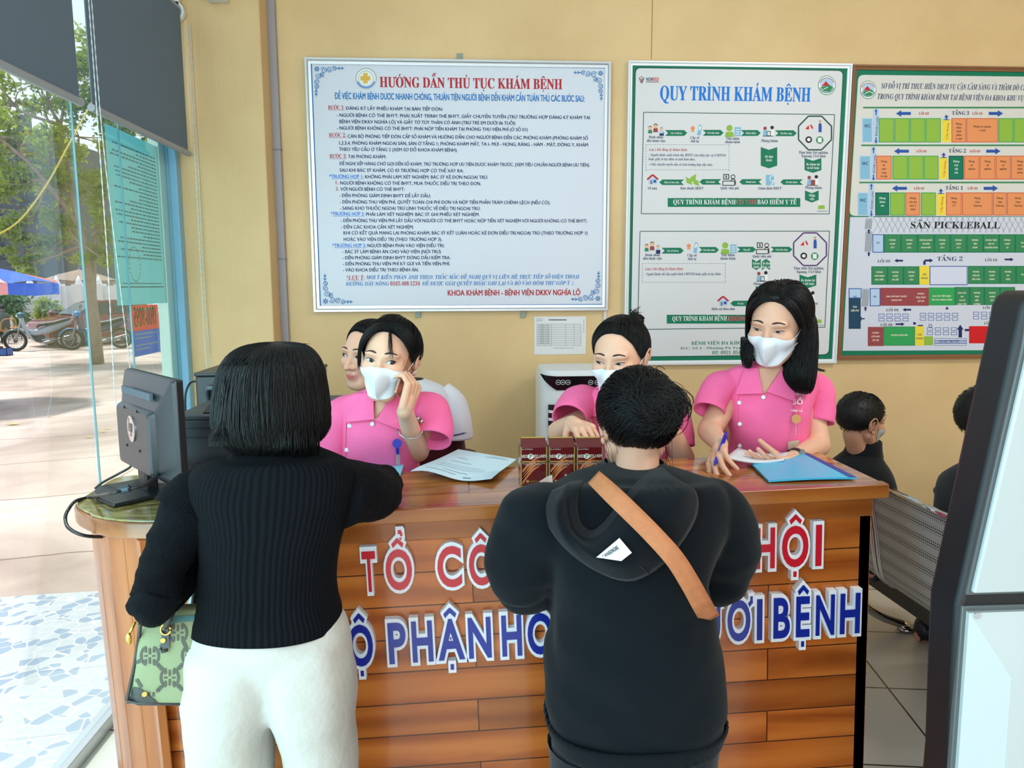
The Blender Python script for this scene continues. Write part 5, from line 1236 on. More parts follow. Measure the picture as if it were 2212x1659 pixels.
def trousers(parent, pel, feet, m, hem=.03, name='trousers', r=(.098, .08, .068, .062)):
    b = MB(); z = pel[2]
    th = np.linspace(0, 2*np.pi, 36, endpoint=False)
    R = [np.column_stack([pel[0]+a*np.cos(th), pel[1]+c*np.sin(th), np.full(36, z+dz)]) for dz, a, c in ((.12, .15, .10), (.06, .158, .108), (0, .168, .115), (-.05, .168, .118), (-.10, .15, .112))]
    b.rings(R)
    for s_, ft in zip((-1, 1), feet):
        hip = np.array(pel)+V3(s_*.078, 0, -.04); an = np.array(ft)+V3(0, .02, hem)
        b.rings(open_end(wrinkle(limb([hip, mid(hip, an)+V3(0, -.012, 0), an], r, 26, 24), .006, 7, 12), first=False), False)
    return b.build(name, m, parent, smooth=True)
def collar_pair(bv, quads, parent, m, dflt, lift=.012):
    for q, side in quads:
        v, f = patch(bv, q, lambda u, w_: .006+lift*math.sin(w_*math.pi*.5), 10, 8, dflt, .0025)
        o = MB().add(v, f).build('collar_flap', m, parent, auto=50); bevel(o, .0012)
def text_on(bv, s, x0, y, wpx, hpx, m, parent, name, dflt, style='bold', arc=0.):
    v, f, wd = layout(s, style); k = wpx/wd; ch = GL[('capH', style)]; p = []
    for a, b in v:
        t = a*k/wpx-.5; p.append(hit(bv, x0+a*k, y-b*hpx/ch+arc*(1-4*t*t), .004, dflt))
    return MB().add(p, f).build(name, m, parent)
def neck_skin(bv, poly_quad, dflt, off=.003):
    v, f = patch(bv, poly_quad, off, 8, 8, dflt, .003); return v, f

# --- the woman in the black ribbed jumper at the counter (seen from behind)
FW1 = P(585, 1500, 1.42); f1 = [(FW1[0]-.10, 1.42, 0), (FW1[0]+.10, 1.43, 0)]
h1 = Head(P(588, 888, 1.45), 172, 8, 0, .95)
sl, sr = P(432, 1072, 1.42), P(738, 1062, 1.43)
eL = P(338, 1290, 1.32); wL = V3(eL[0]+.02, 1.53, eL[2]+.02)
eR = WT(826, 1092)+V3(0, .03, .045); wR = WT(700, 1060)+V3(0, .05, .04)
pel = P(588, 1450, 1.42)
hb = hand(MB(), (wL, eL), V3(.3, .9, .1), V3(.6, -.1, -.7), 1, (.5, .6, .6, .6))
hb2 = hand(MB(), (wR, eR), wR-eR+V3(0, .02, 0), V3(0, 0, -1), -1, (.3, .3, .35, .4))
cp, el_ = std(h1, sl, sr, [(sl, eL, wL), (sr, eR, wR)], pel, f1, 1.0, .58)
w1 = person('woman with a black bob, ribbed black jumper and white trousers, back turned', h1, cp, el_, [hb, hb2], (FW1[0], 1.42, 0))
def rib_mat():
    m = mat('black_ribbed_knit', (6, 9, 13), .9, spec=.12); nt = m.node_tree; b = nt.nodes['Principled BSDF']
    t = nt.nodes.new('ShaderNodeTexCoord'); wv = nt.nodes.new('ShaderNodeTexWave'); wv.wave_type = 'BANDS'; wv.bands_direction = 'X'; wv.wave_profile = 'SIN'
    wv.inputs['Scale'].default_value = 26; wv.inputs['Distortion'].default_value = .5; wv.inputs['Detail'].default_value = 2; wv.inputs['Detail Scale'].default_value = .3
    nt.links.new(t.outputs['UV'], wv.inputs[0]); bp = nt.nodes.new('ShaderNodeBump'); bp.inputs['Strength'].default_value = .45; bp.inputs['Distance'].default_value = .004
    nt.links.new(wv.outputs['Fac'], bp.inputs['Height']); nt.links.new(bp.outputs[0], b.inputs['Normal'])
    r = nt.nodes.new('ShaderNodeValToRGB'); r.color_ramp.elements[0].color = lin((4, 6, 9)); r.color_ramp.elements[1].color = lin((9, 12, 17)); nt.links.new(wv.outputs['Fac'], r.inputs[0]); nt.links.new(r.outputs[0], b.inputs['Base Color'])
    return m
m_rib = rib_mat()
Yt = 1.43
body = hull([(985, 528, 672, 1.44, .06), (1000, 500, 706, 1.44, .075), (1014, 455, 742, 1.43, .088, 2.2, -.1), (1034, 420, 768, 1.43, .098, 2.3, -.1), (1062, 404, 778, Yt, .106), (1100, 408, 774, Yt, .112), (1150, 424, 758, Yt, .116), (1200, 432, 744, Yt-.005, .115), (1250, 437, 733, Yt-.01, .108), (1300, 438, 728, Yt-.01, .104), (1340, 432, 732, Yt-.01, .106), (1372, 422, 742, Yt-.01, .11), (1396, 418, 746, Yt-.01, .112)], 46, 72)
body = wrinkle(body, .006, 5, 16, 3.)
jb = MB().rings(open_end(body, first=False, t=.004, deep=.02), False)
jb.rings(wrinkle(limb([P(436, 1086, 1.42), P(398, 1130, 1.40), P(358, 1215, 1.36), P(332, 1292, 1.32)], (.060, .056, .043, .042), 30, 30), .006, 8, 40, 1.), True)
jb.rings(wrinkle(limb([P(348, 1268, 1.325), P(334, 1300, 1.33), mid(eL, wL)+V3(0, .01, -.005), wL-V3(.01, .03, .0)], (.038, .042, .038, .034), 24, 30), .007, 9, 50, 7.), True)
jb.rings(wrinkle(limb([P(722, 1070, 1.42), P(772, 1062, 1.49), P(812, 1072, 1.60), eR], (.066, .060, .053, .046), 26, 30), .005, 8, 30, 2.), True)
jb.rings(wrinkle(limb([eR+V3(.004, -.012, 0), mid(eR, wR), wR], (.046, .041, .035), 22, 30), .004, 8, 30, 5.), True)
MBj = jb.build('ribbed_jumper', m_rib, w1, smooth=True)
# puffed sleeve caps and the fold-over collar
cpz = MB()
cpz.rings(wrinkle(limb([P(472, 1052, 1.43), P(424, 1076, 1.42), P(398, 1112, 1.405)], (.035, .058, .064), 16, 30), .004, 9, 30, 4.), True)
cpz.build('shoulder_frill', m_rib, w1, smooth=True)
co = hull([(958, 542, 662, 1.45, .062), (968, 534, 668, 1.45, .066), (986, 520, 682, 1.445, .076), (1006, 494, 708, 1.44, .092), (1011, 492, 711, 1.44, .094), (1004, 498, 704, 1.44, .087)], 20, 60)
MB().rings(co, False).build('collar', cloth('black_jersey', (6, 9, 13), .9, sheen=0), w1, smooth=True)
m_wt = cloth('white_crinkled_cotton', (184, 180, 172), .85, (60, .25), (3, .04))
tr = MB()
pb = hull([(1372, 432, 736, 1.42, .102), (1396, 420, 748, 1.42, .11), (1430, 414, 756, 1.42, .114), (1465, 424, 748, 1.42, .108), (1500, 450, 722, 1.42, .09), (1520, 480, 700, 1.42, .05)], 34, 72)
tr.rings(wrinkle(pb, .007, 6, 9, 8.), True)
def pantleg(rows, ft, seed):
    q = hull([(py, xl, xr, 1.42, ry) for py, xl, xr, ry in rows], 20, 44)
    c = q[-1].mean(0); low = []
    for t in np.linspace(.08, 1, 14):
        r = q[-1]-c; k = 1-.12*t; low.append(r*k+c*(1-t)+np.array([ft[0], ft[1]+.02, .05])*t)
    return wrinkle(np.concatenate([q, np.array(low)]), .010, 8, 10, seed)
tr.rings(pantleg([(1400, 428, 612, .09), (1425, 416, 616, .108), (1465, 410, 618, .118), (1510, 409, 616, .122), (1560, 410, 610, .122), (1605, 411, 600, .117), (1659, 415, 592, .108)], f1[0], 1.), True); tr.rings(pantleg([(1400, 560, 738, .09), (1425, 566, 752, .108), (1465, 570, 762, .118), (1510, 576, 768, .122), (1560, 582, 772, .122), (1605, 600, 773, .117), (1659, 614, 772, .108)], f1[1], 5.), True)
tv, tf = remesh(tr, .0065, 9); MB().add(tv, tf).build('white_trousers', m_wt, w1, smooth=True)
# bob hair
bob = [(741, 582, 610, 1.45, .010, 2), (744, 560, 632, 1.45, .030, 2), (753, 530, 656, 1.45, .058, 2), (772, 505, 674, 1.45, .085, 2), (800, 488, 688, 1.45, .102, 2.1), (845, 477, 698, 1.455, .112, 2.1), (890, 472, 704, 1.455, .115, 2.1), (930, 474, 704, 1.455, .112, 2.1), (960, 488, 696, 1.455, .102, 2.1), (980, 510, 672, 1.455, .08, 2.1)]
HB = hull(bob, 40, 90)
hm = MB().rings(HB, True)
g = np.random.default_rng(11)
def hull_strands(HB, n, K=18, out=(.0, .006), t0=(.0, .25), t1=(.9, 1.02), tip=0.0, seed=1, wob=.05, front=None):
    g = np.random.default_rng(seed); k, m = HB.shape[:2]; L = []
    ctr = HB.mean(1)
    for i in range(n):
        ph = g.uniform(0, m); a, b = g.uniform(*t0), g.uniform(*t1); o = g.uniform(*out); w1_, w2_ = g.normal(0, wob), g.normal(0, wob); line = []
        dphi = g.normal(0, 1.3)
        for q in np.linspace(0, 1, K):
            t = (a+(b-a)*q)*(k-1); t = min(t, k-1.001); i0 = int(t); fr = t-i0
            p_ = (ph+dphi*q*1.5+math.sin(q*5+w1_*40)*w2_*4) % m; j0 = int(p_) % m; j1 = (j0+1) % m; fj = p_-int(p_)
            A = HB[i0, j0]*(1-fj)+HB[i0, j1]*fj; B = HB[i0+1, j0]*(1-fj)+HB[i0+1, j1]*fj; p = A*(1-fr)+B*fr; c = ctr[i0]*(1-fr)+ctr[i0+1]*fr
            d = p-c; d /= np.linalg.norm(d)+1e-9
            line.append(p+d*(o+.002)+V3(0, 0, 0)+tip*max(0, q-.75)*d*g.uniform(.5, 1.5))
        L.append(line)
    return np.array(L)
L = hull_strands(HB, 2600, 18, (0, .006), (0, .3), (.86, 1.0), .02, 3)
v, f = strand_mesh(L, g.uniform(.0006, .0011, len(L))); hm.add(v, f)
# outward flick on the left tips
fl = []
for i in range(600):
    yy = 1.44+g.uniform(-.09, .02); p0 = P(g.uniform(478, 500), g.uniform(810, 870), yy); e = P(g.uniform(448, 492), g.uniform(938, 966), yy-.01); m_ = P(g.uniform(474, 488), g.uniform(905, 925), yy); fl.append(spline([p0, m_, e], 10))
v, f = strand_mesh(fl, .0012); hm.add(v, f)
fl = []
for i in range(160):
    x = g.uniform(500, 690); y = 1.455-.1*math.sqrt(max(0, 1-((x-590)/112)**2)); p0 = P(x, g.uniform(925, 945), y-.012); fl.append(spline([p0, P(x+g.uniform(-4, 4), 968, y-.006), P(x+g.uniform(-14, 10), g.uniform(978, 992), y+.02)], 8))
for i in range(8):
    a = P(g.uniform(570, 650), g.uniform(746, 756), 1.44); fl.append(spline([a, a+V3(g.uniform(.004, .012), 0, g.uniform(.003, .006)), a+V3(g.uniform(.014, .03), 0, g.uniform(-.006, .004))], 8))
v, f = strand_mesh(fl, .0010); hm.add(v, f)
hm.build('bob_hair', m_hair, w1, smooth=True)

# --- the woman in the black hoodie
FW2 = P(1370, 1560, 1.40); f2 = [(FW2[0]-.10, 1.40, 0), (FW2[0]+.10, 1.41, 0)]
h2 = Head(P(1372, 916, 1.60), 176, 13, -3, .98)
sl, sr = P(1235, 1165, 1.46), P(1505, 1155, 1.47)
eL = P(1128, 1245, 1.46); eR = P(1572, 1225, 1.47); wL = WT(1262, 1080)+V3(0, .03, .03); wR = WT(1432, 1074)+V3(0, .03, .03)
pel = P(1368, 1560, 1.40)
hbL = hand(MB(), (wL, eL), V3(.6, .7, -.1), V3(0, 0, -1), 1, (.35, .35, .4, .4)); hbR = hand(MB(), (wR, eR), V3(-.6, .7, -.1), V3(0, 0, -1), -1, (.35, .35, .4, .4))
cp, el_ = std(h2, sl, sr, [(sl, eL, wL), (sr, eR, wR)], pel, f2, 1.0, .72)
w2 = person('woman in a black hooded sweatshirt with a tan strap and a messy bun', h2, cp, el_, [hbL, hbR], (FW2[0], 1.40, 0), skin=(206, 158, 132))
m_hood = cloth('black_sweatshirt_fleece', (9, 15, 20), .95, (420, .1), (5, .12), .06)
hb_ = hull([(1030, 1298, 1442, 1.50, .07), (1048, 1250, 1490, 1.48, .09), (1066, 1205, 1528, 1.46, .108, 2.3, -.12), (1090, 1182, 1548, 1.45, .122, 2.4, -.1), (1130, 1166, 1560, 1.44, .134, 2.5), (1180, 1162, 1562, 1.43, .142, 2.5), (1240, 1166, 1540, 1.42, .147, 2.5), (1300, 1176, 1520, 1.41, .15, 2.5), (1340, 1180, 1524, 1.405, .15, 2.5), (1390, 1180, 1536, 1.405, .152, 2.5), (1460, 1178, 1550, 1.40, .152, 2.5), (1540, 1174, 1556, 1.40, .15, 2.5), (1600, 1173, 1560, 1.40, .148, 2.5), (1622, 1178, 1552, 1.40, .143, 2.5), (1628, 1176, 1556, 1.40, .145, 2.5), (1662, 1184, 1546, 1.40, .14, 2.5)], 60, 84)
hb_ = wrinkle(wrinkle(hb_, .014, 3.6, 6, 12.), .006, 9, 15, 4.)
HW2 = bvh_of(hb_)
hd = MB().rings(hb_, True)
hd.rings(wrinkle(limb([P(1262, 1126, 1.44), P(1172, 1136, 1.43), P(1128, 1200, 1.44), P(1130, 1250, 1.47)], (.07, .09, .080, .064), 26, 30), .012, 6, 14, 3.), True)
hd.rings(wrinkle(limb([P(1118, 1232, 1.455), P(1145, 1262, 1.49), mid(eL, wL)+V3(0, .02, -.01), wL-V3(.02, .02, 0)], (.058, .060, .046, .034), 22, 28), .008, 7, 20, 6.), True)
hd.rings(wrinkle(limb([P(1476, 1112, 1.45), P(1540, 1122, 1.44), P(1560, 1180, 1.45), P(1562, 1228, 1.48)], (.07, .084, .074, .06), 26, 30), .012, 6, 14, 9.), True)
hd.rings(wrinkle(limb([P(1570, 1212, 1.47), P(1550, 1250, 1.50), mid(eR, wR)+V3(0, .02, -.01), wR-V3(-.02, .02, 0)], (.056, .058, .046, .034), 22, 28), .008, 7, 20, 11.), True)
hv_, hf_ = remesh(hd, .0065, 7); MB().add(hv_, hf_).build('hooded_sweatshirt', m_hood, w2, smooth=True)
rib = hull([(1624, 1176, 1556, 1.40, .147, 2.5), (1632, 1172, 1560, 1.40, .150, 2.5), (1660, 1182, 1548, 1.40, .146, 2.5), (1668, 1186, 1544, 1.40, .142, 2.5)], 12, 120)
rib[:, ::2] += (rib[:, ::2].mean(1, keepdims=True)-rib[:, ::2])*.012
MB().rings(rib, False).build('ribbed_hem', m_hood, w2, smooth=True)
# hood: a soft pouch between an outer seam and the rim, then down into the opening
outer = spline([(1186, 1062), (1174, 1092), (1186, 1140), (1225, 1190), (1290, 1236), (1362, 1256), (1430, 1222), (1482, 1160), (1508, 1104), (1502, 1058), (1462, 1036)], 44)
rim = spline([(1232, 1040), (1226, 1072), (1228, 1110), (1238, 1146), (1268, 1168), (1306, 1150), (1340, 1110), (1372, 1076), (1402, 1044), (1424, 1022), (1432, 1008)], 44)
inn = spline([(1262, 1036), (1250, 1066), (1248, 1100), (1256, 1130), (1276, 1146), (1298, 1134), (1322, 1106), (1348, 1074), (1372, 1044), (1392, 1026), (1402, 1016)], 44)
rows = []
for q in np.linspace(0, 1, 17):
    row = []
    for i in range(44):
        px, py = outer[i]*(1-q)+rim[i]*q; e = math.sin(math.pi*min(1, i/6))**.0 if False else min(1, i/5, (43-i)/5)
        o = .006+.068*math.sin(math.pi*(.06+.80*q))**.8*(.35+.65*e)+.006*math.sin(i*.55+q*7)*math.sin(q*math.pi)
        row.append(hit(HW2, px, py, o, 1.33))
    rows.append(row)
for q in np.linspace(.15, 1, 9):
    row = []
    for i in range(44):
        px, py = rim[i]*(1-q)+inn[i]*q; e = min(1, i/5, (43-i)/5); row.append(hit(HW2, px, py, (.042*(1-q)*(.35+.65*e)+.003), 1.36))
    rows.append(row)
hv = np.array(rows); n_ = hv.shape[1]
fm = [(j*n_+i, j*n_+i+1, (j+1)*n_+i+1, (j+1)*n_+i) for j in range(len(rows)-1) for i in range(n_-1)]
ho = MB().add(hv.reshape(-1, 3), fm).build('hood', m_hood, w2, smooth=True)
so = ho.modifiers.new('thick', 'SOLIDIFY'); so.thickness = .004; so.offset = -1
seam = [hit(HW2, *(outer[24]*(1-q)+rim[21]*q), .008+.068*math.sin(math.pi*(.06+.80*q))**.8, 1.33) for q in np.linspace(0, .2, 6)]
MB().tube(seam, .0016, 6).build('hood_seam', mat('dark_seam', (12, 15, 18), .9), ho, smooth=True)
co = hull([(1010, 1306, 1432, 1.575, .062), (1016, 1300, 1438, 1.57, .066), (1040, 1288, 1452, 1.55, .078), (1072, 1256, 1484, 1.53, .10), (1110, 1220, 1520, 1.50, .12)], 20, 56)
MB().rings(wrinkle(co, .003, 9, 20), False).build('inner_collar', cloth('dark_teal_cotton', (16, 24, 32), .9), w2, smooth=True)
# woven label on the hood
def hoodpt(px, py, o=.0): 
    b = BVHTree.FromPolygons(hv.reshape(-1, 3).tolist(), fm); return b
HB2 = BVHTree.FromPolygons(hv.reshape(-1, 3).tolist(), fm)
v, f = patch(HB2, [(1288, 1204), (1338, 1162), (1365, 1194), (1342, 1212)], lambda u, v_: .009+.004*math.sin(u*3), 8, 6, 1.3, .0012)
lb = MB().add(v, f).build('woven_label', mat('white_label', (214, 218, 224), .8), w2); lb['label'] = 'white woven label sewn on the hood'
v2, f2_, wd = layout('7 WARDROBE', 'heavy'); ang = math.atan2(-24, 36); k = 40/wd; pts = []
for a, b in v2:
    x, y = a*k, -b*k*1.9; pts.append(hit(HB2, 1304+x*math.cos(ang)-y*math.sin(ang), 1207+x*math.sin(ang)+y*math.cos(ang), .0155, 1.3))
MB().add(pts, f2_).build('label_lettering', mat('label_ink', (20, 20, 24), .7), lb)
# shoulder strap across the back
sp_ = spline([(1282, 1030), (1312, 1058), (1360, 1104), (1412, 1156), (1458, 1208), (1492, 1262), (1514, 1302), (1536, 1340)], 40); tt = np.gradient(sp_, axis=0); nn = np.column_stack([-tt[:, 1], tt[:, 0]]); nn /= np.linalg.norm(nn, axis=1)[:, None]
rows = []; hw = np.interp(np.linspace(0, 1, 40), [0, .2, 1], [18, 21, 22])
for i in range(40):
    r_ = []
    for o in (-1, -.5, 0, .5, 1):
        q = sp_[i]+nn[i]*hw[i]*o; d = ray(*q); d /= np.linalg.norm(d)
        a = HB2.ray_cast(Vector(CAMO), Vector(d)); b = HW2.ray_cast(Vector(CAMO), Vector(d)); ds = [x[3] for x in (a, b) if x[0] is not None]
        r_.append(min(ds) if ds else None)
    dm = [x for x in r_ if x is not None]; dd = np.mean(dm) if dm else 1.5
    rows.append(dd)
sm = np.array(rows); sm = np.array([sm[max(0, i-7):i+8].min() for i in range(40)]); sm = np.convolve(np.pad(sm, 6, 'edge'), np.ones(13)/13, 'valid')-.013+np.clip((np.arange(40)-34)*.012, 0, 1)
sv = []; 
for i in range(40):
    for o in (-1, -.33, .33, 1):
        q = sp_[i]+nn[i]*hw[i]*o; d = ray(*q); d /= np.linalg.norm(d); sv.append(CAMO+d*sm[i])
sf = [(i*4+j, i*4+j+1, i*4+j+5, i*4+j+4) for i in range(39) for j in range(3)]
m_tan = mat('tan_webbing', (176, 108, 66), .7, bump=(500, .25), var=(60, .08))
so = MB().add(sv, sf).build('bag_strap', m_tan, w2, smooth=True); so['label'] = 'tan webbing shoulder strap'
q = so.modifiers.new('thick', 'SOLIDIFY'); q.thickness = .003; q.offset = -1
trousers(w2, pel, f2, cloth('black_trousers_cloth', (22, 24, 30), .9))
# hair swept up to a loose bun
HLB = [(0, 50), (50, 34), (70, 8), (90, -10), (120, -40), (180, -52)]
hm = MB().rings(hair_cap(h2, HLB, .013, 90, 22, bump=.18), True)
bun = (180, 36); g = np.random.default_rng(5); Ls = []
hl2 = lambda a: hairline(a, HLB)+1
az = g.uniform(0, 360, 2200); el = hairline(az, HLB)+g.uniform(0, 22, 2200)**1.0
a = dirs(az, el); b = dirs(np.full(2200, 180.)+g.normal(0, 9, 2200), 14+g.normal(0, 8, 2200)); om = np.arccos(np.clip((a*b).sum(1), -.999, .999)); o_ = g.uniform(.012, .03, 2200); K = 16; Lq = []
for q in np.linspace(0, 1, K):
    d = (np.sin((1-q)*om)/np.sin(om))[:, None]*a+(np.sin(q*om)/np.sin(om))[:, None]*b; d /= np.linalg.norm(d, axis=1, keepdims=True)
    Lq.append(h2.w(d*(head_R(d)+.004+o_*min(1, .3+q*1.5)*(1-.25*q))[:, None]))
v, f = strand_mesh(np.array(Lq).transpose(1, 0, 2), g.uniform(.0005, .0011, 2200)); hm.add(v, f)
bc = h2.surf(np.array([182.]), np.array([13.]), .022)[0]; bd_ = bc-h2.c; bd_ /= np.linalg.norm(bd_); u_ = np.cross(bd_, (0, 0, 1.)); u_ /= np.linalg.norm(u_); v_ = np.cross(bd_, u_)
hm.ell(bc-bd_*.008, (.046, .032, .044), 20, 12)
sw_ = []
for i in range(1000):
    r0 = g.uniform(.008, .056); a0 = g.uniform(0, 6.28); tw = g.uniform(1.2, 3.0); ln = []; jc = u_*g.normal(0, .008)+v_*g.normal(0, .008); ek = g.uniform(.85, 1.3)
    for q in np.linspace(0, 1, 18):
        r = r0*(1-.45*q)+.004*math.sin(q*7+i); a_ = a0+tw*q; hgt = .034*math.sqrt(max(0, 1-(r/.058)**2))+g.uniform(.0, .002)+.004*math.sin(i)
        ln.append(bc+jc+(u_*math.cos(a_)*1.06*ek+v_*math.sin(a_)/ek)*r+bd_*hgt*1.15)
    sw_.append(ln)
v, f = strand_mesh(sw_, g.uniform(.0006, .0011, len(sw_))); hm.add(v, f)
ws = []
for i in range(16):     # loose wisps at the nape and sides
    x = g.choice([g.uniform(1288, 1330), g.uniform(1420, 1452)]); p0 = P(x, g.uniform(935, 985), 1.56); ws.append(spline([p0, p0+V3(g.uniform(-.01, .012), -.01, -.03), p0+V3(g.uniform(-.025, .035), g.uniform(-.03, .0), g.uniform(-.10, -.06))], 10))
for i in range(14):
    p0 = P(g.uniform(1330, 1425), g.uniform(824, 840), 1.60); ws.append(spline([p0, p0+V3(g.uniform(-.02, .02), -.01, .015), p0+V3(g.uniform(-.045, .05), 0, g.uniform(-.02, .022))], 10))
for i in range(26):
    p0 = P(g.uniform(1415, 1440), g.uniform(840, 856), 1.57); ws.append(spline([p0, P(g.uniform(1436, 1446), g.uniform(836, 846), 1.57), P(g.uniform(1452, 1462), g.uniform(838, 852), 1.57)], 10))
v, f = strand_mesh(ws, .0005); hm.add(v, f)
hm.build('bun_hair', m_hair, w2, smooth=True)

# --- nurse on the phone
m_trs = cloth('pink_trousers_cotton', (240, 106, 160), .85)
h3 = Head(P(843, 772, 2.10), 13, 3, 6, .97)
sl, sr = P(756, 908, 2.19), P(906, 902, 2.19); eL = P(712, 1000, 2.16); wL = WT(735, 1000)+V3(0, .03, .03)
eR = WT(902, 1000)+V3(.0, .012, .034); wR = P(874, 888, 1.99)
pel = V3(-.25, 2.2, .9); f3 = [(-.34, 2.2, 0), (-.16, 2.22, 0)]
kn = P(896, 822, 2.02)
hR = hand(MB(), (wR, eR), kn-wR, V3(-.9, .42, .0), -1, ((1.05, .75, .3), (.95, .8, .45), (.95, .85, .5), (.8, .9, .5)), (.75, .35, .6), .2, .94, .16)
hL = hand(MB(), (wL, eL), V3(-.45, -.75, .05), V3(.1, 0, -1), -1, (.5, .55, .6, .65))
cp, el_ = std(h3, sl, sr, [(sl, eL, wL), (sr, eR, wR)], pel, f3)
n1h = hull([(838, 806, 862, 2.155, .052), (848, 784, 880, 2.16, .062), (858, 756, 904, 2.17, .075, 2.3, -.15), (870, 736, 922, 2.18, .086, 2.3, -.1), (890, 730, 930, 2.18, .096), (920, 736, 922, 2.17, .106), (950, 738, 912, 2.165, .112), (985, 738, 908, 2.17, .108), (1020, 738, 908, 2.18, .104), (1080, 736, 912, 2.19, .11), (1160, 726, 924, 2.2, .12), (1230, 720, 930, 2.2, .122)], 44, 64)
n1h = wrinkle(n1h, .004, 7, 14, 21.); B3 = bvh_of(n1h)
nk = neck_skin(B3, [(812, 846), (858, 842), (816, 908), (806, 908)], 2.1, .004)
w3 = person('nurse in a pink tunic talking on a phone, elbow on the counter', h3, cp, el_, [hR, hL], (-.25, 2.2, 0), patches=[nk])
pk = MB().rings(open_end(n1h, first=False), False)
pk.rings(open_end(wrinkle(limb([P(774, 886, 2.18), P(736, 902, 2.17), P(718, 955, 2.16), P(714, 986, 2.155)], (.050, .058, .056, .056), 22, 28), .004, 9, 16, 2.), first=False), False)
pk.rings(open_end(wrinkle(limb([P(886, 882, 2.18), P(926, 890, 2.15), P(938, 922, 2.11), P(934, 950, 2.08)], (.052, .060, .058, .054), 22, 28), .005, 9, 16, 4.), first=False), False)
pk.build('pink_tunic', m_pink, w3, smooth=True)
collar_pair(B3, [([(790, 840), (806, 846), (808, 906), (746, 912)], -1), ([(852, 842), (880, 838), (868, 930), (812, 908)], 1)], w3, m_pink, 2.1)
v, f = patch(B3, [(742, 912), (748, 912), (746, 1000), (740, 1000)], .004, 2, 10, 2.07, .002); MB().add(v, f).build('placket', m_pink, w3)
buttons(B3, [(755, 920), (804, 916), (749, 972)], w3, 2.06)
eyes(h3, w3, (.8, .2), 1.0)
face_mask(h3, w3)
hm = MB().rings(hair_cap(h3, HL_UP, .008, 84, 20, bump=.2), True)
hairs(hm, .0007, flow(h3, 1260, ((-115, 115), lambda a: hairline(a, HL_UP)), ((150, 210), (20, 45)), (.008, .018), 16, 4, 1), flow(h3, 540, ((115, 245), lambda a: hairline(a, HL_UP)), ((160, 200), (20, 40)), (.008, .016), 14, 4, 2))
hairs(hm, .0007, flow(h3, 270, ((2, 10), (62, 74)), ((54, 82), (14, 26)), (.012, .02), 16, 3, 3), flow(h3, 306, ((-4, 6), (60, 74)), ((-72, -50), (0, 16)), (.012, .02), 16, 3, 4, .035), flow(h3, 21, ((10, 16), (50, 60)), ((16, 22), (4, 14)), (.006, .012), 12, 2, 6))
tp = flow(h3, 108, ((-60, 60), (60, 80)), ((170, 190), (40, 70)), (.012, .022), 12, 6, 8); v, f = strand_mesh(tp, .0009); hm.add(v, f)
pt = h3.surf(np.array([180.]), np.array([25.]), .02)[0]; hm.ell(pt, (.034, .03, .036), 14, 9)
hm.build('swept_back_hair', m_hair, w3, smooth=True)
# bracelet, ring, necklace, badge reel
a = mid(eR, wR)+(wR-eR)*.08; ax = (wR-eR)/np.linalg.norm(wR-eR); u_ = np.cross(ax, (0, 1, 0)); u_ /= np.linalg.norm(u_); v_ = np.cross(ax, u_)
m_sil = mat('silver', (200, 204, 206), .2, 1.); m_gold = mat('gold', (214, 168, 92), .25, 1.)
br_ = MB(); th = np.linspace(0, 2*np.pi, 33); br_.tube([a+(u_*math.cos(t)+v_*math.sin(t)*1.0)*.034+ax*.006*math.cos(t) for t in th], .0018, 6)
for t in (3.6, 4.0, 4.4, 4.8): br_.ell(a+(u_*math.cos(t)+v_*math.sin(t))*.037, (.006, .006, .007), 10, 6)
br_.build('charm_bracelet', m_sil, w3, smooth=True)
nl = [hit(B3, x, y, .006, 2.1) for x, y in spline([(808, 862), (806, 888), (812, 902), (830, 880)], 16)]; MB().tube(nl, .0009, 5).build('necklace', m_gold, w3, smooth=True)
rl = disc_on(B3, 858, 958, .013, .008, .008, 2.06).build('badge_reel', mat('blue_reel', (16, 40, 170), .5), w3, auto=30); rl['label'] = 'round blue badge reel'
MB().tube([hit(B3, 858, 966, .008, 2.06), hit(B3, 859, 980, .008, 2.06)], .0045, 8).build('reel_clip', mat('blue_reel', (20, 50, 190), .25), rl, auto=30)
v, f = patch(B3, [(855, 980), (864, 980), (864, 1004), (855, 1004)], .008, 2, 4, 2.06, .0015); MB().add(v, f).build('badge_strap', mat('clear_strap', (196, 160, 172), .3), rl)
trousers(w3, pel, f3, m_trs)
# phone held at the ear
p0, p1 = P(892, 764, 2.085), P(864, 852, 2.03); axz = (p0-p1)/np.linalg.norm(p0-p1); axx = np.cross(V3(.35, 1, 0), axz); axx /= np.linalg.norm(axx); axy = np.cross(axz, axx)
MT = Matrix(((axx[0], axy[0], axz[0], mid(p0, p1)[0]), (axx[1], axy[1], axz[1], mid(p0, p1)[1]), (axx[2], axy[2], axz[2], mid(p0, p1)[2]), (0, 0, 0, 1)))
ph = bevel(MB().box((-.0045, -.036, -.072), (.0045, .036, .072)).build('phone', mat('rose_gold_metal', (204, 152, 130), .25, .8)), .003, 3); ph.matrix_world = MT
tag(ph, 'rose gold phone held to the ear by the masked nurse', 'phone')
s_ = MB().box((-.0052, -.033, -.068), (-.0044, .033, .068)).build('screen', mat('phone_glass', (10, 10, 12), .08)); s_.matrix_basis = MT; s_.parent = ph; s_.matrix_parent_inverse = MT.inverted()

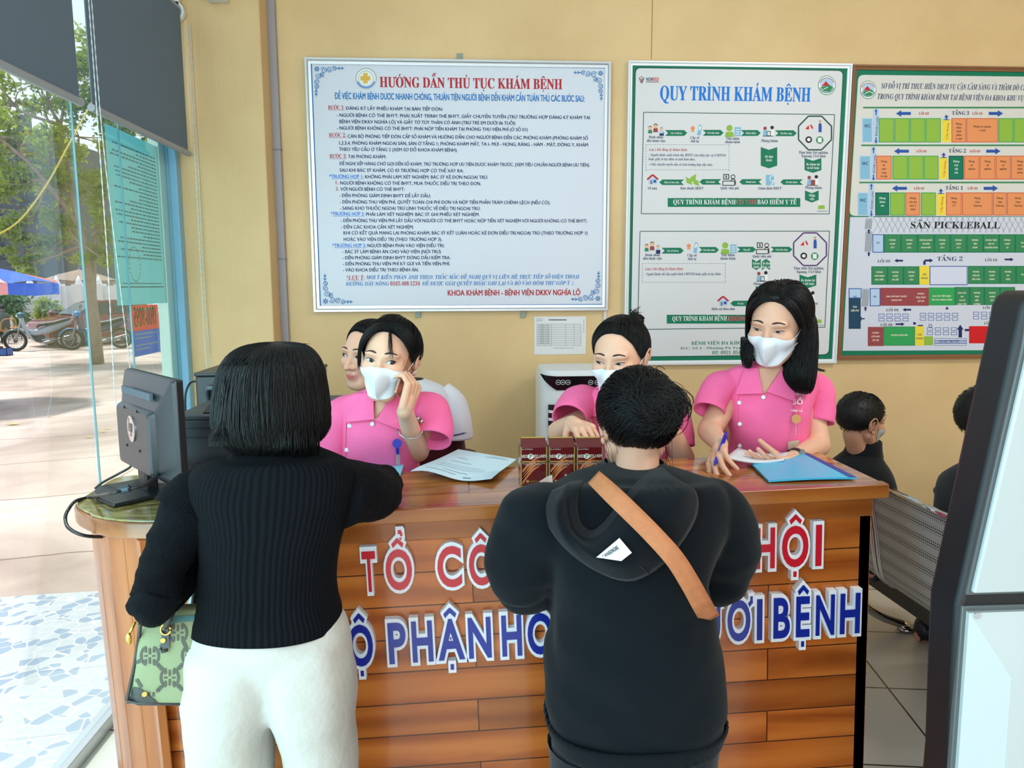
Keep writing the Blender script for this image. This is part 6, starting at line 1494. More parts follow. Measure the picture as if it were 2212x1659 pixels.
# --- the standing nurse with long hair
h4 = Head(P(1680, 695, 2.09), 41, 16, 5, .98)
sl, sr = P(1578, 852, 2.18), P(1746, 852, 2.19)
eL = P(1532, 930, 2.10); wL = P(1556, 962, 1.95); eR = P(1768, 962, 2.11); wR = P(1714, 990, 1.97)
hL = hand(MB(), (wL, eL), P(1546, 998, 1.87)-wL, V3(.7, -.05, -.55), -1, ((.35, .45, .2), (.4, .45, .25), (.5, .5, .3), (.6, .5, .3)), (.75, .3, .55), .25, .92, .14)
hR = hand(MB(), (wR, eR), P(1660, 1000, 1.92)-wR, V3(-.05, .35, .9), 1, ((.25, .3, .2), (.28, .3, .2), (.3, .35, .2), (.35, .35, .2)), (.75, .25, .75), .15, .92, .05)
pel = V3(.86, 2.2, .92); f4 = [(.77, 2.2, 0), (.95, 2.22, 0)]
cp, el_ = std(h4, sl, sr, [(sl, eL, wL), (sr, eR, wR)], pel, f4)
n4 = hull([(782, 1626, 1700, 2.14, .05), (790, 1608, 1716, 2.15, .06), (800, 1582, 1742, 2.16, .074, 2.3, -.15), (812, 1562, 1762, 2.175, .086, 2.3, -.1), (835, 1556, 1766, 2.18, .098), (865, 1558, 1756, 2.175, .108), (900, 1564, 1744, 2.165, .114), (950, 1574, 1738, 2.16, .112), (1000, 1578, 1738, 2.165, .108), (1060, 1574, 1744, 2.18, .11), (1140, 1566, 1752, 2.2, .122), (1230, 1560, 1760, 2.2, .125)], 44, 64)
n4 = wrinkle(n4, .004, 7, 14, 31.); B4 = bvh_of(n4)
nk = neck_skin(B4, [(1636, 790), (1694, 792), (1654, 850), (1640, 848)], 2.1, .004)
w4 = person('standing nurse with long loose black hair and white mask, blue pen in hand', h4, cp, el_, [hL, hR], (.86, 2.2, 0), skin=(222, 174, 146), patches=[nk])
pk = MB().rings(open_end(n4, first=False), False)
pk.rings(open_end(wrinkle(limb([P(1594, 832, 2.17), P(1556, 838, 2.16), P(1538, 864, 2.135), P(1531, 888, 2.115)], (.046, .050, .047, .047), 20, 28), .003, 9, 16, 6.), first=False), False)
pk.rings(open_end(wrinkle(limb([P(1730, 834, 2.18), P(1763, 842, 2.18), P(1769, 878, 2.165), P(1766, 912, 2.15)], (.046, .050, .048, .048), 20, 28), .003, 9, 16, 8.), first=False), False)
pk.build('pink_tunic', m_pink, w4, smooth=True)
collar_pair(B4, [([(1612, 786), (1636, 788), (1648, 850), (1588, 852)], -1), ([(1694, 790), (1716, 790), (1718, 868), (1656, 846)], 1)], w4, m_pink, 2.1)
v, f = patch(B4, [(1590, 854), (1594, 854), (1592, 1000), (1588, 1000)], .0035, 2, 10, 2.07, .0015); MB().add(v, f).build('placket', m_pink, w4)
buttons(B4, [(1597, 870), (1649, 858), (1598, 916), (1598, 963)], w4, 2.06)
eyes(h4, w4, (-.2, -1.0), .55)
face_mask(h4, w4)
HL4 = [(0, 56), (25, 52), (46, 34), (62, 8), (78, -10), (100, -20), (130, -36), (180, -44)]
hm = MB().rings(hair_cap(h4, HL4, .010, 84, 20, bump=.15), True)
part = (8, 64)
hairs(hm, .0007, flow(h4, 500, ((-60, 70), (58, 70)), ((-70, 80), (76, 88)), (.011, .016), 10, 6, 31), flow(h4, 1116, ((14, 150), (66, 84)), ((84, 150), (-12, 6)), (.012, .024), 16, 4, 1, .20, (.05, .02, 0)), flow(h4, 360, ((-150, -20), (66, 84)), ((-140, -84), (-12, 4)), (.012, .022), 16, 4, 2, .14, (.0, .0, 0)), flow(h4, 432, ((150, 210), (60, 86)), ((150, 210), (-30, -5)), (.012, .022), 14, 4, 3, .15),
                    flow(h4, 198, ((4, 20), (56, 68)), ((66, 84), (-4, 14)), (.010, .018), 14, 4, 4, .05), flow(h4, 162, ((-10, 4), (56, 68)), ((-80, -62), (-6, 14)), (.010, .018), 14, 4, 5, .06))
lock = hull([(662, 1716, 1742, 2.10, .03), (690, 1712, 1750, 2.10, .06), (740, 1706, 1752, 2.09, .072), (780, 1702, 1751, 2.07, .07), (815, 1700, 1750, 2.055, .062), (840, 1712, 1746, 2.05, .048), (852, 1726, 1742, 2.05, .022)], 24, 30)
hm.rings(lock, True); v, f = strand_mesh(hull_strands(lock, 800, 14, (0, .005), (0, .2), (.85, 1.), .0, 9, .03), .0007); hm.add(v, f)
lk2 = hull([(730, 1607, 1618, 2.12, .03), (770, 1606, 1620, 2.10, .03), (796, 1610, 1618, 2.09, .014)], 12, 16); hm.rings(lk2, True); v, f = strand_mesh(hull_strands(lk2, 160, 10, (0, .004), (0, .2), (.8, 1.04), .0, 19, .03), .0007); hm.add(v, f)
fl = [spline([P(1740+g.uniform(-6, 6), 778, 2.1), P(1758+g.uniform(-4, 4), 794+g.uniform(-2, 2), 2.1), P(1782+g.uniform(-8, 3), 802+g.uniform(-3, 2), 2.1)], 8) for i in range(40)]; v, f = strand_mesh(fl, .0012); hm.add(v, f)
hm.build('long_hair', m_hair, w4, smooth=True)
# lanyard, gold reel, badge, watch
v, f = patch(B4, [(1716, 838), (1737, 838), (1726, 900), (1714, 900)], .0065, 3, 10, 2.07, .0015); ly = MB().add(v, f).build('lanyard', mat('pink_lanyard', (222, 84, 136), .5), w4)
for s, x, y, wd_, h_ in (('VIỆN ĐA', 1715, 853, 24, 5), ('SỐ', 1711, 873, 22, 11), ('TỈNH LÀ', 1707, 889, 25, 5)):
    text_on(B4, s, x, y, wd_, h_, mat('white_thread', (236, 226, 232), .6), ly, 'lettering', 2.06).data.transform(Matrix.Translation((0, -.005, 0)))
rl = disc_on(B4, 1720, 905, .013, .007, .012, 2.06).build('badge_reel', mat('old_gold', (160, 112, 66), .4, .6), w4, auto=30); rl['label'] = 'round gold badge reel'
b = MB(); 
for q in np.linspace(0, 1, 7): b.ell(hit(B4, 1719-q, 916+q*24, .012, 2.06), (.0022, .0022, .003), 8, 6)
b.build('reel_chain', m_sil, rl, smooth=True)
v, f = patch(B4, [(1702, 954), (1726, 950), (1726, 976), (1702, 980)], .010, 3, 3, 2.06, .002); MB().add(v, f).build('badge', mat('badge_plastic', (196, 176, 160), .3), w4)
ax = (wR-eR)/np.linalg.norm(wR-eR); c_ = wR-ax*.012; u_ = np.cross(ax, (0, 0, 1)); u_ /= np.linalg.norm(u_); v_ = np.cross(ax, u_)
wt_ = MB(); wt_.rings([[c_+ax*dx+(u_*math.cos(t)+v_*math.sin(t))*rr for t in np.linspace(0, 2*np.pi, 28, endpoint=False)] for dx, rr in ((-.007, .0245), (-.007, .0268), (.007, .0268), (.007, .0245))], False)
wa = wt_.build('watch_strap', m_black, w4, auto=40); fdir = -ray(1712, 985); fdir = fdir-ax*(fdir@ax); fdir /= np.linalg.norm(fdir)
MB().disc(c_+fdir*.027, fdir, .012, .006, 20).build('watch_face', mat('watch_steel', (150, 178, 182), .2, .7), wa, auto=30)
trousers(w4, pel, f4, m_trs)

# --- the nurse with the top knot, sorting medicine
h5 = Head(P(1339, 767, 2.12), 32, 12, 1, .98)
sl, sr = P(1278, 900, 2.2), P(1424, 900, 2.21); eL = P(1208, 934, 2.08); wL = P(1236, 914, 2.0); eR = P(1476, 990, 2.15); wR = P(1428, 882, 2.05)
hL = hand(MB(), (wL, eL), P(1262, 926, 1.93)-wL, V3(-.1, .35, -.9), -1, ((.55, .6, .3), (.6, .6, .3), (.65, .65, .3), (.7, .65, .3)), (.7, .5, .4), .2, .95, .16)
hR = hand(MB(), (wR, eR), P(1408, 836, 1.99)-wR, V3(-.6, -.5, .2), -1, (.55, .6, .65, .7), (.7, .3, .6), .3, .9)
pel = V3(.47, 2.24, .9); f5 = [(.38, 2.24, 0), (.56, 2.26, 0)]
cp, el_ = std(h5, sl, sr, [(sl, eL, wL), (sr, eR, wR)], pel, f5)
n5 = hull([(838, 1296, 1376, 2.175, .05), (846, 1278, 1400, 2.18, .064, 2.3, -.1), (856, 1258, 1430, 2.19, .08), (872, 1248, 1446, 2.2, .09), (900, 1252, 1446, 2.2, .10), (950, 1262, 1440, 2.2, .105), (1010, 1264, 1440, 2.21, .102), (1100, 1256, 1446, 2.22, .112), (1230, 1250, 1452, 2.24, .122)], 40, 60)
n5 = wrinkle(n5, .004, 7, 14, 41.); B5 = bvh_of(n5)
w5 = person('nurse with a top knot and white mask, reaching behind the medicine boxes', h5, cp, el_, [hL, hR], (.47, 2.24, 0))
pk = MB().rings(open_end(n5, first=False), False)
pk.rings(open_end(wrinkle(limb([P(1294, 878, 2.2), P(1256, 870, 2.17), P(1238, 886, 2.12), P(1230, 905, 2.085)], (.048, .056, .054, .052), 20, 28), .004, 9, 16, 6.), first=False), False)
pk.rings(open_end(wrinkle(limb([P(1410, 880, 2.2), P(1446, 886, 2.2), P(1460, 925, 2.18), P(1466, 966, 2.16)], (.048, .054, .052, .050), 20, 28), .004, 9, 16, 8.), first=False), False)
pk.build('pink_tunic', m_pink, w5, smooth=True)
collar_pair(B5, [([(1282, 842), (1306, 846), (1310, 900), (1256, 900)], -1), ([(1360, 846), (1384, 842), (1394, 902), (1330, 900)], 1)], w5, m_pink, 2.1)
eyes(h5, w5, (-.5, -.7), .62)
face_mask(h5, w5)
hm = MB().rings(hair_cap(h5, HL_UP, .0055, 84, 20, bump=.15), True)
hairs(hm, .0007, flow(h5, 1620, ((-125, 125), lambda a: hairline(a, HL_UP)), ((168, 192), (48, 60)), (.006, .014), 16, 3, 1), flow(h5, 630, ((125, 235), lambda a: hairline(a, HL_UP)), ((168, 192), (44, 56)), (.006, .013), 14, 3, 2))
kn = P(1372, 694, 2.15); hm.ell(kn, (.026, .026, .024), 16, 10); hm.tube([h5.surf(np.array([180.]), np.array([54.]), .0)[0], kn], .014, 10)
hm.rings(hull([(745, 1364, 1394, 2.18, .05), (775, 1370, 1396, 2.18, .05), (796, 1380, 1396, 2.18, .03)], 10, 20), True)
sw_ = []
for i in range(220):
    a0, r = g.uniform(0, 6.28), g.uniform(.012, .028); sw_.append([kn+V3(math.cos(a0+2*q)*r, math.sin(a0+2*q)*r*.9, .024*math.cos(i)*math.sqrt(max(0, 1-(r/.03)**2))) for q in np.linspace(0, 1, 10)])
for i in range(30): sw_.append(spline([kn+V3(0, 0, .01), P(1370+g.uniform(-8, 8), 676, 2.15), P(1372+g.uniform(-14, 20), 664+g.uniform(-4, 14), 2.15)], 10))
v, f = strand_mesh(sw_, .0009); hm.add(v, f)
hm.build('top_knot_hair', m_hair, w5, smooth=True)
trousers(w5, pel, f5, m_trs)

# --- the woman in white behind the nurse on the phone
h6 = Head(P(797, 762, 2.52), 36, 4, 4, .99)
sl, sr = P(868, 885, 2.62), P(945, 880, 2.65); eR = P(968, 975, 2.66); wR = P(935, 1025, 2.55); eL = P(870, 965, 2.56); wL = P(850, 1010, 2.42)
pel = V3(-.12, 2.74, .86); f6 = [(-.21, 2.72, 0), (-.03, 2.74, 0)]
cp, el_ = std(h6, sl, sr, [(sl, eL, wL), (sr, eR, wR)], pel, f6, 1.0, .8)
cp.append((h6.w((0, .02, -.07)), .045, P(868, 842, 2.6), .05))
w6 = person('woman in a white blouse behind the phoning nurse, looking left, mouth uncovered', h6, cp, el_, [hand(MB(), (wR, eR), V3(-.8, -.5, -.2), V3(0, 0, -1), 1, (.4, .4, .4, .4)), hand(MB(), (wL, eL), V3(-.6, -.7, -.1), V3(0, 0, -1), -1, (.4, .4, .4, .4))], (-.12, 2.72, 0), skin=(224, 172, 146))
m_wb = cloth('white_blouse_cotton', (214, 216, 226), .8)
nb_ = MB(); q6 = hull([(822, 866, 916, 2.6, .05), (832, 846, 940, 2.61, .07), (846, 836, 964, 2.62, .09), (870, 834, 980, 2.64, .105), (905, 840, 984, 2.66, .11), (950, 850, 990, 2.68, .11), (985, 856, 994, 2.7, .112)], 30, 56); nb_.rings(open_end(wrinkle(q6, .004, 7, 14, 3.), first=False), False)
nb_.rings(open_end(wrinkle(limb([P(950, 850, 2.64), P(976, 876, 2.63), P(988, 915, 2.62), P(990, 946, 2.62)], (.05, .055, .053, .052), 20, 28), .003, 9, 16, 8.), first=False), False); nb_.build('white_blouse', m_wb, w6, smooth=True)
MB().rings(limb([P(988, 931, 2.62), P(988.6, 934, 2.62)], (.0545, .0545), 4, 28), False).build('sleeve_piping', mat('navy_piping', (50, 56, 120), .7), w6, smooth=True)
nb_ = MB(); nb_.rings(hull([(946, 872, 1000, 2.69, .112), (975, 868, 1006, 2.7, .118), (1010, 866, 1008, 2.71, .12), (1080, 866, 1004, 2.72, .115)], 16, 44), True); nb_.build('maroon_waistband', cloth('maroon_cloth', (66, 16, 28), .85), w6, smooth=True)
trousers(w6, pel, f6, MATS['maroon_cloth'])
eyes(h6, w6, (-.6, .1), .95)
hm = MB().rings(hair_cap(h6, HL_UP, .006, 80, 18), True)
hairs(hm, .0007, flow(h6, 1260, ((-120, 120), lambda a: hairline(a, HL_UP)), ((160, 200), (0, 20)), (.006, .012), 14, 3, 1), flow(h6, 450, ((120, 240), lambda a: hairline(a, HL_UP)), ((165, 195), (0, 15)), (.006, .012), 12, 3, 2, .1))
v, f = strand_mesh(flow(h6, 108, ((-82, -66), (-6, 8)), ((-84, -70), (-40, -30)), (.004, .008), 10, 3, 3, .03), .0008); hm.add(v, f)
hm.build('tied_back_hair', m_hair, w6, smooth=True)
# ---------------------------------------------------------------- things on and around the counter
# monitor seen from behind
near, far = P(383, 940, 1.80), None
n2 = V3(-.690, 1.80, 0); n2[0] = near[0]
f2v = V3(-.935, 2.085, 0); ax = f2v-n2; ax[2] = 0; Wm = np.linalg.norm(ax); ax /= Wm; nb = np.array([-ax[1], ax[0], 0]); nb = -nb if nb[0] > 0 else nb   # back side looks to the left front
ztop, zbot = P(383, 822, 1.80)[2], P(383, 1062, 1.80)[2]
MM = Matrix(((ax[0], nb[0], 0, n2[0]), (ax[1], nb[1], 0, n2[1]), (0, 0, 1, zbot), (0, 0, 0, 1)))
MM = MM @ Matrix.Rotation(math.radians(0), 4, 'X')
Hm = ztop-zbot
bz = topz(-.85)
mo = thing('monitor', 'black computer monitor seen from behind on the rounded counter end', 'monitor', (float((n2+f2v)[0]/2), float((n2+f2v)[1]/2), bz))
m_mon = mat('charcoal_monitor_plastic', (40, 43, 48), .36, bump=(700, .04))
def put(o, par, M=MM):
    o.matrix_basis = M; o.parent = par; o.matrix_parent_inverse = wmat(par).inverted(); return o
put(bevel(MB().box((0, -.022, 0), (Wm, -.002, Hm)).build('bezel', m_black), .004), mo)
put(MB().box((.015, -.0228, .018), (Wm-.015, -.0215, Hm-.015)).build('screen', mat('screen_glass', (8, 9, 12), .1)), mo)
# moulded back: shell tapering to a raised plate
b = MB(); R = []
for d, i0, i1, t0, t1 in ((-.004, .0, .0, .0, .0), (.004, .004, .004, .004, .004), (.016, .022, .022, .02, .05), (.030, .055, .055, .03, .105), (.042, .06, .06, .03, .112), (.046, .065, .065, .034, .118)):
    x0, x1, z0, z1 = i0, Wm-i1, t0, Hm-t1*.75
    R.append([(x0, d, z0), (x1, d, z0), (x1, d, z1), (x0, d, z1)])
def rr(q, k=5, r=.012):
    (x0, d, z0), (x1, _, _), (_, _, z1), _ = q[0], q[1], q[2], q[3]; out = []
    for cx_, cz_, a0 in ((x1-r, z0+r, -90), (x1-r, z1-r, 0), (x0+r, z1-r, 90), (x0+r, z0+r, 180)):
        for t in np.linspace(a0, a0+90, k): out.append((cx_+r*math.cos(math.radians(t)), d, cz_+r*math.sin(math.radians(t))))
    return out
b.rings([rr(q) for q in R]); put(b.build('back_shell', m_mon, auto=25), mo)
g_ = MB()
for i in range(26): g_.box((.075+i*(Wm-.15)/26, .026, Hm*.80), (.075+i*(Wm-.15)/26+.005, .034, Hm*.865))
put(g_.build('vent_grille', mat('vent_dark', (86, 98, 110), .5)), mo)
cxm, czm = Wm*.5, Hm*.50
pl = MB(); th = np.linspace(0, 2*np.pi, 32, endpoint=False); pl.rings([[(cxm+.029*math.cos(t)*r_, y, czm+.034*math.sin(t)*r_) for t in th] for y, r_ in ((.044, 1), (.049, 1), (.0495, .93))]); lg = put(pl.build('logo_disc', mat('mirror_chrome', (205, 208, 212), .08, 1.), auto=30), mo)
v, f, wd = layout('hp', 'serifi'); k = .034/wd; b = MB()
b.add([(cxm+wd*k/2-x*k, .0502, czm-.008+y*k*1.5) for x, y in v], f); put(b.build('logo_letters', mat('logo_dark', (46, 48, 52), .3)), lg)
s_ = MB()
for dx in (-.05, .05):
    for dz in (-.05, .05): s_.disc((cxm+dx, .047, czm+dz), (0, 1, 0), .0035, .003, 10)
put(s_.build('mount_screws', m_black, auto=30), mo)
put(bevel(MB().box((cxm-.03, .0, -(zbot-bz)+.012), (cxm+.03, .032, .075)).build('stand_neck', m_black), .006, 3), mo)
bq = [WT(201, 1075), WT(214, 1088), WT(246, 1101), WT(380, 1072), WT(384, 1050), WT(330, 1040), WT(262, 1053), WT(214, 1062)]
o = bevel(MB().prism([(p[0], p[1], topz(p[0])+.004) for p in bq], (0, 0, .012)).build('stand_base', m_black, mo), .003)
def cable(name, label, pts, r, m, n=40, flat=None):
    o = MB().tube(spline(pts, n), r, 8).build(name, m, smooth=True); tag(o, label, 'cable'); return o
pa = xf(MM, [(Wm*.42, .03, .045)])[0]
c1 = cable('power_cable', 'thick black cable with a ferrite lump crossing the rounded counter end', [xf(MM, [(Wm*.36, .012, .02)])[0], P(338, 1028, 1.80), P(312, 1048, 1.74), P(270, 1058, 1.72), P(236, 1072, 1.72)+V3(0, 0, .006), WT(200, 1080)+V3(0, 0, .008), WT(166, 1088)+V3(0, 0, .008), P(148, 1100, 1.80), P(141, 1120, 1.79), P(150, 1142, 1.76), P(188, 1158, 1.76), V3(-.87, 1.84, .985)], .0042, m_black, 60)
q0, q1 = P(258, 1060, 1.72), P(282, 1055, 1.72); MB().tube([q0, q0*.9+q1*.1, q0*.1+q1*.9, q1], [.006, .009, .009, .006], 12).build('ferrite_core', mat('blue_black_plastic', (30, 48, 60), .35), c1, auto=40)
cable('video_cable', 'thin dark cable dropping from the monitor back to the counter edge', [xf(MM, [(Wm*.62, .02, .05)])[0], P(288, 990, 2.0), P(282, 1008, 2.0), P(255, 1024, 1.99), P(222, 1042, 2.0), WT(206, 1058)+V3(0, 0, .004)], .0032, m_black)
ms = thing('mouse', 'pale grey mouse behind the monitor stand', 'mouse', tuple(WT(350, 1056)))
e = MB(); e.ell(WT(350, 1052)+V3(0, .02, .014), (.03, .045, .018), 20, 12); e.build('shell', mat('pale_grey_plastic', (196, 200, 198), .4), ms, smooth=True)
wv_ = WT(350, 1052)+V3(0, .05, .03); MB().ell(wv_, (.004, .008, .006), 10, 6).build('wheel', m_dgrey, ms, smooth=True)
kb0 = WT(388, 1030); kb = thing('keyboard', 'black keyboard beyond the monitor, partly hidden by the woman', 'keyboard', tuple(kb0))
KM = Matrix.Translation(tuple(kb0+V3(-.02, -.01, .004))) @ Matrix.Rotation(math.radians(20), 4, 'Z')
o = bevel(MB().box((0, -.06, 0), (.40, .07, .016)).build('case', m_dgrey), .003); put(o, kb, KM)
ks = MB()
for i in range(15):
    for j in range(5): ks.prism([(.012+i*.0255, -.052+j*.023, .016), (.034+i*.0255, -.052+j*.023, .016), (.034+i*.0255, -.033+j*.023, .016), (.012+i*.0255, -.033+j*.023, .016)], (0, 0, .006))
put(ks.build('keys', mat('key_black', (30, 32, 36), .5)), kb, KM)
# printers on a table behind the counter
tb = thing('side_table', 'plain grey table behind the counter holding the two printers', 'table', (-.75, 2.55, 0))
bevel(MB().box((-.93, 2.22, .985), (-.36, 3.02, 1.01)).build('tabletop', mat('grey_laminate', (120, 122, 124), .5), tb), .003)
for x in (-.90, -.39):
    for y in (2.25, 2.97): MB().box((x-.02, y-.02, 0), (x+.02, y+.02, .985)).build('leg', m_dgrey, tb)
m_prt = mat('graphite_printer', (44, 50, 58), .42, bump=(900, .03))
def pbox(c0, c1): return (min(c0[0], c1[0]), min(c0[1], c1[1]), min(c0[2], c1[2])), (max(c0[0], c1[0]), max(c0[1], c1[1]), max(c0[2], c1[2]))
xl = P(383, 940, 2.26)[0]; zt1 = P(430, 905, 2.26)[2]; zb1 = 1.011
pr = thing('printer', 'large graphite printer with a blue touch screen beside the monitor', 'printer', (xl+.25, 2.4, 1.01))
bevel(MB().box((xl, 2.26, zb1+.03), (xl+.47, 2.62, zt1)).build('body', m_prt, pr), .008, 3)
for dx in (.05, .40):
    for dy in (.05, .3): MB().tube([(xl+dx, 2.26+dy, zb1-.001), (xl+dx, 2.26+dy, zb1+.032)], .012, 10).build('foot', m_black, pr)
bevel(MB().box((xl-.003, 2.252, zt1-.002), (xl+.473, 2.63, zt1+.014)).build('lid', m_prt, pr), .006)
for z in (P(430, 945, 2.26)[2], P(430, 925, 2.26)[2]): MB().box((xl+.002, 2.2585, z-.0015), (xl+.468, 2.262, z+.0015)).build('tray_gap', m_black, pr)
ts = [P(470, 891, 2.30), P(560, 891, 2.30)]
sx0 = P(446, 893, 2.3)[0]
MB().prism([(sx0, 2.27, zt1+.014), (sx0+.16, 2.27, zt1+.014), (sx0+.16, 2.37, zt1+.04), (sx0, 2.37, zt1+.04)], (0, 0, .004)).build('control_panel', m_black, pr)
MB().prism([(sx0+.025, 2.285, zt1+.0225), (sx0+.145, 2.285, zt1+.0225), (sx0+.145, 2.36, zt1+.042), (sx0+.025, 2.36, zt1+.042)], (0, 0, .002)).build('touch_screen', mat('lit_blue_screen', (70, 190, 226), .2, emit=.5), pr)
xl2 = P(423, 850, 2.72)[0]; zt2 = P(430, 812, 2.72)[2]; p2 = thing('printer', 'smaller black printer with a recessed handle behind the large graphite one', 'printer', (xl2+.2, 2.85, 1.01))
bevel(MB().box((xl2, 2.72, 1.011), (xl2+.42, 2.98, zt2)).build('body', mat('black_printer', (26, 29, 34), .4), p2), .006)
bevel(MB().box((xl2-.003, 2.715, zt2-.001), (xl2+.423, 2.985, zt2+.012)).build('lid', mat('black_printer'), p2), .004)
hz = P(450, 838, 2.71)[2]; hx = P(448, 838, 2.71)[0]; MB().tube(spline([(hx, 2.716, hz-.06), (hx, 2.70, hz-.01), (hx+.02, 2.70, hz), (hx+.20, 2.70, hz), (hx+.22, 2.70, hz-.01), (hx+.22, 2.716, hz-.06)], 24), .008, 8).build('handle', mat('teal_grey_plastic', (46, 66, 78), .3), p2, smooth=True)
cable('power_cable', 'black cord hanging from the smaller printer beside the blue post', [(xl2, 2.75, P(423, 824, 2.75)[2]), P(412, 826, 2.74), P(402, 846, 2.72), P(400, 872, 2.70), P(402, 898, 2.68)+V3(0, 0, -.0)], .004, m_black)

# papers
def sheet(name, label, corners, m, lift=.002, n=12, curl=None, seed=0, thick=.0012):
    a, b, c, d = [WT(*q) for q in corners]; V = []
    for j in range(n+1):
        for i in range(n+1):
            u, v_ = i/n, j/n; p = (a*(1-u)+b*u)*(1-v_)+(d*(1-u)+c*u)*v_; p = p.copy(); p[2] = topz(p[0])+lift+(curl(u, v_) if curl else 0); V.append(p)
    V = np.array(V); f = [(j*(n+1)+i, j*(n+1)+i+1, (j+1)*(n+1)+i+1, (j+1)*(n+1)+i) for j in range(n) for i in range(n)]
    N = len(V); f2 = [tuple(x+N for x in q[::-1]) for q in f]; w_ = n+1; rim = [i for i in range(w_)]+[j*w_+n for j in range(1, n+1)]+[n*w_+i for i in range(n-1, -1, -1)]+[j*w_ for j in range(n-1, 0, -1)]
    o = MB().add(np.vstack([V+V3(0, 0, thick), V]), f+f2+[(a_, N+a_, N+b_, b_) for a_, b_ in zip(rim, rim[1:]+rim[:1])]).build(name, m, smooth=False)
    tag(o, label, 'paper'); return o, V.reshape(n+1, n+1, 3)
m_bp = mat('pale_blue_paper', (206, 232, 244), .55)
noisef = lambda s, k: (lambda u, v_: k*(noise.noise((u*3+s, v_*3, s))+.4))
o, V = sheet('blue_form', 'large wavy pale blue form in the middle of the counter', [(887, 1036), (1062, 1046), (1116, 1000), (990, 978)], m_bp, .006, 14, lambda u, v_: .006*math.sin(u*7+v_*2)*(1-v_)+.012*math.exp(-((u)**2+(v_)**2)*6)+.004)
def lines_on(V, spec, m, parent, name):
    b = MB(); n = V.shape[0]-1
    def at(u, v_):
        i, j = min(int(u*n), n-1), min(int(v_*n), n-1); fu, fv = u*n-i, v_*n-j
        return (V[j, i]*(1-fu)+V[j, i+1]*fu)*(1-fv)+(V[j+1, i]*(1-fu)+V[j+1, i+1]*fu)*fv
    for u0, u1, v_, h_ in spec:
        k = max(2, int((u1-u0)*n)); us = np.linspace(u0, u1, k+1); P_ = [at(u, v_)+V3(0, 0, .0017) for u in us]; Q_ = [at(u, v_+h_)+V3(0, 0, .0017) for u in us]
        b.add(P_+Q_, [(i, i+1, k+2+i, k+1+i) for i in range(k)])
    return b.build(name, m, parent)
lines_on(V, [(.12, .5, .12, .012), (.3, .62, .2, .01), (.62, .72, .06, .03), (.15, .8, .3, .006), (.15, .8, .36, .006), (.15, .7, .42, .006), (.2, .5, .55, .01), (.2, .36, .7, .012), (.55, .9, .88, .012), (.6, .85, .93, .008)], mat('blue_grey_print', (110, 140, 170), .7), o, 'printing')
o, V = sheet('blue_form', 'stack of bright blue forms under the arm of the woman in the jumper', [(770, 1058), (858, 1052), (874, 1004), (784, 1003)], mat('bright_blue_paper', (128, 212, 236), .5), .004, 8, None, thick=.004)
sl_ = MB(); sl_.tube([WT(800, 1036)+V3(0, 0, .010), WT(838, 1010)+V3(0, 0, .010)], .003, 6); pn = sl_.build('pen', mat('pale_blue_pen', (170, 214, 230), .3), smooth=True); tag(pn, 'pale blue pen lying on the stack of blue forms', 'pen')
o, V = sheet('white_form', 'white form sticking out behind the hooded woman toward the standing nurse', [(1400, 1046), (1490, 1048), (1424, 996), (1360, 996)], mat('white_form_paper', (214, 214, 224), .6), .003, 8)
lines_on(V, [(.1, .9, .1*i+.05, .015) for i in range(9)], mat('lilac_print', (170, 172, 200), .7), o, 'printing')
o, V = sheet('blue_booklet', 'blue stapled booklet with a dark spine under the standing nurse', [(1660, 1044), (1850, 1038), (1744, 988), (1612, 999)], mat('cyan_booklet_cover', (62, 182, 222), .35, coat=.2), .0025, 12, lambda u, v_: .005*v_+.003*math.sin(u*3), thick=.005)
lines_on(V, [(.0, .84, .06, .008), (.02, .84, .94, .008), (.25, .75, .5, .008), (.3, .6, .56, .006), (.3, .7, .16, .006)], mat('booklet_ink', (24, 70, 120), .6), o, 'printing')
b = MB(); n = V.shape[0]-1; q = [V[j, n] for j in range(n+1)]; q2 = [V[j, n-1] for j in range(n+1)]
b.add([p+V3(0, 0, .0058) for p in q]+[p+V3(0, 0, .0058) for p in q2], [(i, i+1, n+2+i, n+1+i) for i in range(n)]); b.build('spine_tape', mat('navy_tape', (30, 48, 150), .4), o)
# sheet the standing nurse holds
A_, B_, C_, D_ = P(1568, 987, 1.885), P(1692, 998, 1.885), P(1704, 980, 1.97), P(1594, 967, 1.97)
V = [(A_*(1-u)+B_*u)*(1-v_)+(D_*(1-u)+C_*u)*v_+V3(0, 0, -.010*math.sin(u*math.pi)+.006*u) for v_ in np.linspace(0, 1, 5) for u in np.linspace(0, 1, 13)]
f = [(j*13+i, j*13+i+1, (j+1)*13+i+1, (j+1)*13+i) for j in range(4) for i in range(12)]
o = MB().add(V, f).build('medical_record', mat('cream_paper', (208, 208, 214), .6), smooth=True); m_ = o.modifiers.new('t', 'SOLIDIFY'); m_.thickness = .004; tag(o, 'thin white record sheet held by the standing nurse', 'paper')
# blue pen in her hand
p0, p1 = P(1566, 941, 1.93), P(1543, 1006, 1.86)
pn = thing('pen', 'blue ballpoint pen in the fist of the standing nurse', 'pen', tuple(p1))
MB().tube([p0, p0*.35+p1*.65, p0*.1+p1*.9, p1], [.0042, .0045, .0042, .0012], 10).build('barrel', mat('royal_blue_plastic', (24, 40, 190), .25), pn, smooth=True)
MB().tube([p0+(p0-p1)*.0, p0+(p0-p1)*.12], .0032, 8).build('push_button', mat('royal_blue_plastic'), pn, smooth=True)
MB().tube([p0+V3(.004, -.004, 0), p0*.75+p1*.25+V3(.004, -.004, 0)], .0014, 6).build('clip', mat('royal_blue_plastic'), pn, smooth=True)
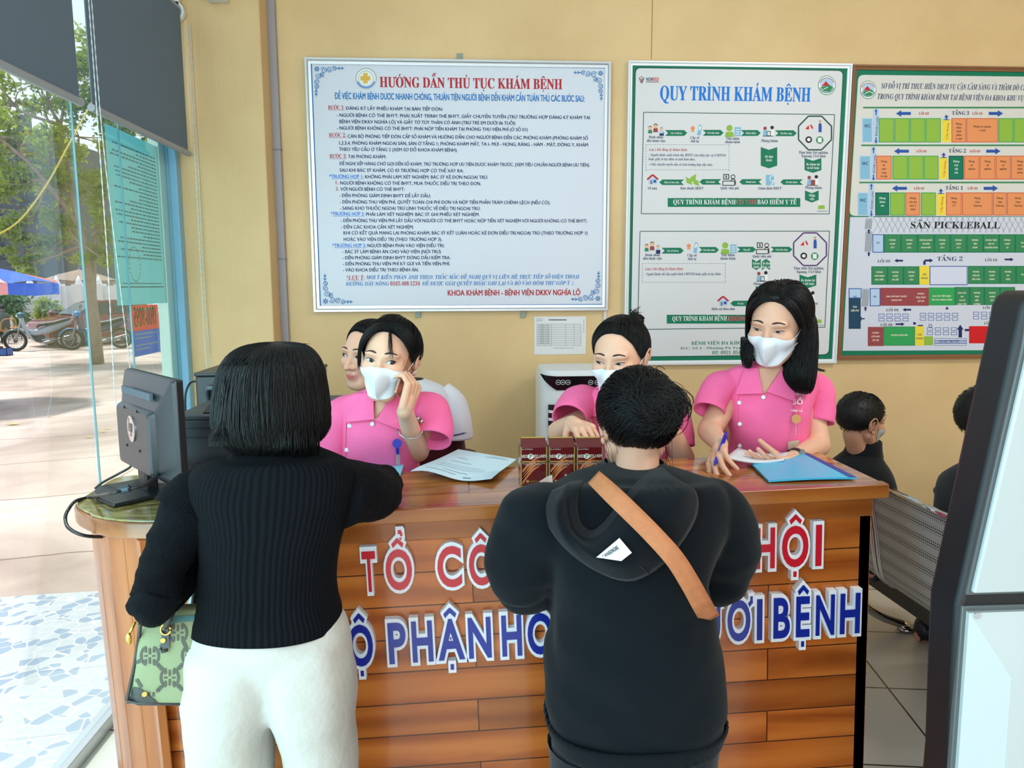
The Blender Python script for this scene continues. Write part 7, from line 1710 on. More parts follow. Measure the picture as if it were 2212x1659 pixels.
# white strap lying by the hooded woman's arm, blister pack in front of the knot nurse
p_ = [WT(1166, 1060)+V3(0, 0, .012), WT(1190, 1048)+V3(0, 0, .014), WT(1222, 1046)+V3(0, 0, .014), WT(1232, 1058)+V3(0, 0, .012)]
o = MB().rings([[a+V3(0, 0, .011), a+V3(0, .003, .011), a+V3(0, .003, -.011), a+V3(0, 0, -.011)] for a in spline(p_, 16)]).build('white_strap', mat('white_woven', (226, 228, 232), .7)); tag(o, 'white woven strap lying by the sleeve of the hooded woman', 'strap')
bp = thing('blister_pack', 'gold and white blister pack of pills seen above the bun of the hooded woman', 'blister pack', tuple(P(1398, 822, 1.95)))
A_, B_ = P(1374, 812, 1.97), P(1432, 824, 1.96); d_ = B_-A_; up_ = V3(0, .055, .018)
q = MB(); q.prism([A_, B_, B_+up_, A_+up_], (0, 0, -.0012)); q.build('foil', m_gold, bp)
for i in range(4):
    for j in range(2): MB().ell(A_+d_*(.14+.24*i)+up_*(.28+.44*j)+V3(0, -.001, .003), (.0052, .0052, .004), 12, 7).build('pill_blister', mat('clear_blister', (232, 226, 205), .15), bp, smooth=True)

# medicine cartons
m_box = mat('maroon_carton', (92, 18, 22), .25, coat=.4); m_bg = mat('carton_gold', (206, 178, 96), .3, .6); m_bw = mat('carton_white', (226, 220, 206), .4)
def carton(px0, px1, label):
    a, b = WT(px0, 1049-(px0-1122)*.022), WT(px1, 1049-(px1-1122)*.022); w_ = b[0]-a[0]; z0 = topz(a[0])+.001; y0 = a[1]
    ht = P(px0, 966, y0)[2]-z0; t = thing('medicine_box', label, 'medicine box', (a[0]+w_/2, y0+.04, z0), 'medicine boxes in a row'); x0 = a[0]
    o = bevel(MB().box((x0+.0008, y0, z0), (x0+w_-.0008, y0+.085, z0+ht)).build('carton', m_box, t), .0015)
    S = Sheet(None, (1, 0, 0), (0, 0, 1), (0, -1, 0))
    fr = lambda u, v_: V3(x0+u*w_, y0-.0006, z0+v_*ht)
    def rc(u0, v0, u1, v1, l=0): 
        q = [fr(u0, v0), fr(u1, v0), fr(u1, v1), fr(u0, v1)]; return [p+V3(0, -l, 0) for p in q]
    g = MB()
    for r in ((0.01, 0, .05, 1), (.95, 0, .99, 1), (0, .60, 1, .635)): g.add(rc(*r), [(0, 1, 2, 3)])
    for k in range(4):
        pts = [fr(.08+.62*t_, .16+.08*k+.34*math.sin(t_*1.5)) for t_ in np.linspace(0, 1, 10)]; pts2 = [p+V3(0, 0, -.014*(1-i/11)) for i, p in enumerate(pts)]
        g.add([p+V3(0, -.0003, 0) for p in pts+pts2], [(i, i+1, 11+i, 10+i) for i in range(9)], 1)
    v, f, wd = layout('MEDIPLANTEX', 'bold'); k = w_*.5/wd; g.add([fr(.34, .075)+V3(x*k, -.0006, y*k*1.2) for x, y in v], f)
    g.disc(fr(.27, .1)+V3(0, -.0006, 0), (0, -1, 0), w_*.05, .0004, 14)
    g.build('gold_print', [m_bg, mat('carton_copper', (190, 116, 72), .35)], t)
    g = MB()
    for s, u, wf, vv, hh in (('MED', .04, .25, .72, 1.6), ('HYLAMIN', .47, .50, .72, 1.6)):
        v, f, wd = layout(s, 'serif'); k = w_*wf/wd; g.add([fr(u, vv)+V3(x*k, -.0008, y*k*hh) for x, y in v], f)
    v, f, wd = layout('Extractum Acefilo Monophylla 250mg', 'bold'); k = w_*.84/wd; g.add([fr(.08, .555)+V3(x*k, -.0008, y*k*1.3) for x, y in v], f); v, f, wd = layout('Equivalent to 2,5 g of dry herb', 'bold'); k = w_*.6/wd; g.add([fr(.18, .52)+V3(x*k, -.0008, y*k*1.3) for x, y in v], f)
    v, f, wd = layout('Box of 10 blisters', 'bold'); k = w_*.4/wd; g.add([fr(.06, .93)+V3(x*k, -.0008, y*k*1.3) for x, y in v], f)
    g.build('lettering', m_bw, t)
    g = MB(); g.disc(fr(.38, .755)+V3(0, -.0009, 0), (0, -1, 0), w_*.105, .0006, 20); g.build('badge', m_bw, t)
    v, f, wd = layout('P', 'serif'); k = w_*.11/wd; MB().add([fr(.325, .71)+V3(x*k, -.0016, y*k*1.25) for x, y in v], f).build('initial', mat('carton_green', (36, 70, 52), .5), t)
    # sloping top flap
    zt_ = z0+ht; fl = MB().prism([(x0+.0008, y0+.001, zt_), (x0+w_-.0008, y0+.001, zt_), (x0+w_-.003, y0+.034, zt_+.018), (x0+.003, y0+.034, zt_+.018)], (0, .002, -.001)); fl.build('top_flap', m_box, t)
    MB().prism([(x0+.004, y0+.0295, zt_+.0165), (x0+w_-.004, y0+.0295, zt_+.0165), (x0+w_-.004, y0+.0335, zt_+.0185), (x0+.004, y0+.0335, zt_+.0185)], (0, 0, .0008)).build('flap_edge', m_bg, t)
    return t
carton(1124, 1183, 'maroon medicine box at the left end of the row on the counter'); carton(1185, 1243, 'maroon medicine box in the middle of the row on the counter'); carton(1245, 1303, 'maroon medicine box nearest the hooded woman, partly behind her head')

# air cooler by the wall
xc0, xc1 = P(1168, 850, 3.36)[0], P(1168, 850, 3.36)[0]+.42; zt3 = P(1200, 797, 3.45)[2]
ac = thing('air_cooler', 'white standing air cooler with a black control panel against the yellow wall', 'air cooler', ((xc0+xc1)/2, 3.5, 0))
R = []
th = np.linspace(0, 2*np.pi, 40, endpoint=False)
for z, k in ((.08, .97), (.12, 1), (zt3-.06, 1), (zt3-.02, .99), (zt3, .95)):
    R.append([((xc0+xc1)/2+.21*k*np.sign(math.cos(t))*abs(math.cos(t))**.35, 3.53+.17*k*np.sign(math.sin(t))*abs(math.sin(t))**.35, z) for t in th])
MB().rings(R).build('body', m_white_pl, ac, auto=40)
zp = P(1220, 822, 3.35)[2]
pan = MB(); X = np.linspace(xc0+.0, xc1-.0, 24); ed_ = [min(1, (x-xc0)/.07, (xc1-x)/.07) for x in X]; top_ = [zt3-.012-.012*max(0, e_)**.5 for e_ in ed_]; bot_ = [zt3-.016-.072*max(0, e_)**.7 for e_ in ed_]
fy = lambda x: 3.357+.02*max(0, abs((x-xc0)/.21-1)-.85)**1*6
pan.add([(x, fy(x), z) for x, z in zip(X, top_)]+[(x, fy(x), z) for x, z in zip(X, bot_)]+[(x, fy(x)+.01, z) for x, z in zip(X, top_)]+[(x, fy(x)+.01, z) for x, z in zip(X, bot_)], [(i, i+1, 25+i, 24+i) for i in range(23)]+[(48+i+1, 48+i, 72+i, 73+i) for i in range(23)]+[(i, 48+i, 49+i, i+1) for i in range(23)]+[(24+i, 25+i, 73+i, 72+i) for i in range(23)])
cp_ = pan.build('control_panel', mat('gloss_black', (14, 15, 18), .12), ac)
for px in (1206, 1216, 1227, 1276, 1290):
    c = P(px, 826, 3.353); ic = MB(); ic.tube([c+V3(.011*math.cos(t), 0, .011*math.sin(t)) for t in np.linspace(0, 6.28, 9)], .0014, 4); ic.box((c[0]-.005, c[1]-.001, c[2]-.002), (c[0]+.005, c[1]+.001, c[2]+.002)); ic.build('touch_icon', mat('icon_white', (190, 200, 210), .4), cp_)
MB().box((xc0+.035, 3.355, .62), (xc1-.035, 3.37, zt3-.155)).build('outlet_recess', m_black, ac)
for i in range(13):
    z = .66+i*.036
    if z > zt3-.17: break
    MB().rings([[(x, 3.352-.004*math.sin(math.pi*(x-xc0)/.42), z+dz-.014*math.sin(math.pi*(x-xc0-.035)/.35)) for dz in (0, .012)]+[(x, 3.366, z+.014-.014*math.sin(math.pi*(x-xc0-.035)/.35)), (x, 3.366, z+.002-.014*math.sin(math.pi*(x-xc0-.035)/.35))] for x in np.linspace(xc0+.035, xc1-.035, 12)]).build('louvre', m_white_pl, ac)
for i in range(4):
    x = xc0+.12+i*.06; MB().box((x, 3.353, .63), (x+.006, 3.368, zt3-.16)).build('deflector', m_dgrey, ac)
for dx in (.05, .37):
    for dy in (.05, .28): MB().tube([(xc0+dx-.012, 3.36+dy, .03), (xc0+dx+.012, 3.36+dy, .03)], .03, 14).build('caster', m_black, ac, auto=40)
    MB().box((xc0+dx-.015, 3.4, .03), (xc0+dx+.015, 3.68, .085)).build('caster_mount', m_dgrey, ac)

# handbag hanging from the forearm of the woman in the jumper
BY = 1.40
bagc = P(345, 1440, BY); hbag = thing('handbag', 'olive monogram handbag with dark leather trim hanging from the jumper woman\'s arm', 'handbag', (bagc[0], BY, P(345, 1521, BY)[2]))
m_can = mat('olive_canvas', (132, 140, 104), .75, bump=(700, .3)); m_lea = mat('dark_brown_leather', (48, 46, 44), .45, bump=(200, .1))
R = []
for py, xl, xr, d in ((1518, 274, 440, .058), (1508, 271, 442, .062), (1470, 273, 440, .060), (1420, 279, 436, .052), (1370, 290, 430, .038), (1345, 298, 426, .024), (1336, 304, 422, .014)):
    a, b = P(xl, py, BY-.05), P(xr, py, BY-.05); m_ = (a+b)/2; rx = abs(b[0]-a[0])/2
    R.append([(m_[0]+rx*np.sign(math.cos(t))*abs(math.cos(t))**.35, BY+d*np.sign(math.sin(t))*abs(math.sin(t))**.6, m_[2]) for t in np.linspace(0, 2*np.pi, 40, endpoint=False)])
R = np.array(spline(np.array(R).reshape(len(R), -1), 24)).reshape(24, 40, 3); MB().rings(R).build('bag_body', m_can, hbag, smooth=True); BB = bvh_of(R)
pat = MB()
def mono(px, py, s):
    def at(x, y): return hit(BB, px+x*s, py+y*s, .0015)
    def stroke(pts, w_):
        pts = np.array(pts, float); t = np.gradient(pts, axis=0); n_ = np.column_stack([-t[:, 1], t[:, 0]]); n_ /= np.linalg.norm(n_, axis=1)[:, None]+1e-9
        L1 = [at(*q) for q in pts+n_*w_]; L2 = [at(*q) for q in pts-n_*w_]; k = len(pts)
        if any(q is None for q in L1+L2): return
        pat.add(L1+L2, [(i, i+1, k+1+i, k+i) for i in range(k-1)])
    for sg in (-1, 1):
        a = np.linspace(-75, 75, 12); stroke([(sg*(4+15*math.cos(math.radians(q))), 20*math.sin(math.radians(q))) for q in a], 2.6)
        stroke([(sg*9, -17), (sg*9, -7)], 2.4); stroke([(sg*9, 7), (sg*9, 17)], 2.4); stroke([(sg*5, 0), (sg*12, 0)], 2)
    stroke([(0, -17), (0, -3)], 2.2); stroke([(0, 3), (0, 17)], 2.2)
def sq(px, py, s=4.5):
    q = [hit(BB, px+a*s, py+b_*s, .0015) for a, b_ in ((-1, -.6), (.6, -1), (1, .6), (-.6, 1))]
    if all(x is not None for x in q): pat.add(q, [(0, 1, 2, 3)])
for px, py in ((323, 1417), (366, 1464), (384, 1367), (412, 1416), (277, 1440), (322, 1512), (412, 1508)): mono(px, py, 1.0)
for (x0, y0), (x1, y1) in (((323, 1417), (366, 1464)), ((366, 1464), (412, 1416)), ((384, 1367), (412, 1416)), ((384, 1367), (323, 1417)), ((366, 1464), (322, 1512)), ((366, 1464), (412, 1508)), ((277, 1440), (322, 1512)), ((323, 1417), (277, 1440))):
    for t in (.42, .5, .58): sq(x0+(x1-x0)*t, y0+(y1-y0)*t)
pat.build('monogram_pattern', mat('monogram_brown', (74, 72, 62), .7), hbag)
def lpatch(quad, off=.003, n=6, name='leather_corner', m=m_lea): 
    v, f = patch(BB, quad, off, n, n, BY-.06, .002); return MB().add(v, f).build(name, m, hbag)
lpatch([(288, 1484), (304, 1488), (340, 1518), (272, 1520)]); lpatch([(300, 1338), (420, 1328), (420, 1342), (298, 1350)], name='zip_band', m=mat('teal_zip', (70, 110, 106), .5))
MB().tube([hit(BB, x, y, .002, BY-.06) for x, y in ((304, 1340), (300, 1380), (290, 1440), (274, 1512), (300, 1520), (408, 1520))], .0035, 6).build('piping', m_lea, hbag, smooth=True)
lpatch([(350, 1362), (364, 1360), (366, 1400), (346, 1400)], .005, 4, 'handle_tab'); a = hit(BB, 355, 1406, .005, BY-.06)
MB().tube([hit(BB, 346, 1400, .005, BY-.06), hit(BB, 350, 1408, .006, BY-.06), hit(BB, 362, 1404, .006, BY-.06)], .003, 6).build('tab_tip', m_lea, hbag, smooth=True)
for px, py in ((352, 1384), (312, 1500)): MB().disc(hit(BB, px, py, .008, BY-.06), -ray(px, py), .0045, .003, 12).build('rivet', m_gold, hbag, auto=40)
rg = [hit(BB, 358+11*math.cos(t), 1360+11*math.sin(t), .010, BY-.06) for t in np.linspace(0, 6.28, 17)]; MB().tube(rg, .0025, 6).build('ring', m_gold, hbag, smooth=True)
hp_ = [hit(BB, 358, 1354, .010, BY-.06), P(366, 1338, 1.35), P(378, 1308, 1.37), P(396, 1262, 1.42), P(412, 1230, 1.47), P(420, 1262, 1.47), P(418, 1310, 1.44), P(412, 1342, 1.42)]
MB().tube(spline(hp_, 40), .0055, 8).build('handle', m_lea, hbag, smooth=True)
zp_ = [P(292, 1344, 1.37), P(284, 1360, 1.36), P(276, 1376, 1.36), P(274, 1388, 1.36)]; MB().tube(spline(zp_, 14), .0032, 6).build('zip_pull', m_gold, hbag, smooth=True)
MB().ell(P(278, 1380, 1.355), (.006, .004, .012), 10, 7).build('charm', m_gold, hbag, smooth=True)
# folder carried in front of the woman, its blue print showing between arm and body
A_ = [P(398, 1322, 1.50), P(446, 1322, 1.50), P(446, 1256, 1.50), P(424, 1256, 1.50)]
fo = MB().prism(A_, (0, .004, 0)).build('folder', mat('pale_folder', (206, 220, 236), .4)); tag(fo, 'pale folder with a blue letter between the jumper woman\'s arm and her body', 'folder')
v, f, wd = layout('TV', 'serif'); k = .05/wd; MB().add([P(414, 1326, 1.4985)+V3(x*k, 0, y*k) for x, y in v], f).build('blue_letter', mat('folder_blue', (30, 70, 180), .5), fo)
# ---------------------------------------------------------------- waiting area on the right: benches, two men, kiosk
def steel():
    m = mat('perforated_steel', (150, 154, 154), .4, .35); nt = m.node_tree; b = nt.nodes['Principled BSDF']
    t = nt.nodes.new('ShaderNodeTexCoord'); vo = nt.nodes.new('ShaderNodeTexVoronoi'); vo.inputs['Scale'].default_value = 95; vo.inputs['Randomness'].default_value = 0
    nt.links.new(t.outputs['Object'], vo.inputs[0]); r = nt.nodes.new('ShaderNodeValToRGB'); r.color_ramp.elements[0].position = .30; r.color_ramp.elements[1].position = .36; r.color_ramp.elements[0].color = lin((26, 27, 28)); r.color_ramp.elements[1].color = lin((172, 176, 176))
    nt.links.new(vo.outputs['Distance'], r.inputs[0]); nt.links.new(r.outputs[0], b.inputs['Base Color']); return m
m_perf = steel(); m_chr = mat('chrome', (200, 202, 204), .12, 1.)
def bench(label, x, y, rot, n):
    """row of perforated steel seats facing local +x, built about its own origin."""
    t = thing('waiting_bench', label, 'bench', (x, y, 0), None, rot)
    prof = [(-.17, .86), (-.155, .84), (-.12, .66), (-.09, .50), (-.06, .45), (.0, .425), (.20, .43), (.34, .445), (.38, .43)]
    pf = spline(np.array([(a, 0, b) for a, b in prof]), 26)
    for i in range(n):
        y0 = (i-(n-1)/2)*.57; st = MB(); L = [p+V3(0, y0-.265, 0) for p in pf]; Rr = [p+V3(0, y0+.265, 0) for p in pf]; k = len(pf)
        st.add(L+Rr, [(j, j+1, k+j+1, k+j) for j in range(k-1)]); o = st.build('seat', m_perf, None, smooth=True); o.parent = t; q = o.modifiers.new('t', 'SOLIDIFY'); q.thickness = .004
        e = MB(); 
        for s_ in (-.268, .268): e.tube([p+V3(0, y0+s_, 0) for p in pf], .011, 8)
        e.tube([pf[0]+V3(0, y0-.268, 0), pf[0]+V3(0, y0+.268, 0)], .011, 8); e2 = e.build('seat_rim', m_chr, None, smooth=True); e2.parent = t
    Lb = n*.57; o = MB().box((.02, -Lb/2, .33), (.10, Lb/2, .39)).build('beam', m_black, None); o.parent = t
    for s_ in (-1, 1):
        yy = s_*(Lb/2-.12); l = MB(); l.tube(spline([(.06, yy, .36), (.05, yy, .22), (-.06, yy, .09), (-.24, yy, .025)], 14), .02, 10); l.tube(spline([(.06, yy, .30), (.08, yy, .20), (.2, yy, .09), (.36, yy, .025)], 14), .02, 10); l.box((-.28, yy-.025, 0), (-.2, yy+.025, .02)); l.box((.32, yy-.025, 0), (.4, yy+.025, .02))
        o = l.build('leg', m_chr, None, smooth=True); o.parent = t
    return t
pB = P(1930, 1075, 2.52)
bench('perforated steel bench right beside the counter end, its back toward the counter', pB[0]+.17, 2.42, math.radians(2), 3)
pC = P(1973, 936, 3.3); bench('second perforated steel bench by the wall, one seat back showing between the two men', pC[0]+.66, 3.05, math.radians(180), 2)
def seated(label, head, ch, skin, m_top, dirx, shirt):
    c = head.c; hips = V3(ch[0], ch[1], .50); nb = V3((c[0]+ch[0])/2, ch[1], c[2]-.168); sl = nb+V3(-.02, -.15, -.10); sr = nb+V3(-.02, .15, -.10)
    el, er = sl+V3(.10, -.03, -.24), sr+V3(.10, .03, -.24); wl, wr = el+V3(.23, .06, -.03), er+V3(.23, -.06, -.03)
    caps = [(head.w((0, .022, -.06)), .046, nb, .05), (nb+V3(0, 0, -.03), .05, sl, .04), (nb+V3(0, 0, -.03), .05, sr, .04), (nb+V3(0, 0, -.05), .09, hips, .12), (sl, .046, el, .038), (el, .038, wl, .027), (sr, .046, er, .038), (er, .038, wr, .027)]
    for s_ in (-1, 1):
        h_ = hips+V3(0, s_*.09, -.02); kn = h_+V3(.42, s_*.03, .0); an = V3(kn[0]-.02, kn[1], .08); caps += [(h_, .082, kn, .058), (kn, .055, an, .037), (an, .036, an+V3(.05, 0, -.055), .025), (an+V3(-.04, 0, -.05), .028, an+V3(.16, 0, -.058), .022)]
    hs = [hand(MB(), (wl, el), V3(.8, .5, -.3), V3(0, .3, -1), 1, (.4, .4, .45, .5)), hand(MB(), (wr, er), V3(.8, -.5, -.3), V3(0, -.3, -1), -1, (.4, .4, .45, .5))]
    o = person(label, head, caps, [(mid(nb, hips), (.10, .16, .2))], hs, (hips[0], hips[1], 0), skin)
    j = MB(); th = np.linspace(0, 2*np.pi, 44, endpoint=False); R = []
    for z, rx, ry, dx in ((nb[2]+.055, .066, .068, .0), (nb[2]+.03, .07, .075, .0), (nb[2]+.005, .082, .11, -.005), (nb[2]-.03, .098, .165, -.01), (nb[2]-.07, .112, .20, -.015), (nb[2]-.14, .125, .212, -.015), (nb[2]-.25, .13, .20, -.005), (.60, .128, .19, .01), (.50, .13, .19, .02), (.44, .13, .19, .03)):
        f = np.clip((z-.5)/(nb[2]-.5), 0, 1); cx_ = hips[0]+(nb[0]-hips[0])*f+dx; cy_ = hips[1]+(nb[1]-hips[1])*f; R.append(np.column_stack([cx_+rx*np.cos(th), cy_+ry*np.sin(th), np.full(44, z)]))
    R = spline(np.array(R).reshape(len(R), -1), 34).reshape(34, 44, 3); j.rings(wrinkle(R, .007, 6, 10, c[0]*7))
    for a, b_, c_ in ((sl, el, wl), (sr, er, wr)): j.rings(wrinkle(limb([a+V3(0, 0, -.005), mid(a, b_), b_, mid(b_, c_), c_], (.066, .062, .055, .048, .038), 26, 24), .006, 8, 14, a[1]*9))
    j.build('jacket', m_top, o, smooth=True)
    k = MB(); R2 = [np.column_stack([nb[0]+.006+r*np.cos(th), nb[1]+(r+.002)*np.sin(th), nb[2]+z+.35*r*np.cos(th)*-.35]) for z, r in ((.02, .075), (.05, .069), (.085, .066), (.088, .062), (.05, .063))]; k.rings(R2, False); k.build('jacket_collar', m_top, o, smooth=True)
    lg = MB()
    for s_ in (-1, 1):
        h_ = hips+V3(-.02, s_*.09, -.01); kn = h_+V3(.45, s_*.03, .0); an = V3(kn[0]-.02, kn[1], .07); lg.rings(wrinkle(limb([h_, mid(h_, kn), kn, mid(kn, an), an], (.10, .088, .074, .066, .06), 30, 24), .006, 8, 10, s_*3.))
    lg.build('trousers', cloth('dark_trousers_cloth', (26, 26, 32), .9), o, smooth=True)
    for s_ in (-1, 1):
        an = V3(hips[0]+.40, hips[1]+s_*.12, 0); sh_ = MB(); sh_.rings([[(an[0]+x, an[1]+w*math.cos(t), z+h*math.sin(t)) for t in np.linspace(0, 2*np.pi, 16, endpoint=False)] for x, w, z, h in ((-.06, .02, .06, .03), (-.05, .036, .06, .056), (.02, .042, .055, .052), (.10, .046, .04, .038), (.19, .042, .032, .03), (.23, .02, .028, .018))]); sh_.build('shoe', mat('black_shoe_leather', (20, 20, 22), .4), o, smooth=True)
    return o
m_j1 = cloth('black_jacket_cloth', (14, 17, 21), .85); m_j2 = cloth('charcoal_jacket_cloth', (28, 31, 37), .85)
HS = [(0, 52), (30, 50), (52, 34), (64, 12), (76, 0), (90, 2), (104, -16), (130, -36), (180, -42)]
h7 = Head(P(1860, 908, 2.92), -108, 10, 0, 1.0)
s1 = seated('man in a black jacket and grey mask sitting on the bench', h7, V3(h7.c[0]+.05, 2.94, 0), (196, 146, 118), m_j1, 1, None)
def short_hair(h, par, seed):
    hm = MB().rings(hair_cap(h, HS, .013, 84, 18, bump=.1), True); n = 1800; g = np.random.default_rng(seed); az = g.uniform(0, 360, n); el = hairline(az, HS)+g.uniform(0, 1, n)**.7*(86-hairline(az, HS))
    L = []
    a0 = h.surf(az, el, .004); d_az = g.normal(0, 6, n); 
    for q in np.linspace(0, 1, 6): L.append(h.surf(az+d_az*q, np.clip(el-9*q, hairline(az, HS)-3, 88), 0)+ (h.surf(az, el, 1.)-h.surf(az, el, 0.))*(.008+.010*q))
    v, f = strand_mesh(np.array(L).transpose(1, 0, 2), .0008); hm.add(v, f); hm.build('short_hair', m_hair, par, smooth=True)
short_hair(h7, s1, 3); eyes(h7, s1, (0, -.4), .8); face_mask(h7, s1, 'grey face mask', mat('grey_mask_cloth', (176, 176, 174), .8))
h8 = Head(P(2136, 908, 2.3), -100, 6, 0, 1.0)
s2 = seated('man in a charcoal jacket sitting on the bench, mostly hidden behind the kiosk', h8, V3(h8.c[0]+.05, 2.30, 0), (190, 142, 116), m_j2, 1, None)
short_hair(h8, s2, 4); eyes(h8, s2)
# self-service kiosk in the right foreground, leaning screen section on an upright base
KY = 1.22
prof = [(2157, 640), (2163, 622), (2176, 611), (2192, 606), (2330, 600)]
def K(px, py, dy=0.): return P(px, py, KY)+V3(0, dy, 0)
out = [K(2053, 1659), K(2062, 1420), K(2068, 1310), K(2074, 1286), K(2206, 690), K(2211, 660), K(2222, 640), K(2240, 628)]
z0k = 0.0; out = [V3(out[0][0]-.012, KY, z0k)]+out
kx1 = P(2240, 628, KY)[0]+.34
out = out+[V3(kx1, KY, out[-1][2])]+[V3(kx1, KY, z0k)]
bz_ = MB()
kiosk = thing('kiosk', 'black-framed white self-service kiosk with a leaning upper half, in front of the bench', 'kiosk', (float(out[0][0])+.25, KY+.2, 0))
KD = .085
bevel(MB().prism(out, (0, KD, 0)).build('cabinet_frame', mat('black_powder_coat', (18, 20, 24), .45, bump=(600, .08)), kiosk), .012, 3)
m_kp = mat('kiosk_white_panel', (184, 192, 192), .3, coat=.2); m_kg = mat('kiosk_grey_edge', (86, 92, 92), .4)
u1 = [K(2218-13, 752), K(2088, 1278), V3(kx1-.03, KY, K(2088, 1278)[2]), V3(kx1-.03, KY, K(2205, 752)[2]+.05), K(2216, 705)]
bevel(MB().prism([q+V3(0, -.004, 0) for q in [K(2204, 752), K(2084, 1284), V3(kx1-.02, KY, K(2078, 1284)[2]), V3(kx1-.02, KY, K(2214, 690)[2]), K(2214, 690)]], (0, .012, 0)).build('panel_rebate', m_kg, kiosk), .002)
bevel(MB().prism([q+V3(0, -.014, 0) for q in [K(2212, 752), K(2092, 1276), V3(kx1-.03, KY, K(2092, 1276)[2]), V3(kx1-.03, KY, K(2226, 700)[2]), K(2226, 700)]], (0, .012, 0)).build('upper_panel', m_kp, kiosk), .004)
bevel(MB().prism([q+V3(0, -.004, 0) for q in [K(2076, 1308), V3(K(2056, 1659)[0], KY, .04), V3(kx1-.02, KY, .04), V3(kx1-.02, KY, K(2072, 1308)[2])]], (0, .012, 0)).build('panel_rebate', m_kg, kiosk), .002)
a = K(2084, 1318); zb_ = .06; xb_ = K(2066, 1659)[0]-.0
b = MB(); o_ = [V3(a[0], KY-.012, a[2]), V3(xb_+.0, KY-.012, zb_), V3(kx1-.03, KY-.012, zb_), V3(kx1-.03, KY-.012, a[2])]; i_ = [V3(K(2150, 1440)[0], KY-.04, K(2150, 1440)[2]), V3(K(2146, 1659)[0], KY-.04, zb_+.06), V3(kx1-.09, KY-.04, zb_+.06), V3(kx1-.09, KY-.04, K(2150, 1440)[2])]
b.rings([[q+V3(0, .02, 0) for q in o_], o_, i_]); b.build('lower_panel', m_kp, kiosk, auto=20)
MB().disc(K(2099, 1322)+V3(0, -.014, 0), (0, -1, 0), .006, .004, 14).build('screw', m_alu, kiosk, auto=30)
# ---------------------------------------------------------------- the yard outside
GZ = -.30
def gz(x, y):
    d = np.clip((-1.5-x)/5.0, 0, 1); return -.04-.26*d*d*(3-2*d)
xs = np.r_[np.linspace(GX-.03, -7, 14), np.linspace(-8, -70, 18)]; ys = np.linspace(-8, 70, 28)
V = np.array([[(x, y, gz(x, y)) for x in xs] for y in ys]).reshape(-1, 3); n = len(xs)
f = [(j*n+i, j*n+i+1, (j+1)*n+i+1, (j+1)*n+i) for j in range(len(ys)-1) for i in range(n-1)]
def yard_mat():
    m = mat('pinkish_yard_concrete', (196, 180, 168), .8); nt = m.node_tree; b = nt.nodes['Principled BSDF']; L = nt.links
    t = nt.nodes.new('ShaderNodeTexCoord')
    n1 = nt.nodes.new('ShaderNodeTexNoise'); n1.inputs['Scale'].default_value = .5; n1.inputs['Detail'].default_value = 8; n1.inputs['Distortion'].default_value = 1.; L.new(t.outputs['Object'], n1.inputs[0])
    r = nt.nodes.new('ShaderNodeValToRGB'); e = r.color_ramp.elements; e[0].position = .35; e[0].color = lin((160, 138, 128)); e[1].position = .62; e[1].color = lin((208, 186, 174)); L.new(n1.outputs[0], r.inputs[0])
    # slab seams
    br = nt.nodes.new('ShaderNodeTexBrick'); br.inputs['Scale'].default_value = 1; br.inputs['Brick Width'].default_value = 6; br.inputs['Row Height'].default_value = 1.6; br.inputs['Mortar Size'].default_value = .012; br.inputs['Color1'].default_value = (1, 1, 1, 1); br.inputs['Color2'].default_value = (.92, .9, .88, 1); br.inputs['Mortar'].default_value = (.45, .38, .34, 1)
    nd = nt.nodes.new('ShaderNodeMixRGB'); nd.blend_type = 'ADD'; nd.inputs[0].default_value = .25; L.new(t.outputs['Object'], nd.inputs[1]); L.new(n1.outputs['Color'], nd.inputs[2]); L.new(nd.outputs[0], br.inputs[0])
    mu = nt.nodes.new('ShaderNodeMixRGB'); mu.blend_type = 'MULTIPLY'; mu.inputs[0].default_value = 1; L.new(r.outputs[0], mu.inputs[1]); L.new(br.outputs['Color'], mu.inputs[2])
    L.new(mu.outputs[0], b.inputs['Base Color']); return m
struct(MB().add(V, f).build('ground', yard_mat(), smooth=True))
def mosaic():
    m = mat('broken_tile_paving', (214, 214, 212), .55); nt = m.node_tree; b = nt.nodes['Principled BSDF']; L = nt.links
    t = nt.nodes.new('ShaderNodeTexCoord'); v = nt.nodes.new('ShaderNodeTexVoronoi'); v.feature = 'DISTANCE_TO_EDGE'; v.inputs['Scale'].default_value = 17; L.new(t.outputs['Object'], v.inputs[0])
    v2 = nt.nodes.new('ShaderNodeTexVoronoi'); v2.inputs['Scale'].default_value = 17; L.new(t.outputs['Object'], v2.inputs[0])
    r2 = nt.nodes.new('ShaderNodeValToRGB'); e = r2.color_ramp.elements; e[0].position = .2; e[0].color = lin((176, 178, 180)); e[1].position = .62; e[1].color = lin((134, 147, 164)); r2.color_ramp.interpolation = 'CONSTANT'; L.new(v2.outputs['Color'], r2.inputs[0])
    r = nt.nodes.new('ShaderNodeValToRGB'); r.color_ramp.elements[0].position = .03; r.color_ramp.elements[1].position = .06; L.new(v.outputs['Distance'], r.inputs[0])
    mx = nt.nodes.new('ShaderNodeMixRGB'); L.new(r.outputs[0], mx.inputs[0]); mx.inputs[1].default_value = lin((196, 192, 186)); L.new(r2.outputs[0], mx.inputs[2]); L.new(mx.outputs[0], b.inputs['Base Color']); return m
ye = PZ(100, 1285, -.05)[1]
xs2 = np.linspace(GX-.03, -4.2, 10); V = np.array([[(x, y, gz(x, y)+.012) for x in xs2] for y in (-6, ye)]).reshape(-1, 3); f = [(i, i+1, 11+i, 10+i) for i in range(9)]
pv = MB().add(V, f).build('ground', mosaic()); struct(pv)
def G(px, py):   # point of the sunken yard under a photo pixel
    return PZ(px, py, GZ)
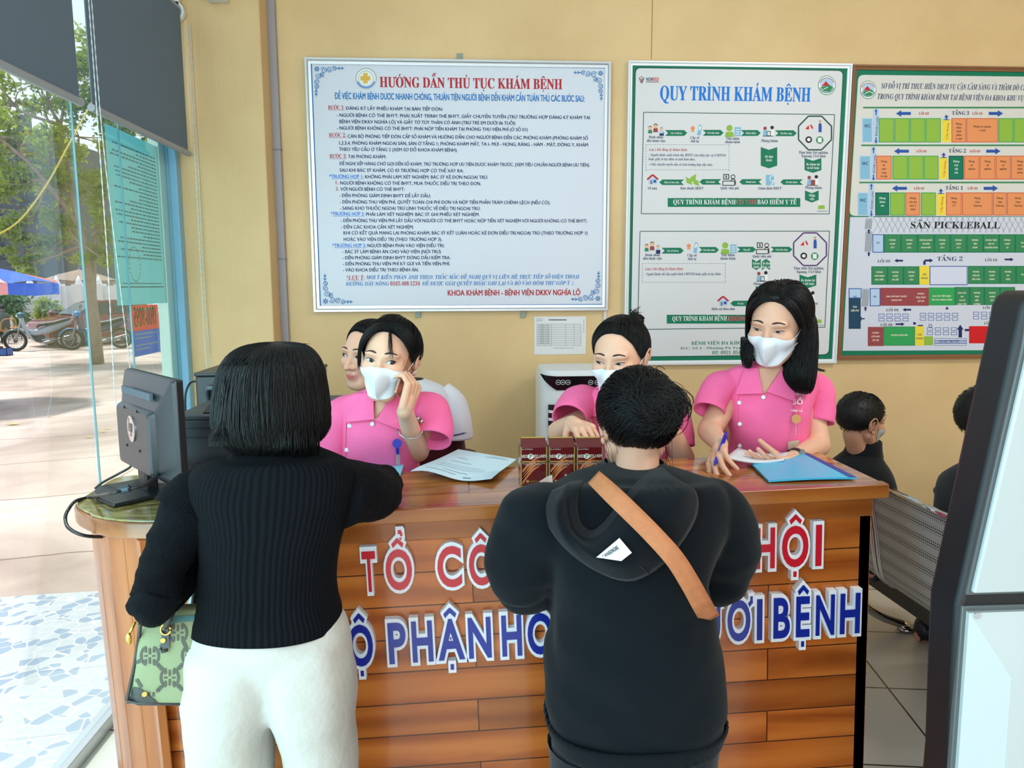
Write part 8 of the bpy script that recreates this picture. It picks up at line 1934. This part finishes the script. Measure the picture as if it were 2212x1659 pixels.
m_tyre = mat('tyre_rubber', (26, 26, 28), .8); m_steel = mat('bike_steel', (150, 152, 156), .3, .8)
def motorbike(label, loc, heading, body, accent, seatc=(30, 30, 34), s=1.0, plate=True, windscreen=False):
    """underbone motorbike built nose toward local +x."""
    t = thing('motorbike', label, 'motorbike', tuple(loc), None, heading); t.scale = (s, s, s)
    mb_, ma = mat('bike_paint_%d_%d_%d' % body, body, .25, coat=.5), mat('bike_paint_%d_%d_%d' % accent, accent, .25, coat=.5)
    def p(b, name, m, par=t, **k):
        o = b.build(name, m, None, **k); o.parent = par; return o
    th = np.linspace(0, 2*np.pi, 33)
    for nm, x in (('front_wheel', .63), ('rear_wheel', -.60)):
        w = p(MB().tube([(x+.255*math.cos(a), 0, .29+.255*math.sin(a)) for a in th], .038, 8), nm, m_tyre, smooth=True)
        p(MB().tube([(x+.215*math.cos(a), 0, .29+.215*math.sin(a)) for a in th], .014, 6), 'rim', m_steel, w, smooth=True)
        sp_ = MB()
        for a in np.linspace(0, 2*np.pi, 14, endpoint=False): sp_.tube([(x+.04*math.cos(a+.3), .02, .29+.04*math.sin(a+.3)), (x+.21*math.cos(a), 0, .29+.21*math.sin(a))], .004, 4)
        p(sp_, 'spokes', m_steel, w); p(MB().tube([(x, -.06, .29), (x, .06, .29)], .05, 12), 'hub', m_dgrey, w, auto=40)
    fk = MB()
    for y in (-.07, .07): fk.tube([(.63, y, .29), (.50, y*.8, .72), (.44, y*.6, .92)], .020, 8)
    p(fk, 'front_fork', m_steel, smooth=True)
    p(MB().rings([[(.63+r*math.cos(a), y, .29+r*math.sin(a)) for r, y in ((.31, -.05), (.335, -.02), (.335, .02), (.31, .05), (.30, 0))] for a in np.linspace(.35, 2.5, 14)]), 'front_fender', ma, smooth=True)
    sh = MB(); R = []
    for x, z, w, h in ((.46, .98, .05, .06), (.44, .86, .11, .10), (.40, .70, .15, .10), (.34, .52, .15, .09), (.26, .36, .12, .07), (.16, .27, .08, .05)): R.append([(x+.0+.07*math.cos(a), w*math.sin(a), z+h*.4*math.cos(a)) for a in np.linspace(0, 2*np.pi, 16, endpoint=False)])
    p(sh.rings(spline(np.array(R).reshape(6, -1), 16).reshape(16, 16, 3)), 'leg_shield', mb_, smooth=True)
    bd = MB(); R = []
    for x, z, w, h in ((.30, .52, .07, .08), (.10, .50, .09, .10), (-.15, .58, .13, .12), (-.40, .66, .13, .12), (-.66, .76, .09, .08), (-.82, .82, .04, .04)): R.append([(x, w*math.cos(a), z+h*math.sin(a)) for a in np.linspace(0, 2*np.pi, 16, endpoint=False)])
    p(bd.rings(spline(np.array(R).reshape(6, -1), 18).reshape(18, 16, 3)), 'body_panel', mb_, smooth=True)
    se = MB(); R = []
    for x, z, w, h in ((.10, .66, .08, .04), (.0, .73, .12, .05), (-.25, .76, .14, .055), (-.50, .82, .14, .055), (-.70, .87, .09, .04), (-.76, .88, .05, .02)): R.append([(x, w*math.cos(a), z+h*math.sin(a)) for a in np.linspace(0, 2*np.pi, 16, endpoint=False)])
    p(se.rings(spline(np.array(R).reshape(6, -1), 18).reshape(18, 16, 3)), 'seat', mat('bike_seat', seatc, .5), smooth=True)
    e = MB(); e.ell((.05, 0, .33), (.17, .12, .11), 14, 9); e.tube([(.12, 0, .36), (.30, 0, .40)], .065, 12); p(e, 'engine', m_dgrey, smooth=True)
    p(MB().tube([(-.60, .09, .30), (-.25, .10, .30), (.02, .09, .30)], .03, 8), 'swing_arm', m_steel, smooth=True)
    p(MB().tube(spline([(.16, -.10, .30), (0, -.13, .20), (-.3, -.14, .24), (-.82, -.14, .38)], 14), np.interp(np.linspace(0, 1, 14), [0, .4, .5, 1], [.02, .02, .045, .05]), 10), 'exhaust', m_steel, smooth=True)
    h = p(MB().tube(spline([(.30, -.34, 1.0), (.38, -.2, 1.03), (.44, 0, 1.0), (.38, .2, 1.03), (.30, .34, 1.0)], 18), .014, 8), 'handlebar', m_black, smooth=True)
    hd = MB(); hd.ell((.46, 0, 1.0), (.11, .13, .09), 16, 10); p(hd, 'headlight_cowl', ma, smooth=True); p(MB().ell((.535, 0, .99), (.04, .075, .05), 12, 8), 'headlight', mat('headlight_lens', (216, 220, 224), .1), smooth=True)
    for y in (-.3, .3):
        mr = p(MB().tube([(.34, y, 1.02), (.36, y*1.15, 1.18)], .006, 6), 'mirror', m_black, h, smooth=True) if False else p(MB().tube([(.34, y, 1.02), (.36, y*1.15, 1.18)], .006, 6).ell((.355, y*1.18, 1.22), (.015, .055, .04), 10, 7), 'mirror', m_black, smooth=True)
    p(MB().box((-.93, -.08, .56), (-.90, .08, .70)), 'number_plate', mat('plate_white', (222, 222, 218), .4)); p(MB().rings([[(-.60+r*math.cos(a), y, .29+r*math.sin(a)) for r, y in ((.31, -.06), (.33, 0), (.31, .06))] for a in np.linspace(.7, 2.7, 12)], False, close=False), 'rear_fender', m_black, smooth=True)
    p(MB().ell((-.80, 0, .80), (.06, .07, .035), 10, 7), 'tail_light', mat('tail_red', (170, 24, 24), .2), smooth=True)
    return t
def view_heading(px, off): return math.atan2(*(lambda d: (d[1], d[0]))(ray(px, 700)))+math.radians(off)
def bike_at(px, py, off, label, body, accent, s=1.0, **k): return motorbike(label, G(px, py), view_heading(px, off), body, accent, s=s, **k)
sb = 1.06
bike_at(92, 756, 97, 'teal and silver motorbike parked leftmost in the yard', (150, 160, 172), (30, 96, 104), sb)
bike_at(212, 754, 88, 'dark blue motorbike with a light blue nose, parked beside the teal one', (40, 48, 74), (40, 130, 190), sb*1.02)
bike_at(152, 742, 80, 'red motorbike half hidden behind the two parked in front', (140, 36, 40), (120, 30, 34), sb*.98)
bike_at(338, 734, -60, 'motorbike behind the red and blue hotline sign, its tail showing', (60, 70, 96), (50, 56, 70), sb*1.05)
bike_at(402, 780, 150, 'blue motorbike cut off by the blue window post', (48, 58, 190), (50, 60, 196), sb*.98)
bike_at(236, 740, 100, 'red and black motorbike behind the tree trunk', (150, 40, 40), (26, 26, 30), sb)
# red car
def car(label, loc, heading, paint):
    t = thing('car', label, 'car', tuple(loc), None, heading); m = mat('car_red_paint', paint, .2, coat=.7); mg = mat('car_window', (40, 50, 54), .08, spec=.7)
    def p(b, name, m_, par=t, **k): o = b.build(name, m_, None, **k); o.parent = par; return o
    def sec(x, w, z0, z1, wt): return [(x, -w, z0), (x, -w*1.02, z0+(z1-z0)*.5), (x, -w*.96, z1), (x, -wt, z1+.02), (x, wt, z1+.02), (x, w*.96, z1), (x, w*1.02, z0+(z1-z0)*.5), (x, w, z0)]
    R = [sec(2.0, .70, .35, .60, .5), sec(1.9, .80, .25, .78, .6), (sec(1.3, .85, .22, .92, .7)), sec(.8, .86, .22, .98, .75), sec(-.6, .86, .22, 1.0, .75), sec(-1.6, .85, .24, 1.0, .7), sec(-1.95, .80, .3, .92, .6), sec(-2.0, .72, .4, .80, .5)]
    p(MB().rings(spline(np.array(R, float).reshape(8, -1), 30).reshape(30, 8, 3)), 'body', m, auto=40)
    C = [[(1.0, -.72, .96), (1.0, .72, .96), (1.0, .70, .97), (1.0, -.70, .97)], [(.35, -.66, .98), (.35, .66, .98), (.35, .58, 1.38), (.35, -.58, 1.38)], [(-.2, -.68, .98), (-.2, .68, .98), (-.2, .60, 1.46), (-.2, -.60, 1.46)], [(-1.1, -.66, .98), (-1.1, .66, .98), (-1.1, .58, 1.42), (-1.1, -.58, 1.42)], [(-1.75, -.62, .96), (-1.75, .62, .96), (-1.75, .56, 1.0), (-1.75, -.56, 1.0)]]
    p(MB().rings(spline(np.array(C).reshape(5, -1), 18).reshape(18, 4, 3)), 'cabin_roof', m, auto=35)
    for y in (-1, 1):
        for x0, x1 in ((-.05, .62), (-.95, -.15)): p(MB().prism([(x0, y*.685, 1.0), (x1, y*.685, 1.0), (min(x1, .36), y*.615, 1.34), (x0+.04, y*.62, 1.38)], (0, y*.015, 0)), 'side_window', mg)
        for x in (1.25, -1.3):
            p(MB().tube([(x, y*.72, .31), (x, y*.88, .31)], .31, 20), 'wheel', m_tyre, auto=40); p(MB().tube([(x, y*.885, .31), (x, y*.895, .31)], .19, 16), 'hubcap', m_steel, auto=40)
        p(MB().ell((1.88, y*.58, .66), (.12, .16, .07), 12, 8), 'headlight', mat('headlight_lens'), smooth=True); p(MB().ell((.62, y*.93, 1.02), (.05, .1, .07), 10, 7), 'wing_mirror', m, smooth=True)
    p(MB().prism([(.98, -.62, 1.0), (.98, .62, 1.0), (.42, .54, 1.36), (.42, -.54, 1.36)], (.03, 0, .02)), 'windscreen', mg); p(MB().box((1.97, -.4, .45), (2.03, .4, .58)), 'grille', m_black); p(MB().box((2.0, -.2, .34), (2.04, .2, .43)), 'number_plate', mat('plate_white'))
    return t
c_ = P(218, 735, 26.); c_[2] = GZ; car('dark red car parked behind the motorbikes', c_, view_heading(222, 118), (116, 22, 30))
# boundary wall with posts
Yw = 30.; zt_w = P(200, 617, Yw)[2]
wl = MB().box((P(-120, 640, Yw)[0], Yw, GZ), (P(318, 640, Yw)[0], Yw+.2, zt_w)).build('boundary_wall', mat('white_painted_wall', (226, 224, 226), .7, var=(2, .04))); struct(wl)
for px in (20, 64, 122, 170, 213, 262, 310):
    c = P(px, 640, Yw); wd_ = .20 if px != 64 else .42
    o = MB().box((c[0]-wd_, Yw-.12, GZ), (c[0]+wd_, Yw+.3, zt_w+.06)).build('post', mat('white_painted_wall'), wl)
    MB().lathe([(.14, 0), (.10, .1), (.02, .32)], (c[0], Yw+.08, zt_w+.06), 10).build('finial', mat('white_painted_wall'), wl, smooth=True)
# buildings beyond
b1_ = thing('building', 'dark grey building far behind the broad leafy tree', 'building', (P(20, 600, 46)[0], 50, GZ))
x0, x1 = P(-160, 500, 46)[0], P(111, 500, 46)[0]; zt_ = P(50, 285, 46)[2]
MB().box((x0, 46, GZ), (x1, 54, zt_)).build('wall', mat('dark_facade', (70, 74, 82), .7), b1_)
for i in range(5):
    z = GZ+1.2+i*2.3
    for j in range(4): MB().box((x1-1.6-j*2.2, 45.94, z), (x1-.6-j*2.2, 46.02, z+1.3)).build('window', mat('far_window', (40, 46, 54), .2), b1_)
b2_ = thing('building', 'pale building far away beside the blue window post', 'building', (P(372, 600, 44)[0], 48, GZ))
x0, x1 = P(346, 500, 44)[0], P(430, 500, 44)[0]; MB().box((x0, 44, GZ), (x1, 52, P(372, 448, 44)[2])).build('wall', mat('pale_facade', (216, 206, 206), .7), b2_); MB().box((x0+.2, 43.95, .6), (x0+1.1, 44.02, 2.6)).build('window', mat('far_window'), b2_)
MB().box((x0-.2, 43.7, P(372, 444, 44)[2]), (x1+.2, 52.2, P(372, 444, 44)[2]+.2)).build('roof_slab', mat('pale_facade'), b2_)
# parasols
def parasol(label, loc, r, h, ztop, cols, n=8, val=.22, rot=0.):
    t = thing('parasol', label, 'parasol', tuple(loc))
    a = np.linspace(0, 2*np.pi, n+1)+rot; c = np.array(loc)+V3(0, 0, ztop)
    for k, m in enumerate(cols):
        b = MB()
        for i in range(n):
            if i % len(cols) != k: continue
            p0, p1 = c+V3(r*math.cos(a[i]), r*math.sin(a[i]), -h), c+V3(r*math.cos(a[i+1]), r*math.sin(a[i+1]), -h); m0, m1 = c*.5+p0*.5+V3(0, 0, h*.08), c*.5+p1*.5+V3(0, 0, h*.08); s_ = (p0+p1)/2*.96+c*.04+V3(0, 0, -h*.04)
            b.add([c, m0, m1, p0, p1, (p0+p1)/2+V3(0, 0, .05)], [(0, 1, 2), (1, 3, 5, 4, 2)]); b.add([p0, p1, p1+V3(0, 0, -val), (p0+p1)/2+V3(0, 0, -val*1.15), p0+V3(0, 0, -val)], [(0, 1, 2, 3, 4)])
        b.build('canopy' if k == 0 else 'canopy_panel', m, t)
    MB().tube([np.array(loc), c+V3(0, 0, .06)], .025, 8).build('pole', m_steel, t, smooth=True); MB().lathe([(.25, 0), (.25, .08), (.05, .1)], loc, 16).build('base', m_dgrey, t, auto=40)
    rb = MB()
    for q in a[:-1]: rb.tube([c+V3(0, 0, -.02), c+V3(r*.98*math.cos(q), r*.98*math.sin(q), -h+.01)], .008, 5)
    rb.build('ribs', m_steel, t); return t
m_pb = mat('blue_parasol_cloth', (36, 86, 200), .7); m_po = mat('orange_parasol_cloth', (222, 96, 50), .7); m_pp = mat('pink_parasol_cloth', (226, 150, 150), .7)
Yp = 12.5; c = P(-72, 566, Yp); parasol('large blue parasol with orange and pink panels at the left edge of the yard', (c[0], c[1], GZ), 1.30, .34, c[2]-GZ, [m_po, m_pb, m_pb, m_pb, m_pb, m_pb, m_pp, m_pb], 8, .17, .15)
Yp = 25; c = P(410, 540, Yp); parasol('blue parasol peeking out beside the blue window post', (c[0], c[1], GZ), .62, .36, c[2]-GZ, [m_pb], 8, .06)
Yp = 34; c = P(170, 582, Yp); parasol('wide brown canopy beyond the white wall', (c[0], c[1], GZ), 1.6, .5, c[2]-GZ, [mat('brown_canopy_cloth', (146, 122, 110), .8)], 8, .3, .3)
# tree: leaning twin trunk, branches, leaves
m_bark = mat('grey_brown_bark', (144, 124, 108), .9, bump=(30, .6), var=(8, .15)); m_leaf = mat('yellow_green_leaf', (128, 146, 58), .6, var=(1.3, .28)); m_leaf.node_tree.nodes['Principled BSDF'].inputs['Transmission Weight'].default_value = 0
translucent(m_leaf, (176, 190, 70), .4)
m_leaf2 = mat('deep_green_leaf', (84, 120, 58), .6, var=(1.3, .25))
def leaves(b, pts, size, g):
    n_ = len(pts); d = g.normal(0, 1, (n_, 3)); d /= np.linalg.norm(d, axis=1, keepdims=True); e = np.cross(d, g.normal(0, 1, (n_, 3))); e /= np.linalg.norm(e, axis=1, keepdims=True); s = size*g.uniform(.6, 1.25, n_)[:, None]
    m = np.cross(d, e)*s*.18
    q = np.stack([pts-d*s, pts+e*s*.45+m, pts+d*s, pts-e*s*.45+m], 1).reshape(-1, 3); b.add(q, (np.arange(n_*4).reshape(-1, 4)).tolist())
def tree(label, base, trunk_px, crown, Y, nl, size, m_l, seed, r0=.16):
    g = np.random.default_rng(seed); t = thing('tree', label, 'tree', tuple(base)); tb_ = MB(); tips = []
    for pts in trunk_px:
        q = spline([P(x, y, Y+dy) if not isinstance(x, tuple) else x for x, y, dy in pts], 18); q[0][2] = min(q[0][2], GZ+.02) if pts[0][1] > 700 else q[0][2]; tb_.tube(q, np.linspace(r0 if pts[0][1] > 700 else r0*.45, .03, 18), 9); tips += [q[8], q[12], q[15], q[17]]
    tb_.build('trunk', m_bark, t, smooth=True)
    br = MB(); P_ = []
    cl = []
    for (px, py, dy, rx, ry) in crown:
        c = P(px, py, Y+dy); k = Y/FPX; cl.append((c, rx*k, ry*k))
    for c, rx, rz in cl:
        s0 = min(tips, key=lambda q: np.linalg.norm(q-c)); mid_ = (s0+c)/2+g.normal(0, .15, 3); br.tube(spline([s0, mid_, c], 10), np.linspace(.045, .012, 10), 6)
        for k in range(7):
            e = c+g.normal(0, 1, 3)*V3(rx, rx, rz)*.6; br.tube(spline([c*.6+mid_*.4, (c+e)/2+g.normal(0, .06, 3), e], 7), np.linspace(.02, .005, 7), 5)
            m = int(nl/len(cl)/7); tw = e+g.normal(0, 1, (m, 3))*V3(rx, rx, rz)*.19; P_.append(tw)
    br.build('branches', m_bark, t, smooth=True); lv = MB(); leaves(lv, np.vstack(P_), size, g); lv.build('crown', m_l, t); return t
Yt_ = 19.
tree('broad leafy tree with a leaning twin trunk among the motorbikes', G(206, 738), [[(207, 742, 0), (196, 640, 0), (186, 560, 0), (168, 470, 0), (150, 380, .3), (130, 270, .3)], [(204, 700, .1), (202, 600, .1), (206, 520, .2), (222, 440, .3), (236, 360, .2), (240, 280, .2)], [(170, 490, 0), (120, 420, -.3), (60, 350, -.5), (0, 300, -.6)]],
     [(20, 220, 0, 60, 55), (90, 200, .5, 60, 50), (160, 210, 0, 55, 50), (230, 220, .3, 50, 50), (-40, 300, -.3, 60, 55), (40, 310, .4, 60, 50), (110, 300, -.5, 58, 50), (180, 300, .4, 50, 45), (235, 310, 0, 40, 45), (-30, 400, .2, 60, 45), (50, 400, -.3, 60, 50), (125, 400, .3, 55, 45), (60, 470, .3, 60, 42), (140, 480, -.3, 45, 40), (215, 400, .2, 40, 42), (230, 480, .2, 34, 42), (20, 500, -.2, 50, 36), (100, 545, .1, 45, 30), (225, 560, 0, 24, 24), (60, 570, .3, 34, 24), (255, 250, -.2, 40, 60), (262, 340, .1, 34, 60), (275, 440, .1, 26, 50), (100, 120, 0, 80, 50), (220, 120, 0, 60, 50)], Yt_, 15000, .08, m_leaf, 5)
tree('smaller tree showing between the teal notice and the blue post', G(366, 716), [[(372, 720, 2), (368, 600, 2), (362, 480, 2), (356, 380, 2)]], [(350, 350, 2, 26, 40), (362, 420, 2, 22, 40), (352, 490, 2, 24, 36), (372, 520, 2, 16, 24), (360, 560, 2, 16, 16), (340, 280, 2, 30, 40)], 24., 2600, .09, m_leaf, 8, .10)
def bush(label, px, py, blobs, m_l, n_, size, seed, Y):
    g = np.random.default_rng(seed); t = thing('bush', label, 'bush', tuple(G(px, py))); lv = MB(); st = MB(); k = Y/FPX; c0 = P(px, py, Y); c0[2] = GZ
    for x, y, rx, ry in blobs:
        c = P(x, y, Y); st.tube(spline([c0, (c0+c)/2+g.normal(0, .05, 3), c], 6), np.linspace(.02, .008, 6), 5); leaves(lv, c+g.normal(0, 1, (n_//len(blobs), 3))*V3(rx, rx, ry)*k*.5, size, g)
    st.build('stems', m_bark, t); lv.build('foliage', m_l, t)
bush('green shrub in front of the white wall beside the parked motorbikes', 110, 706, [(98, 662, 16, 18), (112, 672, 16, 16), (126, 682, 18, 14), (92, 686, 14, 14), (140, 690, 12, 10)], m_leaf, 1400, .10, 2, 27.)
bush('dark green shrub under the large blue parasol', 25, 706, [(8, 650, 22, 14), (36, 648, 20, 16), (20, 668, 20, 14), (48, 690, 14, 12)], m_leaf2, 1200, .10, 3, 29.)
# people and furniture outside
def outside(o, loc, rot, s=1.0):
    o.rotation_euler = (0, 0, rot); o.location = loc; o.scale = (s, s, s); return o
hh = Head(V3(0.06, .0, 1.22), -90, 5, 0, 1.0); so = seated('person in a grey shirt sitting under the large blue parasol, back turned', hh, V3(0, 0, 0), (190, 146, 120), cloth('grey_green_shirt', (92, 100, 96), .85), 1, None); short_hair(hh, so, 6)
outside(so, G(12, 742)+V3(0, 0, 0), view_heading(12, 25), .98)
def cafe_chair(label, loc, rot, m):
    t = thing('cafe_chair', label, 'chair', tuple(loc), None, rot)
    def p(b, name, m_): o = b.build(name, m_, None, smooth=True); o.parent = t
    p(MB().lathe([(.0, .44), (.2, .44), (.21, .455), (.2, .47), (0, .47)], n=20), 'seat', m); p(MB().tube(spline([(-.17, -.19, .46), (-.24, -.17, .75), (-.26, 0, .84), (-.24, .17, .75), (-.17, .19, .46)], 20), .016, 8), 'backrest', m)
    for x, y in ((-.15, -.15), (.15, -.15), (-.15, .15), (.15, .15)): p(MB().tube([(x, y, .45), (x*1.3, y*1.3, 0)], .012, 6), 'leg', m_black)
cafe_chair('tan cane chair with the person in grey on it', G(12, 742), view_heading(12, 25), mat('tan_cane', (190, 140, 84), .6)); cafe_chair('empty tan cane chair beside the teal motorbike', G(30, 735), view_heading(30, 200), mat('tan_cane'))
cr_ = thing('crate', 'blue plastic crate on the ground in front of the teal motorbike', 'crate', tuple(G(6, 768)))
c = G(6, 768); b = MB(); 
for lo, hi in (((-.2, -.14, 0), (.2, .14, .02)), ((-.2, -.14, 0), (-.185, .14, .2)), ((.185, -.14, 0), (.2, .14, .2)), ((-.2, -.14, 0), (.2, -.125, .2)), ((-.2, .125, 0), (.2, .14, .2))): b.box(np.array(lo)+c, np.array(hi)+c)
b.build('box', mat('blue_crate_plastic', (36, 84, 160), .5), cr_); MB().box(c+V3(-.15, -.1, .02), c+V3(.0, .05, .26)).build('carton_inside', m_box, cr_)
r_ = G(384, 694); sc_ = motorbike('white scooter ridden toward the gate far behind the hotline sign', r_, view_heading(384, -70), (224, 224, 226), (214, 214, 218), s=1.0)
hh = Head(V3(0.05, .0, 1.22), -95, 4, 0, 1.0); so = seated('rider in dark clothes on the white scooter, pink bag at the knee', hh, V3(0, 0, 0), (190, 146, 120), cloth('dark_rider_jacket', (36, 42, 48), .85), 1, None)
hm = MB(); hm.rings(hair_cap(hh, HS, .018, 50, 12)); hm.build('cap', mat('dark_cap', (34, 36, 40), .6), so, smooth=True)
outside(so, r_+V3(0, 0, .36)-.12*np.r_[np.array([math.cos(view_heading(384, -70)), math.sin(view_heading(384, -70))]), 0], view_heading(384, -70), .95)
pk_ = P(371, 665, r_[1]-.5); pb_ = MB(); pb_.ell(pk_, (.26, .16, .28), 16, 10); o = pb_.build('shopping_bag', mat('pink_plastic', (236, 120, 190), .4), smooth=True); MB().tube(spline([pk_+V3(-.1, 0, .25), pk_+V3(0, 0, .45), pk_+V3(.1, 0, .25)], 10), .012, 6).build('bag_handle', mat('pink_plastic'), o, smooth=True); tag(o, 'pink plastic bag hanging on the white scooter', 'bag')
c1_ = cable('overhead_cable', 'thin yellow cable slanting across the tree outside the glass', [P(-30, 520, 7.), P(40, 478, 7.), P(100, 400, 7.2), P(150, 310, 7.5), P(210, 200, 8)], .008, mat('yellow_cable', (196, 176, 70), .5))
g = np.random.default_rng(2)
for i, (px, py) in enumerate(((27, 903), (222, 932), (192, 944), (232, 925))):
    c = PZ(px, py, -.2); c[2] = gz(c[0], c[1])+.012; s_ = .10 if i == 0 else .05; o = MB().add([c+V3(-s_, 0, 0), c+V3(0, -s_*.4, .006), c+V3(s_, 0, .002), c+V3(0, s_*.4, .008)], [(0, 1, 2, 3)]).build('fallen_leaf', mat('yellow_fallen_leaf', (196, 176, 70), .7)); q = o.modifiers.new('t', 'SOLIDIFY'); q.thickness = .002
    tag(o, ['large curled yellow leaf on the bright concrete near the glass', 'yellow leaf on the ground left of the monitor', 'small leaf on the ground below the larger ones near the monitor', 'small yellow leaf right next to the monitor corner outside'][i], 'leaf')
